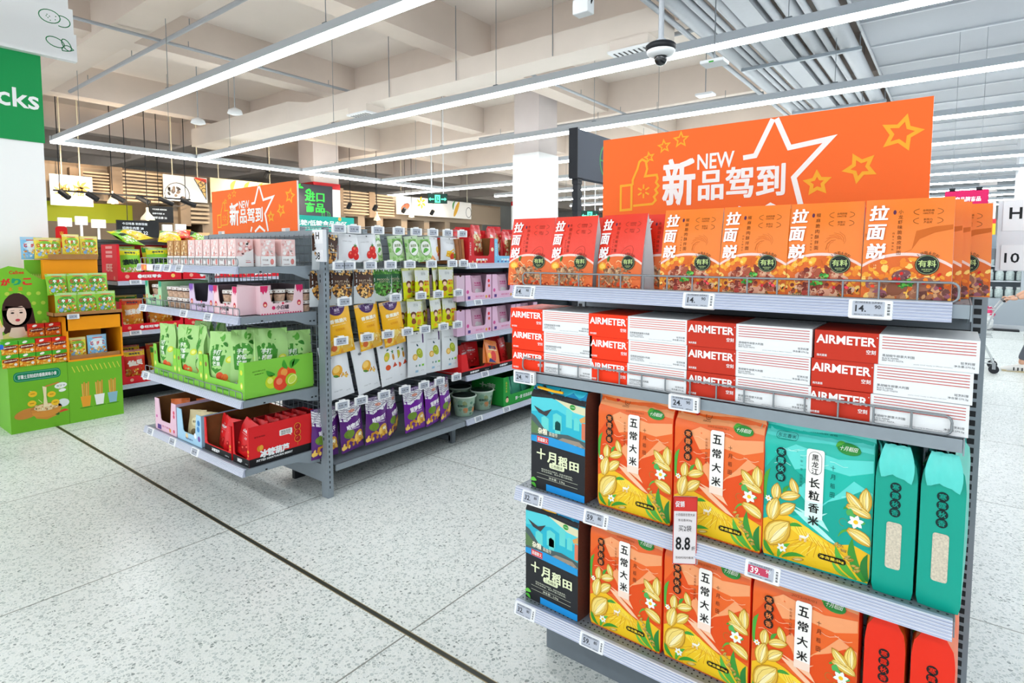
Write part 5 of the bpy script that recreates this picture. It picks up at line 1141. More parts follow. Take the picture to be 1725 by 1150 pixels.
HK = {'tomato': hang('tomato_crisps', .168, .175, WH_F, a_tomato), 'lettuce': hang('vegetable_crisps', .15, .18, GR_F, a_lettuce), 'banana': hang('fruit_crisps', .17, .175, WH_F, a_banana), 'mango': hang('fruit_crisps', .14, .175, WH_F, a_mango),
      'nut': hang('nut_pouch', .185, .225, FOIL('#c9ced2'), nuts(['#e8b868', '#d89a4a', '#3a2a24', '#f0d090', '#5a4038', '#c88a3a'], '#43281c', 'NUT MIX', '#33211a')), 'pea': hang('pea_pouch', .175, .22, FOIL('#c9d2ce'), nuts(['#3f7a2c', '#5a9a3c', '#2f5f24', '#6cae4a'], '#1f5a30', 'BROCCOLI', '#3a7a2c')),
      'yellow': hang('banana_chip_pouch', .2, .305, FOIL('#f2b40c'), a_yellow), 'boy': hang('baked_snack_pouch', .15, .23, FOIL('#d9dd16'), a_boy), 'jack': hang('dried_mango_pouch', .2, .34, FOIL('#e3e6ea'), a_jack), 'four': hang('mixed_fruit_pouch', .185, .33, FOIL('#e3e6ea'), a_four),
      'pear': hang('dried_pear_pouch', .18, .32, FOIL('#e3e7ea'), a_pear), 'melon': hang('purple_fruit_bag', .195, .31, FOIL('#5a1a78'), a_purple('哈密瓜干'), D=.07, wr=.006), 'durian': hang('purple_fruit_bag', .195, .31, FOIL('#6f1a96'), a_purple('菠萝蜜干'), D=.07, wr=.005, seed=3)}
HK = {k: Kind(v) for k, v in HK.items()}
ROWS = (
 ('top', 1.628, (('nut', 2.085, 0, .0, 'dark nut pouch half hidden behind the H 08 sign'), ('tomato', 2.145, .03, -.35, 'white bag with dark tomatoes, first past the post'), ('tomato', 2.262, 0, .0, 'white bag with a heap of red tomatoes, middle of three'), ('tomato', 2.40, -.01, .06, 'white bag with red tomatoes next to the green bags'),
   ('lettuce', 2.52, .05, .5, 'green vegetable bag turned aside, next to the tomato bags'), ('lettuce', 2.655, .0, .1, 'green vegetable bag with white oval, second of four'), ('lettuce', 2.79, 0, .12, 'green vegetable bag with white oval, third of four'), ('lettuce', 2.91, -.01, .0, 'green vegetable bag with white oval, last of four'),
   ('mango', 3.03, .02, .35, 'small white bag with yellow mango turned aside'), ('banana', 3.175, 0, -.05, 'white bag with yellow bananas at the end of the top row'))),
 ('second', 1.405, (('nut', 2.075, .02, .0, 'dark brown nut pouch cut off by the post'), ('nut', 2.205, 0, .03, 'dark brown nut pouch, middle of three'), ('nut', 2.375, .0, .1, 'dark brown nut pouch next to the green pea pouches'), ('pea', 2.53, .0, .0, 'green pea pouch next to the brown nut pouches'), ('pea', 2.655, .05, .0, 'green pea pouch at the dark gap'),
   ('boy', 2.8, .03, .15, 'white and lime pouch behind its neighbour by the dark gap'), ('boy', 2.885, 0, .03, 'white and lime pouch hanging straight in the second row'), ('boy', 3.06, .03, .5, 'white and lime pouch turned aside, in the second row'), ('boy', 3.12, -.01, -.08, 'white and lime pouch with shining front in the second row'), ('boy', 3.21, .04, .3, 'white and lime pouch last in the second row'))),
 ('third', 1.185, (('yellow', 2.165, 0, .02, 'yellow banana chip pouch next to the post'), ('yellow', 2.40, -.01, .1, 'yellow banana chip pouch in the middle of three'), ('yellow', 2.60, 0, .08, 'yellow banana chip pouch next to the lime pouches'),
   ('boy', 2.745, .04, .2, 'white and lime pouch half behind the yellow pouch'), ('boy', 2.81, 0, .02, 'white and lime pouch hanging straight in the third row'), ('boy', 2.95, .05, .5, 'white and lime pouch turned aside in the third row'), ('boy', 3.02, .0, .2, 'white and lime pouch slightly turned in the third row'), ('boy', 3.165, -.01, -.05, 'white and lime pouch last in the third row'))),
 ('fourth', .945, (('jack', 2.14, .0, .0, 'white dried mango pouch next to the post'), ('jack', 2.36, -.015, .12, 'white dried mango pouch hanging furthest out, second from the post'), ('four', 2.56, 0, .08, 'white mixed fruit pouch next to the mango pouches'), ('four', 2.68, .02, .12, 'white mixed fruit pouch next to the pear pouches'),
   ('pear', 2.825, .0, .0, 'white dried pear pouch, first of three'), ('pear', 3.0, 0, .0, 'white dried pear pouch, middle of three'), ('pear', 3.165, .0, .0, 'white dried pear pouch, last of three'))),
 ('lowest', .548, (('melon', 2.075, .03, .0, 'purple fruit bag cut off by the post'), ('melon', 2.255, 0, .12, 'purple fruit bag, second from the post'), ('melon', 2.455, .0, .05, 'purple fruit bag, third from the post'), ('melon', 2.63, .05, .55, 'purple fruit bag turned sharply aside, fourth from the post'),
   ('durian', 2.79, .0, .0, 'bright purple fruit bag hanging flat, fifth from the post'), ('durian', 2.985, .0, .2, 'bright purple fruit bag, sixth from the post'), ('durian', 3.13, .03, .4, 'bright purple fruit bag, last before the bowls'))))
# z = height of the hook; bags hang just below it
HGT = {'tomato': .175, 'lettuce': .18, 'banana': .175, 'mango': .175, 'nut': .225, 'pea': .22, 'yellow': .305, 'boy': .23, 'jack': .34, 'four': .33, 'pear': .32, 'melon': .31, 'durian': .31}
TAGY = {'top': (2.125, 2.235, 2.42, 2.595, 2.753, 2.912, 3.062, 3.22), 'second': (2.125, 2.19, 2.355, 2.52, 2.69, 2.895, 3.11, 3.23), 'third': (2.155, 2.56, 2.79, 2.96, 3.17), 'fourth': (2.125, 2.32, 2.49, 2.66, 2.825, 3.01, 3.16), 'lowest': (2.125, 2.265, 2.45, 2.63, 2.81, 2.965, 3.145)}
for row, z, bags in ROWS:
    for i, (k, y, dx, rz, lab) in enumerate(bags):
        H_ = HGT[k]; rx, ry = {'yellow': (-.09, -.1), 'jack': (-.13, -.11), 'four': (-.1, -.08), 'melon': (-.06, .05*(-1)**i), 'durian': (-.06, -.04), 'tomato': (-.1, .06*(-1)**i), 'lettuce': (-.1, -.08), 'mango': (-.1, .05), 'nut': (-.06, .05), 'boy': (-.05, -.05 if rz > .1 else .02), 'pear': (-.03, .015)}.get(k, (-.05, .03))
        HK[k].put((XH-dx-.012*(i % 2)-rx*H_*.6, y-ry*H_*.6, z-H_-.0), (rx, ry, PI/2+rz), lab, 'bags on the %s row of hooks' % row)
    for i, y in enumerate(TAGY[row]):
        mb = MB(); xl = y-2.085; mb.tube([(xl, .53, z+.002), (xl, .0, z+.006), (xl, -.02, z+.012)], .003, WIRE, 6); mb.tube([(xl, .53, z+.045), (xl, -.02, z+.05)], .0024, WIRE, 6); mb.box(xl-.02, xl+.02, .53, .56, z-.015, z+.06, STEEL); mb.box(xl-.018, xl+.018, -.03, -.015, z+.045, z+.058, WHITE)
        link('hook', mb, g8)
        price('9', '90', (-2.955, y, z+.0), 'price tag on a hook, %s from the post in the %s row of hanging bags' % (ORD[i], row), (0, 0, PI/2), scribble=True, scale=(1.12, 1, 1.15), group='hook price tags')

# ------------------------------------------------------------------ second bay: trays, bowls
def side_dots(c):
    def f(mb, S, D, H):
        mb.disc(S, D*.2, H*.3, .02, INK(c), 1)
    return f
def pink_art(kind):
    def art(mb, S, W, H, lo, p):
        mb.rect(S, -W*.42, lo*.2, -W*.32, lo*.6, INK('#5a3f8a'), 1); mb.text(S, '酸奶脆片', W*.05, lo*.5, INK('#d8488a'), w=W*.34, h=lo*.26, L=1); mb.disc(S, W*.4, H*.75, .014, INK('#e0384a'), 1); mb.disc(S, W*.41, H*.55, .013, INK('#e0584a'), 1); mb.disc(S, -W*.42, H*.35, .015, INK('#d85a9a'), 1)
        mb.disc(S, W*.3, lo*.4, .012, INK('#f0b04a'), 1); mb.disc(S, W*.42, lo*.4, .012, INK('#d8486a'), 1)
    return art
def pink_side(big):
    def f(mb, S, D, H):
        if big:
            for u, v, r in ((.5, .3, .045), (.62, .55, .03), (.55, .75, .025)): mb.disc(S, D*u, H*v, r, INK('#d8384a'), 1)
        else: mb.disc(S, D*.7, H*.2, .03, INK('#e8604a'), 1)
    return f
def bag_plain(name, W, H, col, art, **k): return Kind(pouch(name, 'x', 'snack bag', W, H, .045, FOIL(col), art, bulge=.01, wr=.003, **k))
def pinkbag_art(mb, S, W, H):
    mb.text(S, '乳酸菌', 0, H*.66, INK('#d8388a'), w=W*.6, h=H*.09, L=1, bold=.02); mb.rect(S, -W*.3, H*.55, W*.3, H*.58, INK('#d8388a'), 1); mb.disc(S, -W*.1, H*.3, .022, INK('#f4eef0'), 1); mb.disc(S, W*.16, H*.27, .022, INK('#efe4e8'), 1); mb.text(S, '草莓脆', 0, H*.1, INK('#c8286a'), w=W*.5, h=H*.08, L=1, bold=.02)
kpk = bag_plain('yoghurt_crisp_bag', .12, .18, '#eebfd6', pinkbag_art, seed=3)
def popart(mb, S, W, H):
    rnd = random.Random(5); mb.rect(S, -W/2, H*.86, W/2, H, INK('#c81e24'), 1); mb.text(S, '薯片', -W*.1, H*.74, WHITE, w=W*.4, L=2, bold=.03)
    food(mb, S, -W*.36, H*.2, W*.4, H*.7, ['#e8c890', '#d8a868', '#f0dcb0', '#b87a4a'], 40, .02, rnd, 2, (.5, .9)); mb.rect(S, W*.05, H*.3, W*.25, H*.42, INK('#e8e4e0'), 3)
kpop = bag_plain('crisp_bag', .15, .26, '#cf2a2a', popart, seed=5)
zt = 1.426
def chips_tray_art(txt, c2):
    def art(mb, S, W, H, lo, p):
        mb.text(S, txt, 0, lo*.5, WHITE, w=W*.46, h=lo*.3, L=1, bold=.03); mb.vtext(S, '休闲零食系列', -W*.44, H*.78, WHITE, .015, .018, 1); mb.disc(S, W*.42, H*.55, .016, INK('#f2e0b8'), 1)
        for i in range(4): mb.disc(S, -W*.35+.05*i, lo*.25, .008, INK(c2), 1)
    return art
def tr(name, lab, y, z, W, D, H, col, **k): return put(tray(name, lab, W, D, H, col, **k), -3.005, y+W/2, z, PI/2)
tr('chips_tray', 'red tray of crisp bags on the top shelf past the hooks', 3.34, zt, .31, .4, .205, '#d0202a', low=.3, post=.2, art=chips_tray_art('趣味薯片', '#f2d08a'))
tr('chips_tray', 'light blue tray of crisp bags on the top shelf past the hooks', 3.655, zt, .31, .4, .2, '#7cc0e4', low=.3, post=.16, art=chips_tray_art('海盐薯片', '#5a4a9a'))
tr('chips_tray', 'red tray partly hidden behind the noodle pouches', 3.97, zt, .31, .4, .2, '#d0202a', low=.3, post=.2, art=chips_tray_art('趣味薯片', '#f2d08a'))
for i in range(8):
    y = 3.30+.1*i; kpop.put((-3.12-.05*(i % 2), y+.06, zt+.012+.02*(i % 3)), (-.05, 0, PI/2+.2*(-1)**i), 'red crisp bag %s along the trays past the hooks' % ORD[i], 'red crisp bags past the hooks')
t = thing('wooden_box', 'brown wooden box end beside the red crisp tray', 'box', (-3.05, 3.24, zt)); mb = MB()
for i in range(3): mb.add([(-.4, .0+.03*i, .0), (.02, .0+.03*i, .0), (.02, -.02+.03*i, .19), (-.4, -.02+.03*i, .19), (-.4, .026+.03*i, 0), (.02, .026+.03*i, 0), (.02, .006+.03*i, .19), (-.4, .006+.03*i, .19)], [(0, 1, 2, 3), (4, 7, 6, 5), (0, 4, 5, 1), (3, 2, 6, 7), (1, 5, 6, 2), (0, 3, 7, 4)], M(('#a5683a', '#8f5630', '#b0713f')[i], .6, var=.1))
link('planks', mb, t)
for lv, big in ((1.136, False), (.869, True)):
    for j in range(3):
        w_ = .31 if lv > 1 else .3
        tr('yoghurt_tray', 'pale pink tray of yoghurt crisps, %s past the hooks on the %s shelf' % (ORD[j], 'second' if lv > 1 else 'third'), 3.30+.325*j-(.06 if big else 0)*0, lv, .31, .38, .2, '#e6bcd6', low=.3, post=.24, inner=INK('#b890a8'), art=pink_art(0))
        for q in range(2): kpk.put((-3.08, 3.38+.325*j+.13*q, lv+.012), (-.03, 0, PI/2+.1*(-1)**q), 'pink yoghurt crisp bag, %s past the hooks on the %s shelf' % (ORD[2*j+q], 'second' if lv > 1 else 'third'), 'pink yoghurt crisp bags')
put(tray('yoghurt_tray', 'plain end of a pale pink carton beside the second shelf trays', .09, .36, .2, '#d9bccf', low=.95, post=.3, side_art=side_dots('#e8604a')), -3.006, 3.245, 1.136, PI/2)
put(tray('yoghurt_tray', 'plain end of a pale pink carton beside the third shelf trays', .09, .36, .2, '#d9b4d0', low=.95, post=.3, side_art=side_dots('#d8384a')), -3.006, 3.245, .869, PI/2)
zt = .551
tr('hawthorn_tray', 'red and black tray below the pink trays past the hooks', 3.25, zt, .36, .38, .17, RT, low=.28, post=.22, art=haw_art)
tr('hawthorn_tray', 'second red and black tray below the pink trays past the hooks', 3.62, zt, .36, .38, .17, RT, low=.28, post=.14, art=haw_art)
def orange_art(mb, S, W, H):
    mb.text(S, '雪花酥', 0, H*.68, INK('#2a3a5a'), w=W*.6, h=H*.16, L=1, bold=.04); mb.rect(S, -W*.34, H*.55, W*.34, H*.6, INK('#e8d8b0'), 1); mb.disc(S, 0, H*.3, W*.22, INK('#d82a24'), 1); mb.disc(S, -W*.3, H*.3, W*.12, INK('#f2b83a'), 1); mb.poly(S, [(-W*.4, .005), (W*.2, .005), (-W*.3, H*.2)], INK('#2a3a7a'), 2)
kor = bag_plain('sweet_bag', .2, .19, '#e87a1a', orange_art, seed=6)
kor.put((-2.995, 3.6, zt+.055), (-.22, .22, PI/2+.15), 'orange sweet bag tilted over the red and black tray past the hooks')
for i, (y, dz) in enumerate(((3.4, 0), (3.5, .01), (3.72, .01), (3.8, .02), (3.9, 0))): kh[i % 2].put((-3.12-.02*(i % 2), y, zt+.02+dz), (-.1, 0, PI/2+.3*(-1)**i), 'red hawthorn bag in the trays past the hooks, %s along' % ORD[i], 'red bags past the hooks')
def bowl(label):
    t = thing('instant_bowl', label, 'food bowl'); r, h = .098, .155; rnd = random.Random(4)
    mb = MB(); body = M('#9db9a4', .4, var=.12, scale=18); mb.lathe([(r*.72, 0), (r*.74, .004), (r*.97, h)], body, seg=28)
    S = lambda u, v, hh: ((r*.735+(r*.235)*(v/h)+.0006+hh)*math.sin(u/(r*.86)), -(r*.735+(r*.235)*(v/h)+.0006+hh)*math.cos(u/(r*.86)), v); S.ref = .02
    for i in range(26): mb.poly(S, blob(rnd.uniform(-.22, .22), rnd.uniform(.02, .13), rnd.uniform(.01, .03), rnd, 7, .4), M(rnd.choice(['#7fa58c', '#b8cdb0', '#5d8a74', '#c9c39a', '#c98a5a', '#8a9a6a']), .45), 1+(i % 3)*.4)
    for k in (-.12, .04, .18): mb.text(S, '螺蛳粉', k, .09, INK('#3f5a4a'), w=.06, h=.022, L=3, bold=.03)
    link('cup', mb, t)
    mb = MB(); mb.lathe([(r*.97, h-.004), (r*1.04, h-.002), (r*1.04, h+.006), (r*.98, h+.008)], M('#c9d8cc', .4), seg=28); link('rim', mb, t)
    mb = MB(); mb.lathe([(r*.97, h+.008), (r*.5, h+.012), (.002, h+.013)], M('#2a3530', .25, spec=.6), seg=28); link('lid_film', mb, t); return t
kbw = Kind(bowl('x'), 'instant noodle bowls on the base shelf')
for i, (x, y, lab) in enumerate(((-3.12, 3.4, 'green instant noodle bowl nearest the purple bags on the base shelf'), (-3.13, 3.635, 'green instant noodle bowl beside the green carton on the base shelf'), (-3.34, 3.36, 'green instant noodle bowl behind the first bowl'), (-3.35, 3.6, 'green instant noodle bowl behind the second bowl'))): kbw.put((x, y, .203), .3*i, lab)
def green_art(mb, S, W, H, lo, p):
    mb.text(S, '第一夏 优选品质', W*.08, lo*.5, WHITE, w=W*.5, h=lo*.34, L=1, bold=.02); mb.vtext(S, '品质优选', -W*.42, H*.8, INK('#f2d83a'), .018, .024, 1); mb.disc(S, -W*.4, lo*.55, .02, INK('#f0c8a8'), 1); mb.disc(S, -W*.4, lo*.75, .016, INK('#2a1a16'), .8)
def green_side(mb, S, D, H): mb.text(S, '力荐', D*.5, H*.6, INK('#b8d0b4'), w=D*.5, h=H*.3, L=1, bold=.04)
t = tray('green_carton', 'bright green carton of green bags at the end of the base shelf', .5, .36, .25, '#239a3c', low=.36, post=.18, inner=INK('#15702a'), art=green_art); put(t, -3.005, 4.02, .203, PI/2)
mb = MB(); Sg = lambda u, v, h: (-.25-.0004-h, .36-u, v); green_side(mb, Sg, .36, .25); link('printed_side', mb, t)
kgb = bag_plain('green_bag', .16, .2, '#4aa88a', None, seed=7)
for i in range(3): kgb.put((-3.1, 3.93+.13*i, .215), (-.05, 0, PI/2+.1*i), 'green bag in the bright green carton, %s along' % ORD[i], 'bags in the green carton')
for i, (y, z) in enumerate(((3.36, 1.39), (3.42, 1.1), (3.44, .83), (3.5, .515), (3.42, .165), (3.78, .165))):
    price('7', '90', (-2.972, y, z), 'price tag on the shelf rail past the hooks, %s from the top' % ORD[i], (math.radians(-14), 0, PI/2), scribble=True, scale=(1.05, 1, 1.05), group='price tags past the hooks')

# ------------------------------------------------------------------ cardboard snack display on the far left
XD = -6.17
GRN = INK('#6fb52a')
t = thing('snack_display', 'green and orange cardboard display stacked with potato snacks, beside the red trays', 'display stand', (XD, 1.172, 0), PI/2)
# local x runs to world +Y, local -y faces the aisle
def disp_base(x0, x1, art):
    mb = MB(); mb.box(x0, x1, 0, .5, 0, .55, GRN); art(mb, FRONT(0), x0, x1); link('printed_base', mb, t)
def art_bowl(mb, S, a, b):
    W = b-a; X = lambda q: a+W*q; rnd = random.Random(2)
    mb.rrect(S, X(.08), .43, X(.88), .515, .03, INK('#0e7f58'), 1); mb.stroke(S, rrect_pts(X(.1), .44, X(.86), .505, .028, 4), .003, INK('#7ac0a0'), 2, True); mb.text(S, '甘薯土豆制成的香脆美味小食', X(.48), .472, WHITE, w=W*.66, h=.034, L=2, bold=.02)
    mb.poly(S, ell(X(.27), .155, .085, .042, .2), INK('#c8843a'), 2); mb.poly(S, ell(X(.6), .175, .11, .045), INK('#b87838'), 3); mb.poly(S, ell(X(.6), .15, .1, .05, 0, 18, PI, 2*PI), INK('#d8923c'), 3.5); mb.poly(S, [(X(.33), .175), (X(.87), .175), (X(.78), .1), (X(.6), .078), (X(.42), .1)], INK('#d08a38'), 3.2)
    mb.poly(S, ell(X(.6), .185, .085, .03), INK('#ead0a0'), 4); food(mb, S, X(.42), .165, X(.78), .21, ['#f2e2bc', '#d8b078', '#e8c890', '#c09050'], 30, .012, rnd, 5, (.5, .9))
    mb.poly(S, [(X(.55), .19), (X(.63), .19), (X(.61), .28), (X(.62), .36), (X(.55), .37), (X(.565), .28)], INK('#efe0b4'), 6); mb.stroke(S, [(X(.6), .365), (X(.84), .385)], .012, INK('#c8823a'), 6.5)
    mb.poly(S, ell(X(.92)-.01, .2, .045, .036), INK('#dfe8e8'), 3); mb.poly(S, leafp(X(.82), .12, .07, .022, .1), INK('#d8482c'), 3); mb.poly(S, blob(X(.78), .115, .02, rnd, 8), INK('#3a6a2a'), 3.4)
    for u, v in ((.38, .315), (.7, .29), (.36, .235), (.76, .215)): mb.disc(S, X(u), v, .03, INK('#f0c02a'), 7, rv=.026); mb.rect(S, X(u)-.014, v-.003, X(u)+.014, v+.005, INK('#b8861c'), 8)
    for u, v, r in ((.33, .345, -.4), (.47, .26, -.9), (.83, .32, 1.1)): mb.stroke(S, [(X(u), v), (X(u)+.04*math.cos(r), v+.04*math.sin(r))], .004, INK('#e8e0a0'), 5)
    mb.poly(S, ell(X(.92)-.02, .355, .045, .026, .12), INK('#f4f6f0'), 3); mb.text(S, 'カリッ', X(.92)-.02, .355, INK('#2a6a6a'), w=.06, L=4, bold=.02, rot=.1); mb.poly(S, ell(X(.92)-.01, .312, .026, .014, .1), INK('#f4f6f0'), 3)
def art_sticks(mb, S, a, b):
    W = b-a; X = lambda q: a+W*q
    for i in range(11): x = X(.08+.083*i); mb.stroke(S, [(x, .505), (x+.02, .45)], .006, INK('#d8d04a'), 1)
    for u, c in ((.3, '#e8a030'), (.55, '#f0f2ee'), (.8, '#8ab8c8')):     # plain stand-ins: potato sticks beside bowls
        for k in range(4): mb.stroke(S, [(X(u)-.02+.013*k, .2), (X(u)-.024+.016*k, .34+.012*(k % 2))], .011, INK(('#e2a850', '#d8963c')[k % 2]), 2+k*.3)
        mb.poly(S, [(X(u)-.04, .225), (X(u)+.04, .225), (X(u)+.028, .13), (X(u)-.028, .13)], INK(c), 4); mb.poly(S, ell(X(u), .122, .05, .006), INK('#4a8a1c'), 1)
disp_base(0, .4, art_bowl); disp_base(.402, .818, art_sticks)
# portrait card
mb = MB(); pts = [(-.2, .55), (.335, .55), (.335, 1.28), (.3, 1.28), (.22, 1.33), (.19, 1.375), (.08, 1.40), (.02, 1.375), (-.2, 1.36)]
mb.prism(pts, lambda a, b, d: (a, d, b), .18, .186, INK('#74bb2c')); S = FRONT(.18); rnd = random.Random(3)
for i in range(14): u = .14+.065*(i % 3)+.03*((i//3) % 2); v = 1.16-.085*(i//3); (mb.disc(S, u, v, .016, INK('#b8cf4a'), 1) if u < .32 else None)
for u, v in ((-.02, 1.16), (.06, 1.165)): mb.disc(S, u, v, .016, INK('#b8cf4a'), 1)
mb.text(S, 'Calbee', .13, 1.345, INK('#c8281e'), w=.1, h=.03, L=2, bold=.03)
for i, (ch, c) in enumerate(zip('じゃがりこ', ('#d8302a', '#1f9a6a', '#d8302a', '#1f9a6a', '#d8302a'))): mb.text(S, ch, -.09+.072*i, 1.265, INK(c), h=.06, w=.062, L=2, bold=.05)
for u, ch in ((.085, '土'), (.15, '豆')): mb.text(S, ch, u, 1.205, INK('#e87a1c'), h=.03, L=2, bold=.03)
S = FRONT(.18, .075, .055)
hair, skin = INK('#3d2420'), INK('#f3d3c2')
mb.poly(S, ell(.045, .97, .1, .145)+[], hair, 2); mb.poly(S, [(-.055, .97), (-.05, .78), (.02, .72), (.13, .72), (.17, .8), (.15, .98)], hair, 2)
mb.poly(S, [(-.17, .55), (-.13, .72), (-.02, .78), (.12, .78), (.22, .74), (.25, .55)], INK('#e8d08a'), 2.5); mb.poly(S, [(.0, .82), (.085, .82), (.1, .75), (.04, .72), (-.02, .75)], skin, 3)
mb.poly(S, ell(.04, .93, .066, .09), skin, 4); mb.poly(S, ell(.04, 1.0, .074, .05, 0, 14, .15, PI-.15)+[(-.03, .985), (.02, .99), (.07, .985), (.11, .99)][::-1], hair, 5)
for u in (.013, .07): mb.poly(S, ell(u, .945, .012, .007), INK('#2a1814'), 6); mb.stroke(S, [(u-.013, .965), (u+.013, .967)], .003, INK('#4a2a22'), 6)
mb.stroke(S, [(.042, .94), (.048, .915), (.04, .912)], .002, INK('#d8a890'), 6); mb.poly(S, ell(.045, .882, .016, .012), INK('#c8404a'), 6)
mb.poly(S, blob(-.085, .82, .045, rnd, 9, .15), skin, 5); mb.poly(S, [(-.15, .55), (-.12, .78), (-.06, .79), (-.05, .56)], skin, 4.6); mb.stroke(S, [(-.06, .83), (-.075, .9)], .012, INK('#f0d070'), 6); mb.stroke(S, [(-.09, .85), (-.08, .88)], .014, skin, 5.5)
link('portrait_card', mb, t)
# orange bin and stepped tiers
OG = INK('#f39a12')
mb = MB(); x0, x1 = .41, .835
mb.box(x0, x1, 0, .012, .825, .955, OG); mb.box(x0, x0+.012, 0, .4, .55, .955, OG); mb.box(x1-.012, x1, 0, .4, .55, .955, OG); mb.box(x0, x1, 0, .4, .55, .562, OG); mb.box(x0, x1, .39, .4, .55, .955, INK('#5a3a1a')); mb.box(x0, x1, 0, .4, .945, .955, OG); mb.box(x0, x1, -.002, .01, .55, .565, OG)
link('orange_bin', mb, t)
mb = MB(); mb.box(x0+.02, x1-.02, .015, .02, .562, .60, CARD); mb.box(x0+.02, x1-.02, .02, .3, .562, .566, CARD); link('inner_tray', mb, t)
mb = MB(); mb.box(x0-.09, x1-.0, -.02, .3, .957, .963, CARD); mb.box(x0-.09, x1, -.02, -.015, .957, .992, CARD); mb.box(x0-.09, x0-.085, -.02, .3, .957, .992, CARD); link('bag_tray', mb, t)
mb = MB(); mb.box(x0-.085, x1-.1, .235, .5, .55, 1.452, OG); mb.box(x0-.2, x0-.085, .3, .305, 1.1, 1.45, GRN); mb.poly(FRONT(.3), [(x0-.2+.012*(i//2)+(.006 if i % 2 else 0), 1.33-(.03 if i % 2 else 0)) for i in range(19)]+[(x0-.085, 1.28), (x0-.2, 1.28)], INK('#c8d878'), 1)
link('rear_tier', mb, t)
mb = MB(); mb.box(x0-.05, x1-.1, .21, .214, 1.453, 1.5, CARD); mb.box(x0-.05, x1-.1, .214, .45, 1.453, 1.457, CARD); link('top_tray', mb, t)
mb = MB(); mb.box(0, .4, .02, .5, .55, .556, GRN); mb.box(.0, .4, .125, .18, .556, .785, GRN); link('box_step', mb, t)
# cartons
def snack_carton(red):
    t = thing('snack_carton', 'x', 'snack box'); W, H, D = .108, .11, .05; mb = MB(); S = FRONT(0); rnd = random.Random(6 if red else 7)
    mb.box(-W/2, W/2, 0, D, 0, H, INK('#d8281c' if red else '#4caf2c')); link('carton', mb, t); mb = MB(); S = FRONT(0)
    mb.poly(S, [(-W/2, 0), (W/2, 0), (W/2, H*.72), (-W/2, H*.66)], INK('#e2701a' if red else '#e88a1c'), 1); mb.poly(S, ell(0, H*.52, W*.47, H*.17, .08), INK('#7a2a1e'), 2); mb.text(S, 'Jagabee', 0, H*.53, INK('#f6ece0'), w=W*.78, h=H*.14, L=3, bold=.03, rot=.08)
    food(mb, S, -W*.48, .004, W*.48, H*.36, ['#f6c04a', '#e8a02c', '#fad878'] if not red else ['#f08a2a', '#ffb25a', '#e05a1a'], 16, .014, rnd, 2, (.3, .6)); mb.disc(S, W*.3, H*.22, .011, INK('#f2ece4'), 4); mb.poly(S, ell(-W*.12, H*.86, .017, .01, .3), INK('#f6f2ea'), 2)
    link('printed_front', mb, t); return t
kcg, kcr = Kind(snack_carton(False), 'small snack cartons on the cardboard display'), Kind(snack_carton(True), 'small snack cartons on the cardboard display')
for r_ in range(2):
    for c_ in range(4):
        k = kcr if (r_ == 1 and c_ > 1) else kcg
        k.put((XD-.022, 1.226+.112*c_-.028, .557+.1112*r_), PI/2, '%s snack carton, %s row, %s along from the portrait edge' % ('red topped' if k is kcr else 'green topped', ('lower', 'upper')[r_], ORD[c_]))
for c_ in range(2): kcr.put((XD-.13, 1.405+.115*c_, .787), PI/2, 'red topped snack carton on the raised step, %s along' % ORD[c_])
# snack bags
def jaga_art(c1):
    def art(mb, S, W, H):
        rnd = random.Random(3); mb.poly(S, ell(0, H*.62, W*.42, H*.22, .1), INK(c1), 1)
        for i, ch in enumerate('じゃがりこ'): mb.text(S, ch, -W*.3+W*.15*i, H*.62, INK(('#d8302a', '#f4f6f4')[i % 2]), h=H*.17, w=W*.14, L=2, bold=.05)
        food(mb, S, -W*.4, H*.08, W*.42, H*.42, ['#e8a02c', '#d8842a', '#f2c860', '#5aa0d0', '#f0e8d8', '#c8582a'], 46, W*.075, rnd, 2, (.4, .9)); mb.disc(S, -W*.25, H*.2, W*.1, INK('#8ab8e0'), 5); mb.rect(S, -W*.25, H*.84, W*.25, H*.88, INK('#d84a2a'), 1)
    return art
kg = Kind(hang('potato_snack_bag', .16, .19, FOIL('#86c021'), jaga_art('#4a9a3a'), D=.06, wr=.006, seed=4, hole=False), 'green potato snack bags on the cardboard display')
ky = Kind(hang('potato_snack_bag', .14, .17, FOIL('#e6d23a'), jaga_art('#7ab83a'), D=.045, wr=.004, seed=5, hole=False), 'yellow potato snack pouches on the cardboard display')
kbl = Kind(hang('potato_snack_bag', .14, .17, FOIL('#7fbfe4'), jaga_art('#d8e8f0'), D=.045, wr=.004, seed=6, hole=False))
for i, y in enumerate((1.60, 1.755, 1.90)):
    kg.put((XD-.03, y, .97), (-.12, 0, PI/2+.1*(i-1)), 'green potato snack bag in the front row of the tray, %s along' % ORD[i])
    kg.put((XD-.13, y-.03, 1.14), (-.2, 0, PI/2-.1*(i-1)), 'green potato snack bag in the raised rear row, %s along' % ORD[i])
    kg.put((XD-.1, y+.02, .97), (-.1, 0, PI/2), 'green potato snack bag hidden low behind the front row, %s along' % ORD[i])
ky.put((XD-.05, 1.665, .57), (-.05, 0, PI/2), 'pale green snack pouch in the opening of the orange bin', scale=(1, 1, 1.1)); kbl.put((XD-.05, 1.82, .57), (-.05, 0, PI/2+.05), 'light blue snack pouch in the opening of the orange bin', scale=(1.1, 1, 1.15))
for i, (y, dz) in enumerate(((1.52, .0), (1.58, .0), (1.72, .035), (1.86, .02))): ky.put((XD-.27-.01*(i % 2), y, 1.46+dz), (-.05, 0, PI/2+.1*(i % 3)), 'yellow snack pouch on top of the cardboard display, %s along' % ORD[i])
kbl.put((XD-.29, 1.44, 1.455), (-.05, 0, PI/2), 'light blue snack pouch on top of the cardboard display, at its outer edge')
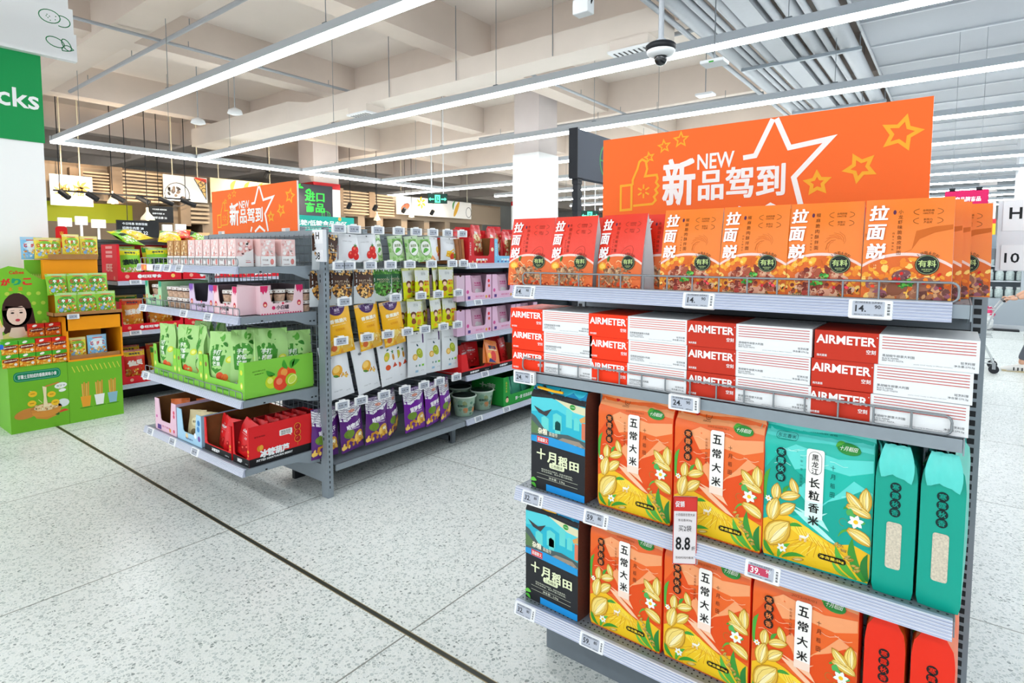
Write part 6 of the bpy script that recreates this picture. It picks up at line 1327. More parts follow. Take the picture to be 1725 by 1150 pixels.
price('6', '50', (XD+.03, 1.63, .93), 'price tag on the orange front of the cardboard display', (0, 0, PI/2), scribble=True)
t = thing('lucky_charm', 'small red hanging card with gold characters above the cardboard display', 'hanging card', (-6.62, 1.70, 1.56), PI/2); mb = MB()
mb.prism(rrect_pts(-.045, 0, .045, .2, .025, 3), lambda a, b, d: (a, d, b), 0, .004, INK('#d8181c')); S = FRONT(0); mb.text(S, '吉', 0, .135, INK('#f2c84a'), h=.035, L=1); mb.text(S, '福', 0, .07, INK('#f2c84a'), h=.035, L=1); link('card', mb, t); mb = MB(); mb.cyl((0, .002, -.09), (0, .002, .0), .004, M('#e8d8a8')); link('stick', mb, t)

# ------------------------------------------------------------------ red snack aisle behind the display
ga = gondola('grey aisle shelf with red trays of puffed snacks, behind the cardboard display', -6.42, 2.06, (1.2, 1.2, 1.2, 1.2), (1.235, .735), hooks_first=False, height=1.65, base=.215, depth=.52)
RDT = '#d81a2b'
def red_art(mb, S, W, H, lo, p):
    mb.text(S, '旺旺零食', W*.02, lo*.5, WHITE, w=W*.3, h=lo*.4, L=1, bold=.04); mb.disc(S, -W*.17, lo*.5, lo*.24, WHITE, 1); mb.disc(S, -W*.36, lo*.5, lo*.22, INK('#e8a08a'), 1); mb.disc(S, W*.36, lo*.5, lo*.22, INK('#f0c86a'), 1)
def red_side(mb, S, D, H):
    for i, v in enumerate((.88, .75, .64)): mb.rect(S, D*.3, H*v, D*.72, H*(v+.07), INK('#f0a8a8'), 1)
    mb.text(S, '旺旺', D*.5, H*.36, INK('#f4c8c0'), w=D*.4, L=1, bold=.03); mb.disc(S, D*.8, H*.08, .02, INK('#e8a08a'), 1)
def puff(c1, c2, txt, seed):
    def art(mb, S, W, H):
        rnd = random.Random(seed); mb.rect(S, -W/2, H*.78, W/2, H*.97, INK(c2), 1); mb.text(S, txt, 0, H*.55, INK('#16301a' if c1 == '#7ec41e' else '#f6f2e8'), w=W*.72, h=H*.2, L=2, bold=.07, rot=.08); mb.text(S, '美味零食', 0, H*.86, INK('#2a3a4a'), w=W*.5, h=H*.07, L=2, bold=.03)
        food(mb, S, -W*.42, H*.05, W*.42, H*.36, ['#f2ead8', '#e8d8b0', '#d8a860', '#f4f2ec', '#c8e0a0'] if c1 == '#7ec41e' else ['#f2c860', '#e8a030', '#f6e0a8', '#c86a2a'], 40, W*.07, rnd, 2, (.5, .9))
    return hang('puffed_snack_bag', .21, .3, FOIL(c1), art, D=.08, wr=.007, seed=seed, hole=False)
kp = {'g': Kind(puff('#7ec41e', '#e6e01e', '浪味仙', 1)), 'o': Kind(puff('#e08a14', '#d8401c', '粟米条', 2)), 'r': Kind(puff('#d8301c', '#f0c82a', '仙贝', 3)), 'y': Kind(puff('#e8d01c', '#3a8a2a', '小馒头', 4))}
# 'lime', 'gold' and 'red' bags, row after row
for li, (z, ks, nm) in enumerate(((1.236, 'gggggggg', 'lime puffed snack bag on the top shelf of red trays'), (.736, 'oooooooo', 'golden snack bag on the middle shelf of red trays'), (.216, 'ryrryrry', 'mixed red and yellow snack bag on the base shelf of red trays'))):
    for j in range(4):
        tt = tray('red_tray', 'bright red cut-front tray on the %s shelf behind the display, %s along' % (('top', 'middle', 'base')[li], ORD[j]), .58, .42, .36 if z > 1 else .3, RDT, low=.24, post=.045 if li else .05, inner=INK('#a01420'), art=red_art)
        mb = MB(); red_side(mb, lambda u, v, h: (-.29-.0005-h, .42-u, v), .42, .36 if z > 1 else .3); link('printed_side', mb, tt)
        put(tt, -6.442, 2.37+.598*j, z+.001, PI/2)
    for i, k in enumerate(ks):
        y = 2.37+.598*(i//2)+(-.14 if i % 2 == 0 else .14)
        kp[k].put((-6.56-.03*(i % 2), y, z+.02+.01*(i % 3)), (-.13, .03*(-1)**i, PI/2+.12*(-1)**i), nm+', %s along' % ORD[i], 'puffed snack bags in the red trays')
        if z < 1 or i < 6: kp['oyr'[(i+li) % 3] if z < 1 else 'gyr'[i % 3]].put((-6.70, y, z+.05), (-.2, 0, PI/2-.1*(-1)**i), 'snack bag lying behind the others in the red trays on the %s shelf, %s along' % (('top', 'middle', 'base')[li], ORD[i]), 'puffed snack bags in the red trays')
for i in range(7):
    k = 'gyrgyrg'[i]; kp[k].put((-6.58+.03*(i % 2), 2.3+.3*i, 1.60+.02*(i % 2)), (-1.15, .1, PI/2+.4*(-1)**i), 'puffed snack bag lying on top of the pile above the red trays, %s along' % ORD[i], 'snack bags piled above the red trays')
for i in range(6):
    kp['yrgyoy'[i]].put((-6.66+.04*(i % 2), 2.42+.3*i, 1.655+.012*(i % 2)), (-1.25, -.12, PI/2+.5*(-1)**i), 'puffed snack bag in the upper layer above the red trays, %s along' % ORD[i], 'snack bags piled above the red trays')
for i, (y, z) in enumerate(((2.22, 1.205), (2.2, .705), (2.45, .185))): price('8', '90', (-6.40, y, z), 'price tag on the rail below the red trays, %s from the top' % ORD[i], (math.radians(-14), 0, PI/2), scribble=True, scale=(1.2, 1, 1))

# ------------------------------------------------------------------ hanging sign on the near column, far left
t = thing('snacks_sign', 'green column sign ending in cks with white product boards above it', 'sign', (-6.8, .75, 0), PI/2)
mb = MB(); S = FRONT(.0); mb.box(-.3, .9, -.03, -.018, 2.53, 3.42, INK('#14924e')); S = FRONT(-.03)
mb.text(S, 'Snacks', .872, 2.91, WHITE, h=.175, L=2, ax=1, bold=.015); link('green_panel', mb, t)
for i, (z0, z1, x1) in enumerate(((3.32, 3.57, 1.165), (3.57, 3.8, 1.15), (3.8, 4.02, 1.12))):
    mb = MB(); mb.box(-.5, x1, -.1+.012*i, -.03, z0, z1, INK('#eef1f4')); S = FRONT(-.1+.012*i); g = INK('#1d7a4c'); zc = (z0+z1)/2
    if i == 0:
        mb.stroke(S, ell(1.0, zc+.015, .07, .042, -.25, 16), .008, g, 1, True); mb.stroke(S, ell(1.085, zc+.01, .03, .055, .5, 12), .008, g, 1, True); mb.stroke(S, leafp(1.05, zc-.04, .09, .05, .2), .008, g, 1, True)
        mb.text(S, '坚果 炒货', .3, zc, g, h=.1, L=1, ax=1)
    elif i == 1:
        mb.stroke(S, ell(.97, zc, .08, .058, 0, 18), .008, g, 1, True); mb.stroke(S, ell(1.06, zc-.02, .065, .05, 0, 14, -2.0, 1.9), .008, g, 1)
        for k in range(9): mb.disc(S, .97+.05*math.cos(k*2.4)*(k % 3)/2, zc+.035*math.sin(k*2.4)*(k % 3)/2, .005, g, 1, n=6)
        mb.text(S, '饼干 糕点', .3, zc, g, h=.1, L=1, ax=1)
    link('product_board', mb, t)
# black sign on a post at the rear of the near end display
t = thing('aisle_sign', 'dark grey sign with a green ring on a black post behind the orange board', 'sign', (-1.29, 2.12, 0), PI/2)
mb = MB(); mb.box(-.015, .015, -.012, .012, 0, 2.02, INK('#23262d'))
for i in range(30): mb.box(-.018, .018, -.014, .014, .2+.055*i, .225+.055*i, INK('#23262d'))
link('post', mb, t)
mb = MB(); mb.box(-.03, .42, -.02, .02, 1.82, 2.02, INK('#3f4756')); mb.box(-.034, -.03, -.021, .021, 1.815, 2.025, INK('#1c1f26')); link('panel', mb, t)
mb = MB(); S = FRONT(-.02); mb.stroke(S, ell(.24, 1.915, .08, .08, 0, 24), .008, INK('#3fa65a'), 1, True); mb.stroke(S, [(.16, 1.915), (.32, 1.915)], .006, INK('#3fa65a'), 1); mb.stroke(S, ell(.24, 1.915, .035, .08, 0, 20), .006, INK('#3fa65a'), 1, True); link('green_ring', mb, t)

# ------------------------------------------------------------------ ceiling services
PIPE = M('#acb0b6', .5, .1, var=.02); DUCT = M('#e0d5cb', .6, .05, var=.03, scale=2)
X = -2.61
for i, (r, nm) in enumerate(((.03, 's'), (.105, 'b'), (.036, 's'), (.032, 's'), (.07, 'b'), (.17, 'd'), (.045, 's'), (.085, 'b'), (.036, 's'), (.1, 'b'))):
    mb = MB(); x = X+r
    if nm == 'd': mb.box(X, X+.21, -6, 38, 3.98, 4.12, PIPE); X += .21+.03
    else: mb.cyl((x, -6, 4.0+r), (x, 38, 4.0+r), r, PIPE, 12); X += 2*r+.025
    tag(link('duct' if nm == 'd' else 'pipe', mb), ('grey square duct running between the ceiling pipes' if nm == 'd' else 'grey ceiling pipe, %s from the coffered side' % ORD[i]), 'pipe', 'ceiling pipes')
for i, y in enumerate((2.2, 5.2, 8.2, 11.2, 14.2, 17.2, 20.2)):
    t = thing('pipe_hanger', 'steel cross bar carrying the ceiling pipes, %s from the camera' % ORD[i], 'pipe bracket', (-1.7, y, 3.955), 0, 'pipe hangers'); mb = MB(); mb.box(-.72, .68, -.02, .02, 0, .04, STEEL); link('cross_bar', mb, t)
    for x in (-.7, .66):
        mb = MB(); mb.cyl((x, 0, .04), (x, 0, .99), .006, WIRE, 6); link('threaded_rod', mb, t)
t = thing('air_duct', 'beige rectangular air duct under the coffered ceiling', 'air duct', (0, 0, 0)); mb = MB()
mb.box(-9.2, -2.65, 6.0, 6.44, 3.9, 4.17, DUCT); link('duct_body', mb, t); mb = MB(); mb.add([(-9.2, 6.0, 3.9), (-9.2, 6.44, 3.9), (-9.2, 6.44, 4.17), (-9.2, 6.0, 4.17), (-9.6, 5.85, 3.85), (-9.6, 6.55, 3.85), (-9.6, 6.55, 4.22), (-9.6, 5.85, 4.22)], [(0, 1, 5, 4), (1, 2, 6, 5), (2, 3, 7, 6), (3, 0, 4, 7)], DUCT); mb.box(-13.4, -9.6, 5.85, 6.55, 3.85, 4.22, DUCT); link('wide_section', mb, t)
for k, x in enumerate((-3.2, -8.0)):
    mb = MB(); mb.box(x-.02, x+.44, 5.98, 6.36, 3.78, 3.9, DUCT); link('vent_neck', mb, t)
    mb = MB(); mb.box(x-.04, x+.46, 5.96, 6.38, 3.76, 3.785, INK('#eceef0'))
    for j in range(7): mb.box(x+.01+.06*j, x+.03+.06*j, 6.0, 6.34, 3.757, 3.76, DARK)
    link('vent_grille', mb, t)
for x in (-4.0, -5.6, -7.0): mb = MB(); mb.cyl((x, 5.98, 3.9), (x, 5.98, 4.9), .006, WIRE, 6); link('hanger_rod', mb, t)
for i, (a, b, lab) in enumerate((((-8.3, -4, 4.26), (-8.3, 6.9, 4.26), 'thin cable conduit crossing the coffers on the far left'), ((-5.3, 6.6, 4.25), (-5.3, 14, 4.25), 'thin cable conduit behind the air duct'), ((-10, 7.05, 4.22), (-2.6, 7.05, 4.22), 'long sprinkler pipe parallel to the air duct'), ((-12, 3.3, 4.24), (-3, 3.3, 4.24), 'thin sprinkler pipe in front of the air duct'), ((-9, 10.4, 4.2), (-2.7, 10.4, 4.2), 'sprinkler pipe far behind the air duct'))):
    t = thing('ceiling_conduit', lab, 'pipe', (0, 0, 0)); mb = MB(); mb.cyl(a, b, .028 if i > 1 else .022, PIPE, 8); link('tube', mb, t)
    for q in range(5):
        f = .1+.2*q; p = [a[k]+(b[k]-a[k])*f for k in range(3)]; mb = MB(); mb.cyl((p[0], p[1], p[2]), (p[0], p[1], 4.32+.03), .005, WIRE, 5); link('hanger', mb, t)
t = thing('dome_camera', 'black and white dome security camera on a white pole over the noodle board', 'camera', (-1.745, 4.0, 2.85)); mb = MB()
mb.lathe([(.03, .09), (.1, .1), (.108, .115), (.108, .135), (.09, .15), (.02, .155)], INK('#1b1d22'), seg=24); link('housing', mb, t); mb = MB(); mb.lathe([(.05, .06), (.085, .07), (.1, .09), (.1, .1), (.04, .1)], WHITE, seg=24); link('white_ring', mb, t); mb = MB(); mb.ball((0, 0, .045), .048, .048, .048, M('#14161a', .15, spec=.7)); link('dome', mb, t); mb = MB(); mb.cyl((0, 0, .15), (0, 0, 2.1), .02, PIPE, 10); mb.cyl((0, 0, .15), (0, 0, .18), .035, PIPE, 10); link('pole', mb, t)
t = thing('wireless_unit', 'white wireless unit hanging beside the dome camera', 'wireless box', (-1.7, 5.0, 3.1)); mb = MB(); mb.box(-.1, .1, -.08, .08, 0, .03, WHITE, bev=.01); link('casing', mb, t); mb = MB(); mb.box(-.02, .02, -.081, -.08, .0, .012, INK('#3aa83a')); link('status_light', mb, t); mb = MB(); mb.cyl((0, 0, .03), (0, 0, .86), .006, WIRE, 6); link('cable', mb, t)
t = thing('wireless_unit', 'small white wireless unit hanging on a cable above the orange board', 'wireless box', (-2.62, 7.4, 3.5)); mb = MB(); mb.box(-.11, .11, -.08, .08, 0, .03, WHITE, bev=.01); link('casing', mb, t); mb = MB(); mb.cyl((0, 0, .03), (0, 0, .9), .006, WIRE, 6); link('cable', mb, t)
t = thing('junction_box', 'white box with black cable hanging at the top edge of the picture', 'electrical box', (-2.39, 4.0, 3.36)); mb = MB(); mb.box(-.07, .07, -.05, .05, 0, .11, WHITE, bev=.008); link('casing', mb, t); mb = MB(); mb.tube([(0, 0, .1), (.04, .01, .16), (.09, 0, .12), (.06, 0, .06)], .008, BLACK); mb.cyl((0, 0, .11), (0, 0, .99), .006, WIRE, 6); link('cable', mb, t)
for i, (x, y, z, lab) in enumerate(((-10.6, 4.75, 3.78, 'white ceiling speaker hanging above the first strip light'), (-9.7, 4.95, 3.85, 'white ceiling camera on a short pole above the strip lights'))):
    t = thing('ceiling_speaker' if i == 0 else 'ceiling_camera', lab, 'ceiling fitting', (x, y, z)); mb = MB(); mb.lathe([(.02, .1), (.1, .06), (.12, .0), (.06, -.02), (.01, -.02)], WHITE, seg=18); link('body', mb, t); mb = MB(); mb.cyl((0, 0, .1), (0, 0, 4.95-z), .008, PIPE, 6); link('pole', mb, t)

# ------------------------------------------------------------------ fresh food counters far behind, facing the aisles
WOOD = M('#b39c80', .6, var=.08, scale=6); WOODD = M('#86705a', .65, var=.08, scale=6); TAN = M('#96836f', .7)
XF = -14.0
def slat_wall(y0, y1, z0, z1, lab, n=9, back='#8a7660'):
    t = thing('slat_screen', lab, 'wooden screen', (XF-.1, y0, 0), PI/2); mb = MB(); mb.box(0, y1-y0, .08, .12, z0, z1, INK(back)); link('backing', mb, t)
    for i in range(n): mb = MB(); z = z0+(z1-z0)*(i+.2)/n; mb.box(0, y1-y0, 0, .08, z, z+(z1-z0)/n*.5, WOOD); link('slat', mb, t)
    mb = MB(); mb.box(-.1, .12, -.02, .12, z0-.05, z1+.03, WOODD); link('corner_post', mb, t)
slat_wall(4.6, 5.5, 2.62, 3.3, 'wooden slat screen over the dark menu screens, far behind')
slat_wall(3.9, 4.48, 2.75, 3.2, 'narrow wooden slat screen beside the wheat banner, far behind', 7)
slat_wall(10.16, 11.2, 2.66, 3.36, 'wooden slat screen past the black imported goods sign', 8); slat_wall(11.3, 12.2, 2.66, 3.34, 'wooden slat screen beside the sun and crayfish banner', 8)
slat_wall(5.95, 6.5, 2.2, 2.7, 'small wooden slat shelf under the pizza banner', 5)
t = thing('food_counter', 'long row of brown fresh food counters far behind the shelves', 'counter', (XF-.3, 2.2, 0), PI/2)
mb = MB(); mb.box(0, 15.5, .9, 1.0, 0, 2.8, TAN); link('rear_wall', mb, t); mb = MB(); mb.box(0, 15.5, .0, .6, 0, 1.1, INK('#c9b79c')); link('counter_front', mb, t); mb = MB(); mb.box(0, 15.5, -.36, .65, 1.1, 1.15, INK('#e8e4dc')); link('counter_top', mb, t)
mb = MB(); mb.box(-1.2, 15.5, -.05, .9, 3.28, 3.34, WOODD); mb.box(-1.2, 15.5, -.05, .02, 2.62, 3.28, TAN); link('canopy', mb, t)
for y in (2.5, 3.05, 3.6, 4.15, 4.7):
    mb = MB(); mb.box(y-2.2, y-2.2+.55, .86, .9, 2.2, 2.62, M('#c9d22a', .5)); link('yellow_shelf_back', mb, t)
for k, y in enumerate((5.75, 6.4, 7.4, 8.1, 10.2, 10.9, 11.6, 12.6, 13.6, 14.6)):
    mb = MB(); mb.box(y-2.2, y-2.2+.25, -.05, .9, 1.15, 2.62, TAN); link('pier', mb, t)
def banner(y0, y1, z0, z1, lab, art, col='#efe9e2', dx=0):
    t = thing('food_banner', lab, 'banner', (XF+dx, y0, 0), PI/2); mb = MB(); mb.box(0, y1-y0, 0, .03, z0, z1, INK(col)); art(mb, FRONT(0), y1-y0, z0, z1); link('printed_panel', mb, t)
    for x in (.2, y1-y0-.2): mb = MB(); mb.cyl((x, .02, z1), (x, .02, 4.95), .012, M('#e8dcc0'), 6); link('hanging_rod', mb, t)
def b_wheat(mb, S, W, z0, z1):
    g = INK('#c8a05a'); H = z1-z0
    for u, v in ((.28, .5), (.72, .6)):
        for i in range(7): mb.poly(S, leafp(W*u, z0+H*v, .16, .05, .9*i), g, 1)
    mb.text(S, '烘焙', W*.5, z0+H*.5, INK('#b8862a'), h=.2, L=1)
def b_pizza(mb, S, W, z0, z1):
    H = z1-z0; k = INK('#4a4644'); mb.stroke(S, ell(W*.3, z0+H*.25, .26, .26, 0, 24), .02, k, 1, True); rnd = random.Random(3); food(mb, S, W*.3-.18, z0+H*.12, W*.3+.18, z0+H*.5, ['#2e2a28', '#4a4240', '#6a5a50'], 16, .06, rnd, 1)
    mb.poly(S, [(W*.7, z1-.02), (W*.97, z1-.12), (W*.97, z0+.08)], INK('#e8b86a'), 1); mb.poly(S, [(W*.68, z1-.02), (W*.74, z1+.0), (W*.99, z1-.02), (W*.99, z1-.12)], INK('#d8452c'), 1.5); mb.stroke(S, [(W*.7, z1-.04), (W*.97, z0+.08), (W*.97, z1-.1)], .02, k, 2)
    for u, v in ((.85, .72), (.92, .5), (.9, .8)): mb.stroke(S, ell(W*u, z0+H*v, .05, .05, 0, 12), .015, k, 2, True)
def b_warm(mb, S, W, z0, z1):
    for i in range(3): mb.poly(S, leafp(W*(.3+.2*i), z0+.3, .3, .1, 1.2), INK('#d8a040'), 1)
def b_shrimp(mb, S, W, z0, z1):
    H = z1-z0
    for i in range(6): mb.poly(S, leafp(W*.3+.04*math.cos(PI/3*i+.5), z1-.16+.04*math.sin(PI/3*i+.5), .17, .08, PI/3*i+.5), INK('#e8a82c'), 1)
    mb.poly(S, ell(W*.1, z0+H*.4, .2, .1, .5), INK('#c8583a'), 1); mb.stroke(S, ell(W*.1, z0+H*.4, .2, .1, .5, 14), .02, INK('#4a4644'), 2, True); mb.poly(S, ell(W*.08, z0+H*.2, .18, .06, .3), INK('#efe9e2'), 1.5); mb.stroke(S, ell(W*.08, z0+H*.2, .18, .06, .3, 12), .015, INK('#4a4644'), 2, True)
    mb.poly(S, ell(W*.78, z0+H*.55, .3, .08, 1.1), INK('#d8a02c'), 1); mb.poly(S, leafp(W*.73, z0+H*.5, .35, .08, 1.2), INK('#4a8a4a'), 2); mb.stroke(S, ell(W*.96, z0+H*.4, .14, .18, 0, 14), .02, INK('#4a4644'), 2, True)
banner(3.45, 4.15, 2.46, 3.06, 'cream banner with wheat ears glowing in a spotlight, far left', b_wheat)
banner(5.48, 6.42, 2.7, 3.27, 'white banner with a round dish and a pizza slice, behind the orange board', b_pizza)
banner(6.5, 8.2, 2.72, 3.3, 'glowing cream banner half hidden behind the far orange board', b_warm, '#f6e2b0')
banner(12.2, 15.7, 2.76, 3.34, 'white banner with a yellow sun, crayfish and corn', b_shrimp)
t = thing('imported_goods_sign', 'black column sign with green characters for imported goods', 'sign', (-13.84, 8.62, 0), PI/2); mb = MB(); mb.box(-.1, 1.12, 0, .04, 2.5, 3.37, INK('#3a3a42')); link('panel', mb, t); mb = MB(); S = FRONT(0); gl = M('#27c03a', .4, emit=.12)
mb.text(S, '进口', .56, 3.05, gl, w=.6, h=.26, L=2, bold=.03); mb.text(S, '商品', .56, 2.76, gl, w=.6, h=.26, L=2, bold=.03); mb.stroke(S, ell(.9, 2.58, .13, .1, 0, 16), .015, gl, 2, True); mb.stroke(S, ell(.9, 2.58, .06, .1, 0, 14), .012, gl, 2, True)
for i in range(5): mb.poly(S, leafp(.1+.3*(i//3), 3.25, .13, .06, 1.2*i), gl, 2)
link('green_characters', mb, t)
t = thing('area_banner', 'teal banner for low sugar food above the far shelves', 'banner', (-10, 6.05, 0), PI/2); mb = MB(); mb.box(0, 1.5, 0, .03, 1.93, 2.25, INK('#1fa99a')); S = FRONT(0); mb.text(S, '无糖/低糖食品专区', .72, 2.11, WHITE, w=1.2, h=.11, L=1, bold=.03); mb.text(S, '健康生活从低糖开始', .6, 2.0, WHITE, w=.7, h=.05, L=1)
mb.disc(S, .1, 2.22, .04, INK('#e8a84a'), 1); mb.disc(S, 1.15, 2.21, .04, INK('#e8a84a'), 1); link('panel', mb, t); mb = MB(); mb.cyl((.2, .015, 0), (.2, .015, 1.93), .015, STEEL, 6); mb.cyl((1.3, .015, 0), (1.3, .015, 1.93), .015, STEEL, 6); link('legs', mb, t)
def exit_sign(x, y, z, w_, lab, top=4.9):
    t = thing('exit_sign', lab, 'exit sign', (x, y, z), PI/4); mb = MB(); mb.box(-w_/2, w_/2, 0, .04, 0, w_*.5, INK('#123c34')); link('case', mb, t); mb = MB(); S = FRONT(0); g = M('#4fe0a8', .4, emit=1.2)
    mb.rect(S, -w_*.14, w_*.04, w_*.14, w_*.44, g, 1); mb.rect(S, -w_*.06, w_*.1, w_*.06, w_*.36, INK('#123c34'), 2); mb.disc(S, 0, w_*.3, w_*.035, g, 3); mb.stroke(S, [(-w_*.04, w_*.1), (0, w_*.2), (.0, w_*.26), (w_*.05, w_*.2)], w_*.03, g, 3)
    mb.stroke(S, [(-w_*.42, w_*.22), (-w_*.18, w_*.22)], w_*.07, g, 1); mb.stroke(S, [(w_*.18, w_*.22), (w_*.42, w_*.22)], w_*.07, g, 1); mb.poly(S, [(w_*.36, w_*.12), (w_*.46, w_*.22), (w_*.36, w_*.32)], g, 2); mb.poly(S, [(-w_*.36, w_*.12), (-w_*.36, w_*.32), (-w_*.46, w_*.22)], g, 2); link('green_symbol', mb, t)
    for s_ in (-.3, .3): mb = MB(); mb.cyl((w_*s_, .02, w_*.5), (w_*s_, .02, top-z), .012, WHITE, 6); link('hanging_rod', mb, t)
exit_sign(-9.0, 9.0, 2.6, .42, 'green lit exit sign hanging before the sun banner', 4.95); exit_sign(-8.1, 14.0, 2.45, .5, 'small green exit sign beside the black post of the near display', 4.95)
def screen(y0, y1, z0, z1, lab, x=XF+.05, col='#16181c', lines=True):
    t = thing('menu_screen', lab, 'screen', (x, y0, 0), PI/2); mb = MB(); mb.box(0, y1-y0, 0, .05, z0, z1, INK(col)); link('case', mb, t); mb = MB(); S = FRONT(0); g = M('#dfe8f0', .4, emit=.3)
    for i in range(3): mb.text(S, ('今日特惠 新鲜现做', '招牌牛肉面 28', '鲜虾云吞 22')[i], (y1-y0)*.12, z1-.07-.09*i, g, w=(y1-y0)*(.6-.1*(i % 2)), L=1, ax=0)
    link('display', mb, t)
    mb = MB(); mb.cyl((.2, .025, z1), (.2, .025, 4.95), .008, BLACK, 5); link('rod', mb, t)
screen(4.42, 5.2, 1.85, 2.2, 'wide black menu screen over the puffed snacks', XF+.4); screen(5.16, 5.64, 2.2, 2.55, 'black menu board under the wooden slats')
glow = M('#c4dcff', .4, emit=1.3)
for i, (y, z, w_) in enumerate(((3.5, 2.04, .22), (3.78, 2.08, .2), (4.05, 2.03, .24), (5.35, 1.98, .2), (5.62, 2.0, .22))):
    t = thing('lit_display', 'bright white lit display panel in the food counters, %s along' % ORD[i], 'light panel', (XF+.2, y, z), PI/2); mb = MB(); mb.box(0, w_, 0, .06, 0, .17, WHITE); mb.box(w_/2-.02, w_/2+.02, .02, .05, -z, 0, WHITE); link('frame', mb, t); mb = MB(); mb.rect(FRONT(0), .02, .02, w_-.02, .15, glow, 1); link('lit_face', mb, t)
warm = M('#ffd9a0', .4, emit=6)
def pendant(x, y, z, lab, r=.13):
    t = thing('pendant_lamp', lab, 'lamp', (x, y, z)); mb = MB(); mb.lathe([(r, 0), (r*.9, .05), (r*.45, .12), (r*.2, .17), (r*.18, .25)], INK('#f0e2c4'), seg=18); link('shade', mb, t); mb = MB(); mb.ball((0, 0, .03), .05, .05, .04, warm); link('bulb', mb, t); mb = MB(); mb.cyl((0, 0, .25), (0, 0, 4.9-z), .008, BLACK, 5); link('cord', mb, t)
pendant(-13, 4.77, 2.19, 'cream pendant lamp hanging before the menu board'); pendant(-13.55, 4.35, 2.52, 'small pendant lamp over the fruit counter', .1); pendant(-13, 10.6, 2.45, 'white pendant lamp before the wooden slats', .1); pendant(-13, 11.9, 2.6, 'small pendant lamp beside the crayfish banner', .09)
t = thing('track_lights', 'black ceiling track of spotlights over the yellow shelf backs', 'track light', (-13.2, 3.3, 2.66), PI/2); mb = MB(); mb.box(0, 2.4, 0, .03, 0, .03, BLACK); link('track', mb, t)
for i in range(6): mb = MB(); mb.cyl((.1+.42*i, .0, .0), (.2+.45*i, -.12, -.12), .05, BLACK, 10); link('spot_head', mb, t)
for q in (.1, 2.3): mb = MB(); mb.cyl((q, .015, .03), (q, .015, 2.28), .008, BLACK, 5); link('rod', mb, t)
for i, y in enumerate((7.6, 10.0, 10.9, 12.0, 13.2)):
    t = thing('spotlight', 'black spotlight above the food counters, %s along' % ORD[i], 'spotlight', (-13.4, y, 2.9 if i else 3.5)); mb = MB(); mb.cyl((0, 0, 0), (-.1, 0, -.12), .06, BLACK, 10); link('head', mb, t); mb = MB(); mb.cyl((0, 0, 0), (0, 0, 4.9-(2.9 if i else 3.5)), .008, BLACK, 5); link('rod', mb, t)
rnd = random.Random(21)
for i in range(9):
    y = 5.9+.28*i if i < 4 else 10.3+.4*(i-4); t = thing('carton', 'plain cardboard carton stacked on the food counter, %s along' % ORD[i], 'box', (XF+.0, y, 1.153), PI/2, 'cartons on the food counter'); mb = MB(); mb.box(0, .26, 0, .2, 0, .75+.1*(i % 2), M('#c9a57a', .8, var=.05)); link('body', mb, t)
    mb = MB(); mb.rect(FRONT(0), .1, .0, .15, .7, INK('#b08a5c'), 1); link('tape', mb, t)
def spot(x, y, z, tx, ty, tz, e, col=(1, .8, .56), ang=70):
    ld = bpy.data.lights.new('spot', 'SPOT'); ld.energy = e; ld.color = col; ld.spot_size = math.radians(ang); ld.spot_blend = .7; ld.shadow_soft_size = .06
    ld.energy = e*.42; o = bpy.data.objects.new('spot_lamp', ld); C.objects.link(o); o.location = (x, y, z); o.rotation_euler = (Vector((tx, ty, tz))-Vector((x, y, z))).to_track_quat('-Z', 'Y').to_euler()
for y, e in ((3.8, 260), (5.2, 120), (7.3, 320), (10.4, 120), (13.6, 300), (11.6, 100)): spot(-12.9, y, 3.7, -14, y, 2.8, e)
for y in (4.5, 8.0, 11.5): spot(-12.6, y, 2.4, -15.5, y, 4.9, 260, ang=110)
for y in (3.4, 5.5, 8.5, 12.5): spot(-13.3, y, 3.3, -14.2, y, 1.0, 160, (1, .85, .62), 120)

# ------------------------------------------------------------------ right-hand distance: brand banner, cabinet, cart and shopper
t = thing('brand_banner', 'magenta banner with white characters hanging beyond the crayfish pouches', 'banner', (-.16, 9.0, 2.0)); mb = MB(); mb.box(0, .42, 0, .02, 0, .28, INK('#d0155c')); S = FRONT(0); mb.text(S, '无穷品牌商品', .2, .17, WHITE, w=.3, h=.06, L=1, bold=.03); link('panel', mb, t)
for x in (.07, .33): mb = MB(); mb.cyl((x, .01, .28), (x, .01, 2.19), .0025, WIRE, 5); mb.box(x-.03, x+.03, 0, .02, .27, .31, DARK); link('hanging_wire', mb, t)
t = thing('wall_cabinet', 'long grey cabinet with glass jars far behind the shopping cart', 'cabinet', (.0, 15.0, 0)); mb = MB(); mb.box(0, 4, 0, .6, .1, .62, INK('#9aa3ab')); link('body', mb, t); mb = MB(); mb.box(-.05, 4, -.1, .6, .0, .1, INK('#b4bac0')); mb.box(-.05, 1.0, -.3, -.1, .0, .03, DARK); link('kick', mb, t); mb = MB(); mb.box(0, 4, .4, .6, .62, 1.9, INK('#7f8a94')); link('rear_panel', mb, t)
for z in (.95, 1.25): mb = MB(); mb.box(0, 4, .05, .5, z, z+.02, INK('#c4cad0')); link('shelf', mb, t)
for x in (0, 1.0, 2.2): mb = MB(); mb.box(x, x+.06, .0, .1, .62, 1.9, INK('#aab2ba')); link('post', mb, t)
jr = thing('glass_jar', 'x', 'jar'); mb = MB(); mb.lathe([(.05, 0), (.07, .02), (.07, .16), (.05, .19)], M('#b9c6c4', .15, spec=.6, var=.2), seg=14); link('glass', mb, jr); mb = MB(); mb.lathe([(.052, .19), (.055, .2), (.055, .225), (.01, .23)], INK('#d8dcdc'), seg=14); link('lid', mb, jr)
kjr = Kind(jr, 'glass jars in the far cabinet')
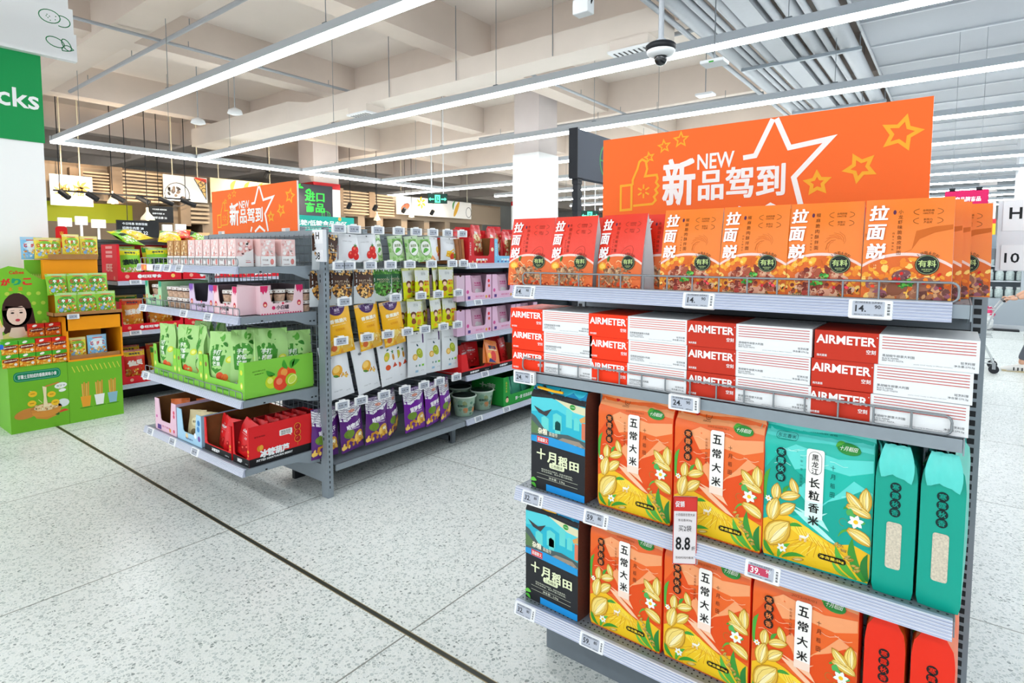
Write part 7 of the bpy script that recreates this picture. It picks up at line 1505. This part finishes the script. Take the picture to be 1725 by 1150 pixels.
for z in (.62, .97, 1.27):
    for i in range(9): kjr.put((.2+.16*i, 15.2, z), 0, 'glass jar in the far grey cabinet')
def cart(label, x, y, rz, col, rows=7, blue=False):
    t = thing('shopping_cart', label, 'shopping cart', (x, y, 0), rz); wm = M('#c4cacc', .35, .4); mb = MB()
    # basket: open wire box, front lower
    for k in range(rows+1):
        f = k/rows; z = .5+.4*f; a = .2+.06*f; l0 = -.02; l1 = .62+.14*f
        mb.tube([(l0, -a, z), (l1, -a*.75, z), (l1, a*.75, z), (l0, a, z)], .003 if 0 < k < rows else .007, wm, 5, True)
    for k in range(12): x_ = .0+.05*k; [mb.tube([(x_, s_*(.2-.004*k), .5), (x_*1.2, s_*(.26-.005*k), .9)], .002, wm, 4) for s_ in (-1, 1)]
    for k in range(7): y_ = -.15+.05*k; mb.tube([(.62, y_*.9, .5), (.76, y_*1.15, .9)], .002, wm, 4)
    for k in range(9): mb.tube([(-.02, -.18+.045*k, .5), (.62, -.14+.035*k, .5)], .002, wm, 4)
    link('wire_basket', mb, t); mb = MB()
    for s_ in (-1, 1): mb.tube([(-.12, s_*.24, 1.02), (-.02, s_*.22, .86), (.1, s_*.2, .46), (-.05, s_*.24, .14)], .011, M(col, .4, .2)); mb.tube([(.1, s_*.2, .46), (.6, s_*.16, .14), (-.05, s_*.24, .14)], .01, M(col, .4, .2))
    link('frame', mb, t); mb = MB(); mb.cyl((-.12, -.26, 1.02), (-.12, .26, 1.02), .017, BLACK, 8); link('handle', mb, t)
    if blue: mb = MB(); mb.cyl((-.12, .2, 1.02), (-.12, .32, 1.02), .024, INK('#1f6ad8'), 10); mb.cyl((-.12, -.32, 1.02), (-.12, -.2, 1.02), .024, INK('#1f6ad8'), 10); link('blue_cap', mb, t)
    for a, b in ((-.05, -.24), (-.05, .24), (.58, -.16), (.58, .16)):
        mb = MB(); mb.cyl((a, b-.014, .06), (a, b+.014, .06), .06, INK('#2a2c30'), 14); mb.box(a-.02, a+.02, b-.022, b+.022, .06, .15, INK('#9a9ea2')); link('wheel', mb, t)
    return t
cart('metal shopping cart with greens and bags, pushed by the shopper', .37, 9.6, PI, '#c4cacc').scale = (.9, .9, .9)
for i, (dx, dy, r, c, lab, z) in enumerate(((.42, .0, .09, '#5f8a5a', 'green leafy vegetables in the pushed cart', .6), (.22, .06, .09, '#cfa860', 'yellow vegetables in the pushed cart', .6), (.08, -.05, .09, '#e6e8e8', 'white plastic bag in the pushed cart', .62), (.05, .1, .07, '#d83a6a', 'pink bag of shopping in the pushed cart', .72))):
    t = thing('shopping_bag' if i > 1 else 'vegetables', lab, 'shopping', (.39-dx, 9.6+dy, z)); mb = MB(); mb.ball((0, 0, 0), r, r, r*.95, M(c, .6, var=.15, scale=40), 12, 8, .15, random.Random(i)); link('contents', mb, t)
    mb = MB(); [mb.poly(lambda u, v, h: (u, .01*k, v), leafp(0, r*.5, r*1.1, r*.4, .5+.5*k), M(c, .6), 0) for k in range(4)]; link('top', mb, t)
cart('yellow framed shopping cart standing near the far cabinet', 1.1, 13.45, 0, '#e8a02c')
cart('metal shopping cart with blue handle ends beside the cardboard display', -5.695, .795, -.913, '#b4babc', blue=True).scale = (.8, .8, .8)
# shopper, mostly outside the frame
def skin(name, pts, edges, rad, m, parent, sub=2):
    me = bpy.data.meshes.new(name); me.from_pydata(pts, edges, []); o = bpy.data.objects.new(name, me); C.objects.link(o); me.materials.append(m)
    md = o.modifiers.new('s', 'SKIN'); md.use_smooth_shade = True
    for i, v in enumerate(me.skin_vertices[0].data): v.radius = rad[i] if isinstance(rad[i], tuple) else (rad[i], rad[i]); v.use_root = (i == 0)
    sd = o.modifiers.new('d', 'SUBSURF'); sd.levels = sub; sd.render_levels = sub
    o.parent = parent; return o
p = thing('person', 'person in grey clothes and white trainers pushing the metal shopping cart', 'person', (.99, 9.6, 0), PI/2)
# local: faces +y (world -x)
SK = M('#d9a78c', .5); CL = M('#8d9096', .8); TR = M('#5d626c', .8)
skin('body', [(0, 0, .95), (0, .0, 1.15), (0, .01, 1.36), (0, .01, 1.46), (0, .03, 1.54), (0, .04, 1.64), (0, .03, 1.72), (-.17, .0, 1.38), (-.22, .1, 1.14), (-.2, .38, .955), (.17, .0, 1.38), (.22, .1, 1.14), (.2, .38, .955), (-.1, .0, .9), (-.11, .06, .5), (-.11, .02, .09), (.1, .0, .9), (.11, .16, .52), (.11, .3, .09)],
     [(0, 1), (1, 2), (2, 3), (3, 4), (4, 5), (5, 6), (2, 7), (7, 8), (8, 9), (2, 10), (10, 11), (11, 12), (0, 13), (13, 14), (14, 15), (0, 16), (16, 17), (17, 18)],
     [(.15, .11), (.14, .1), (.15, .1), .055, .055, (.08, .1), (.065, .08), .06, .045, .03, .06, .045, .03, .09, .06, .04, .09, .06, .04], SK, p)
skin('jacket', [(0, 0, .9), (0, 0, 1.15), (0, .01, 1.36), (0, .01, 1.45), (-.17, 0, 1.38), (-.22, .1, 1.14), (-.21, .2, 1.07), (.17, 0, 1.38), (.22, .1, 1.14), (.21, .2, 1.07)], [(0, 1), (1, 2), (2, 3), (2, 4), (4, 5), (5, 6), (2, 7), (7, 8), (8, 9)], [(.17, .13), (.155, .115), (.165, .115), .07, .075, .06, .05, .075, .06, .05], CL, p)
skin('trousers', [(0, 0, .97), (-.1, 0, .88), (-.11, .06, .5), (-.11, .02, .14), (.1, 0, .88), (.11, .16, .52), (.11, .29, .14)], [(0, 1), (1, 2), (2, 3), (0, 4), (4, 5), (5, 6)], [(.155, .115), .1, .07, .06, .1, .07, .06], TR, p)
for s_ in (-1, 1):
    hp = [(s_*.2, .38, .955), (s_*.195, .46, .945)]; hd = skin('hand', [hp[0], hp[1]], [(0, 1)], [(.025, .022), (.038, .018)], SK, p, 2)
    for k in range(4):
        q = (s_*.195-s_*(-.027+.018*k), .475, .945); skin('finger', [hp[1], q, (q[0], q[1]+.028, q[2]+.005), (q[0], q[1]+.036, q[2]-.022), (q[0], q[1]+.014, q[2]-.04)], [(0, 1), (1, 2), (2, 3), (3, 4)], [.01, .0095, .009, .0085, .008], SK, hd, 1)
    skin('thumb', [hp[1], (s_*.155, .465, .94), (s_*.15, .495, .915)], [(0, 1), (1, 2)], [.012, .011, .009], SK, hd, 1)
for s_, y0 in ((-1, 0), (1, .28)):
    mb = MB(); rg = []
    for y, w_, h in ((-.07, .02, .07), (-.06, .036, .1), (0, .042, .11), (.08, .044, .075), (.15, .046, .055), (.19, .036, .045), (.215, .014, .03)): rg.append([(s_*.11+w_*math.cos(a), y0+y, .012+h*max(0, math.sin(a))) for a in [2*PI*i/12 for i in range(12)]])
    mb.loft(rg, M('#eceae6', .6), cap=True, smooth=True); [mb.box(s_*.11-.047, s_*.11+.047, y0+.0+.04*i, y0+.012+.04*i, .02, .06, BLACK) for i in range(3)]; sh = link('shoe', mb, p)
    mb = MB(); mb.box(s_*.11-.043, s_*.11+.043, y0-.07, y0+.2, .0, .02, INK('#c8b894')); link('sole', mb, sh)
mb = MB(); mb.ball((0, .02, 1.68), .085, .1, .1, INK('#2a201c'), 14, 8); link('hair', mb, p)
mb = MB(); mb.ball((0, .13, 1.62), .016, .022, .02, SK); [mb.ball((q*.034, .115, 1.655), .012, .008, .008, INK('#2a1a16')) for q in (-1, 1)]; mb.ball((0, .118, 1.58), .022, .008, .007, INK('#b5605a')); [mb.ball((q*.083, .04, 1.64), .012, .022, .03, SK) for q in (-1, 1)]; link('face_features', mb, p)
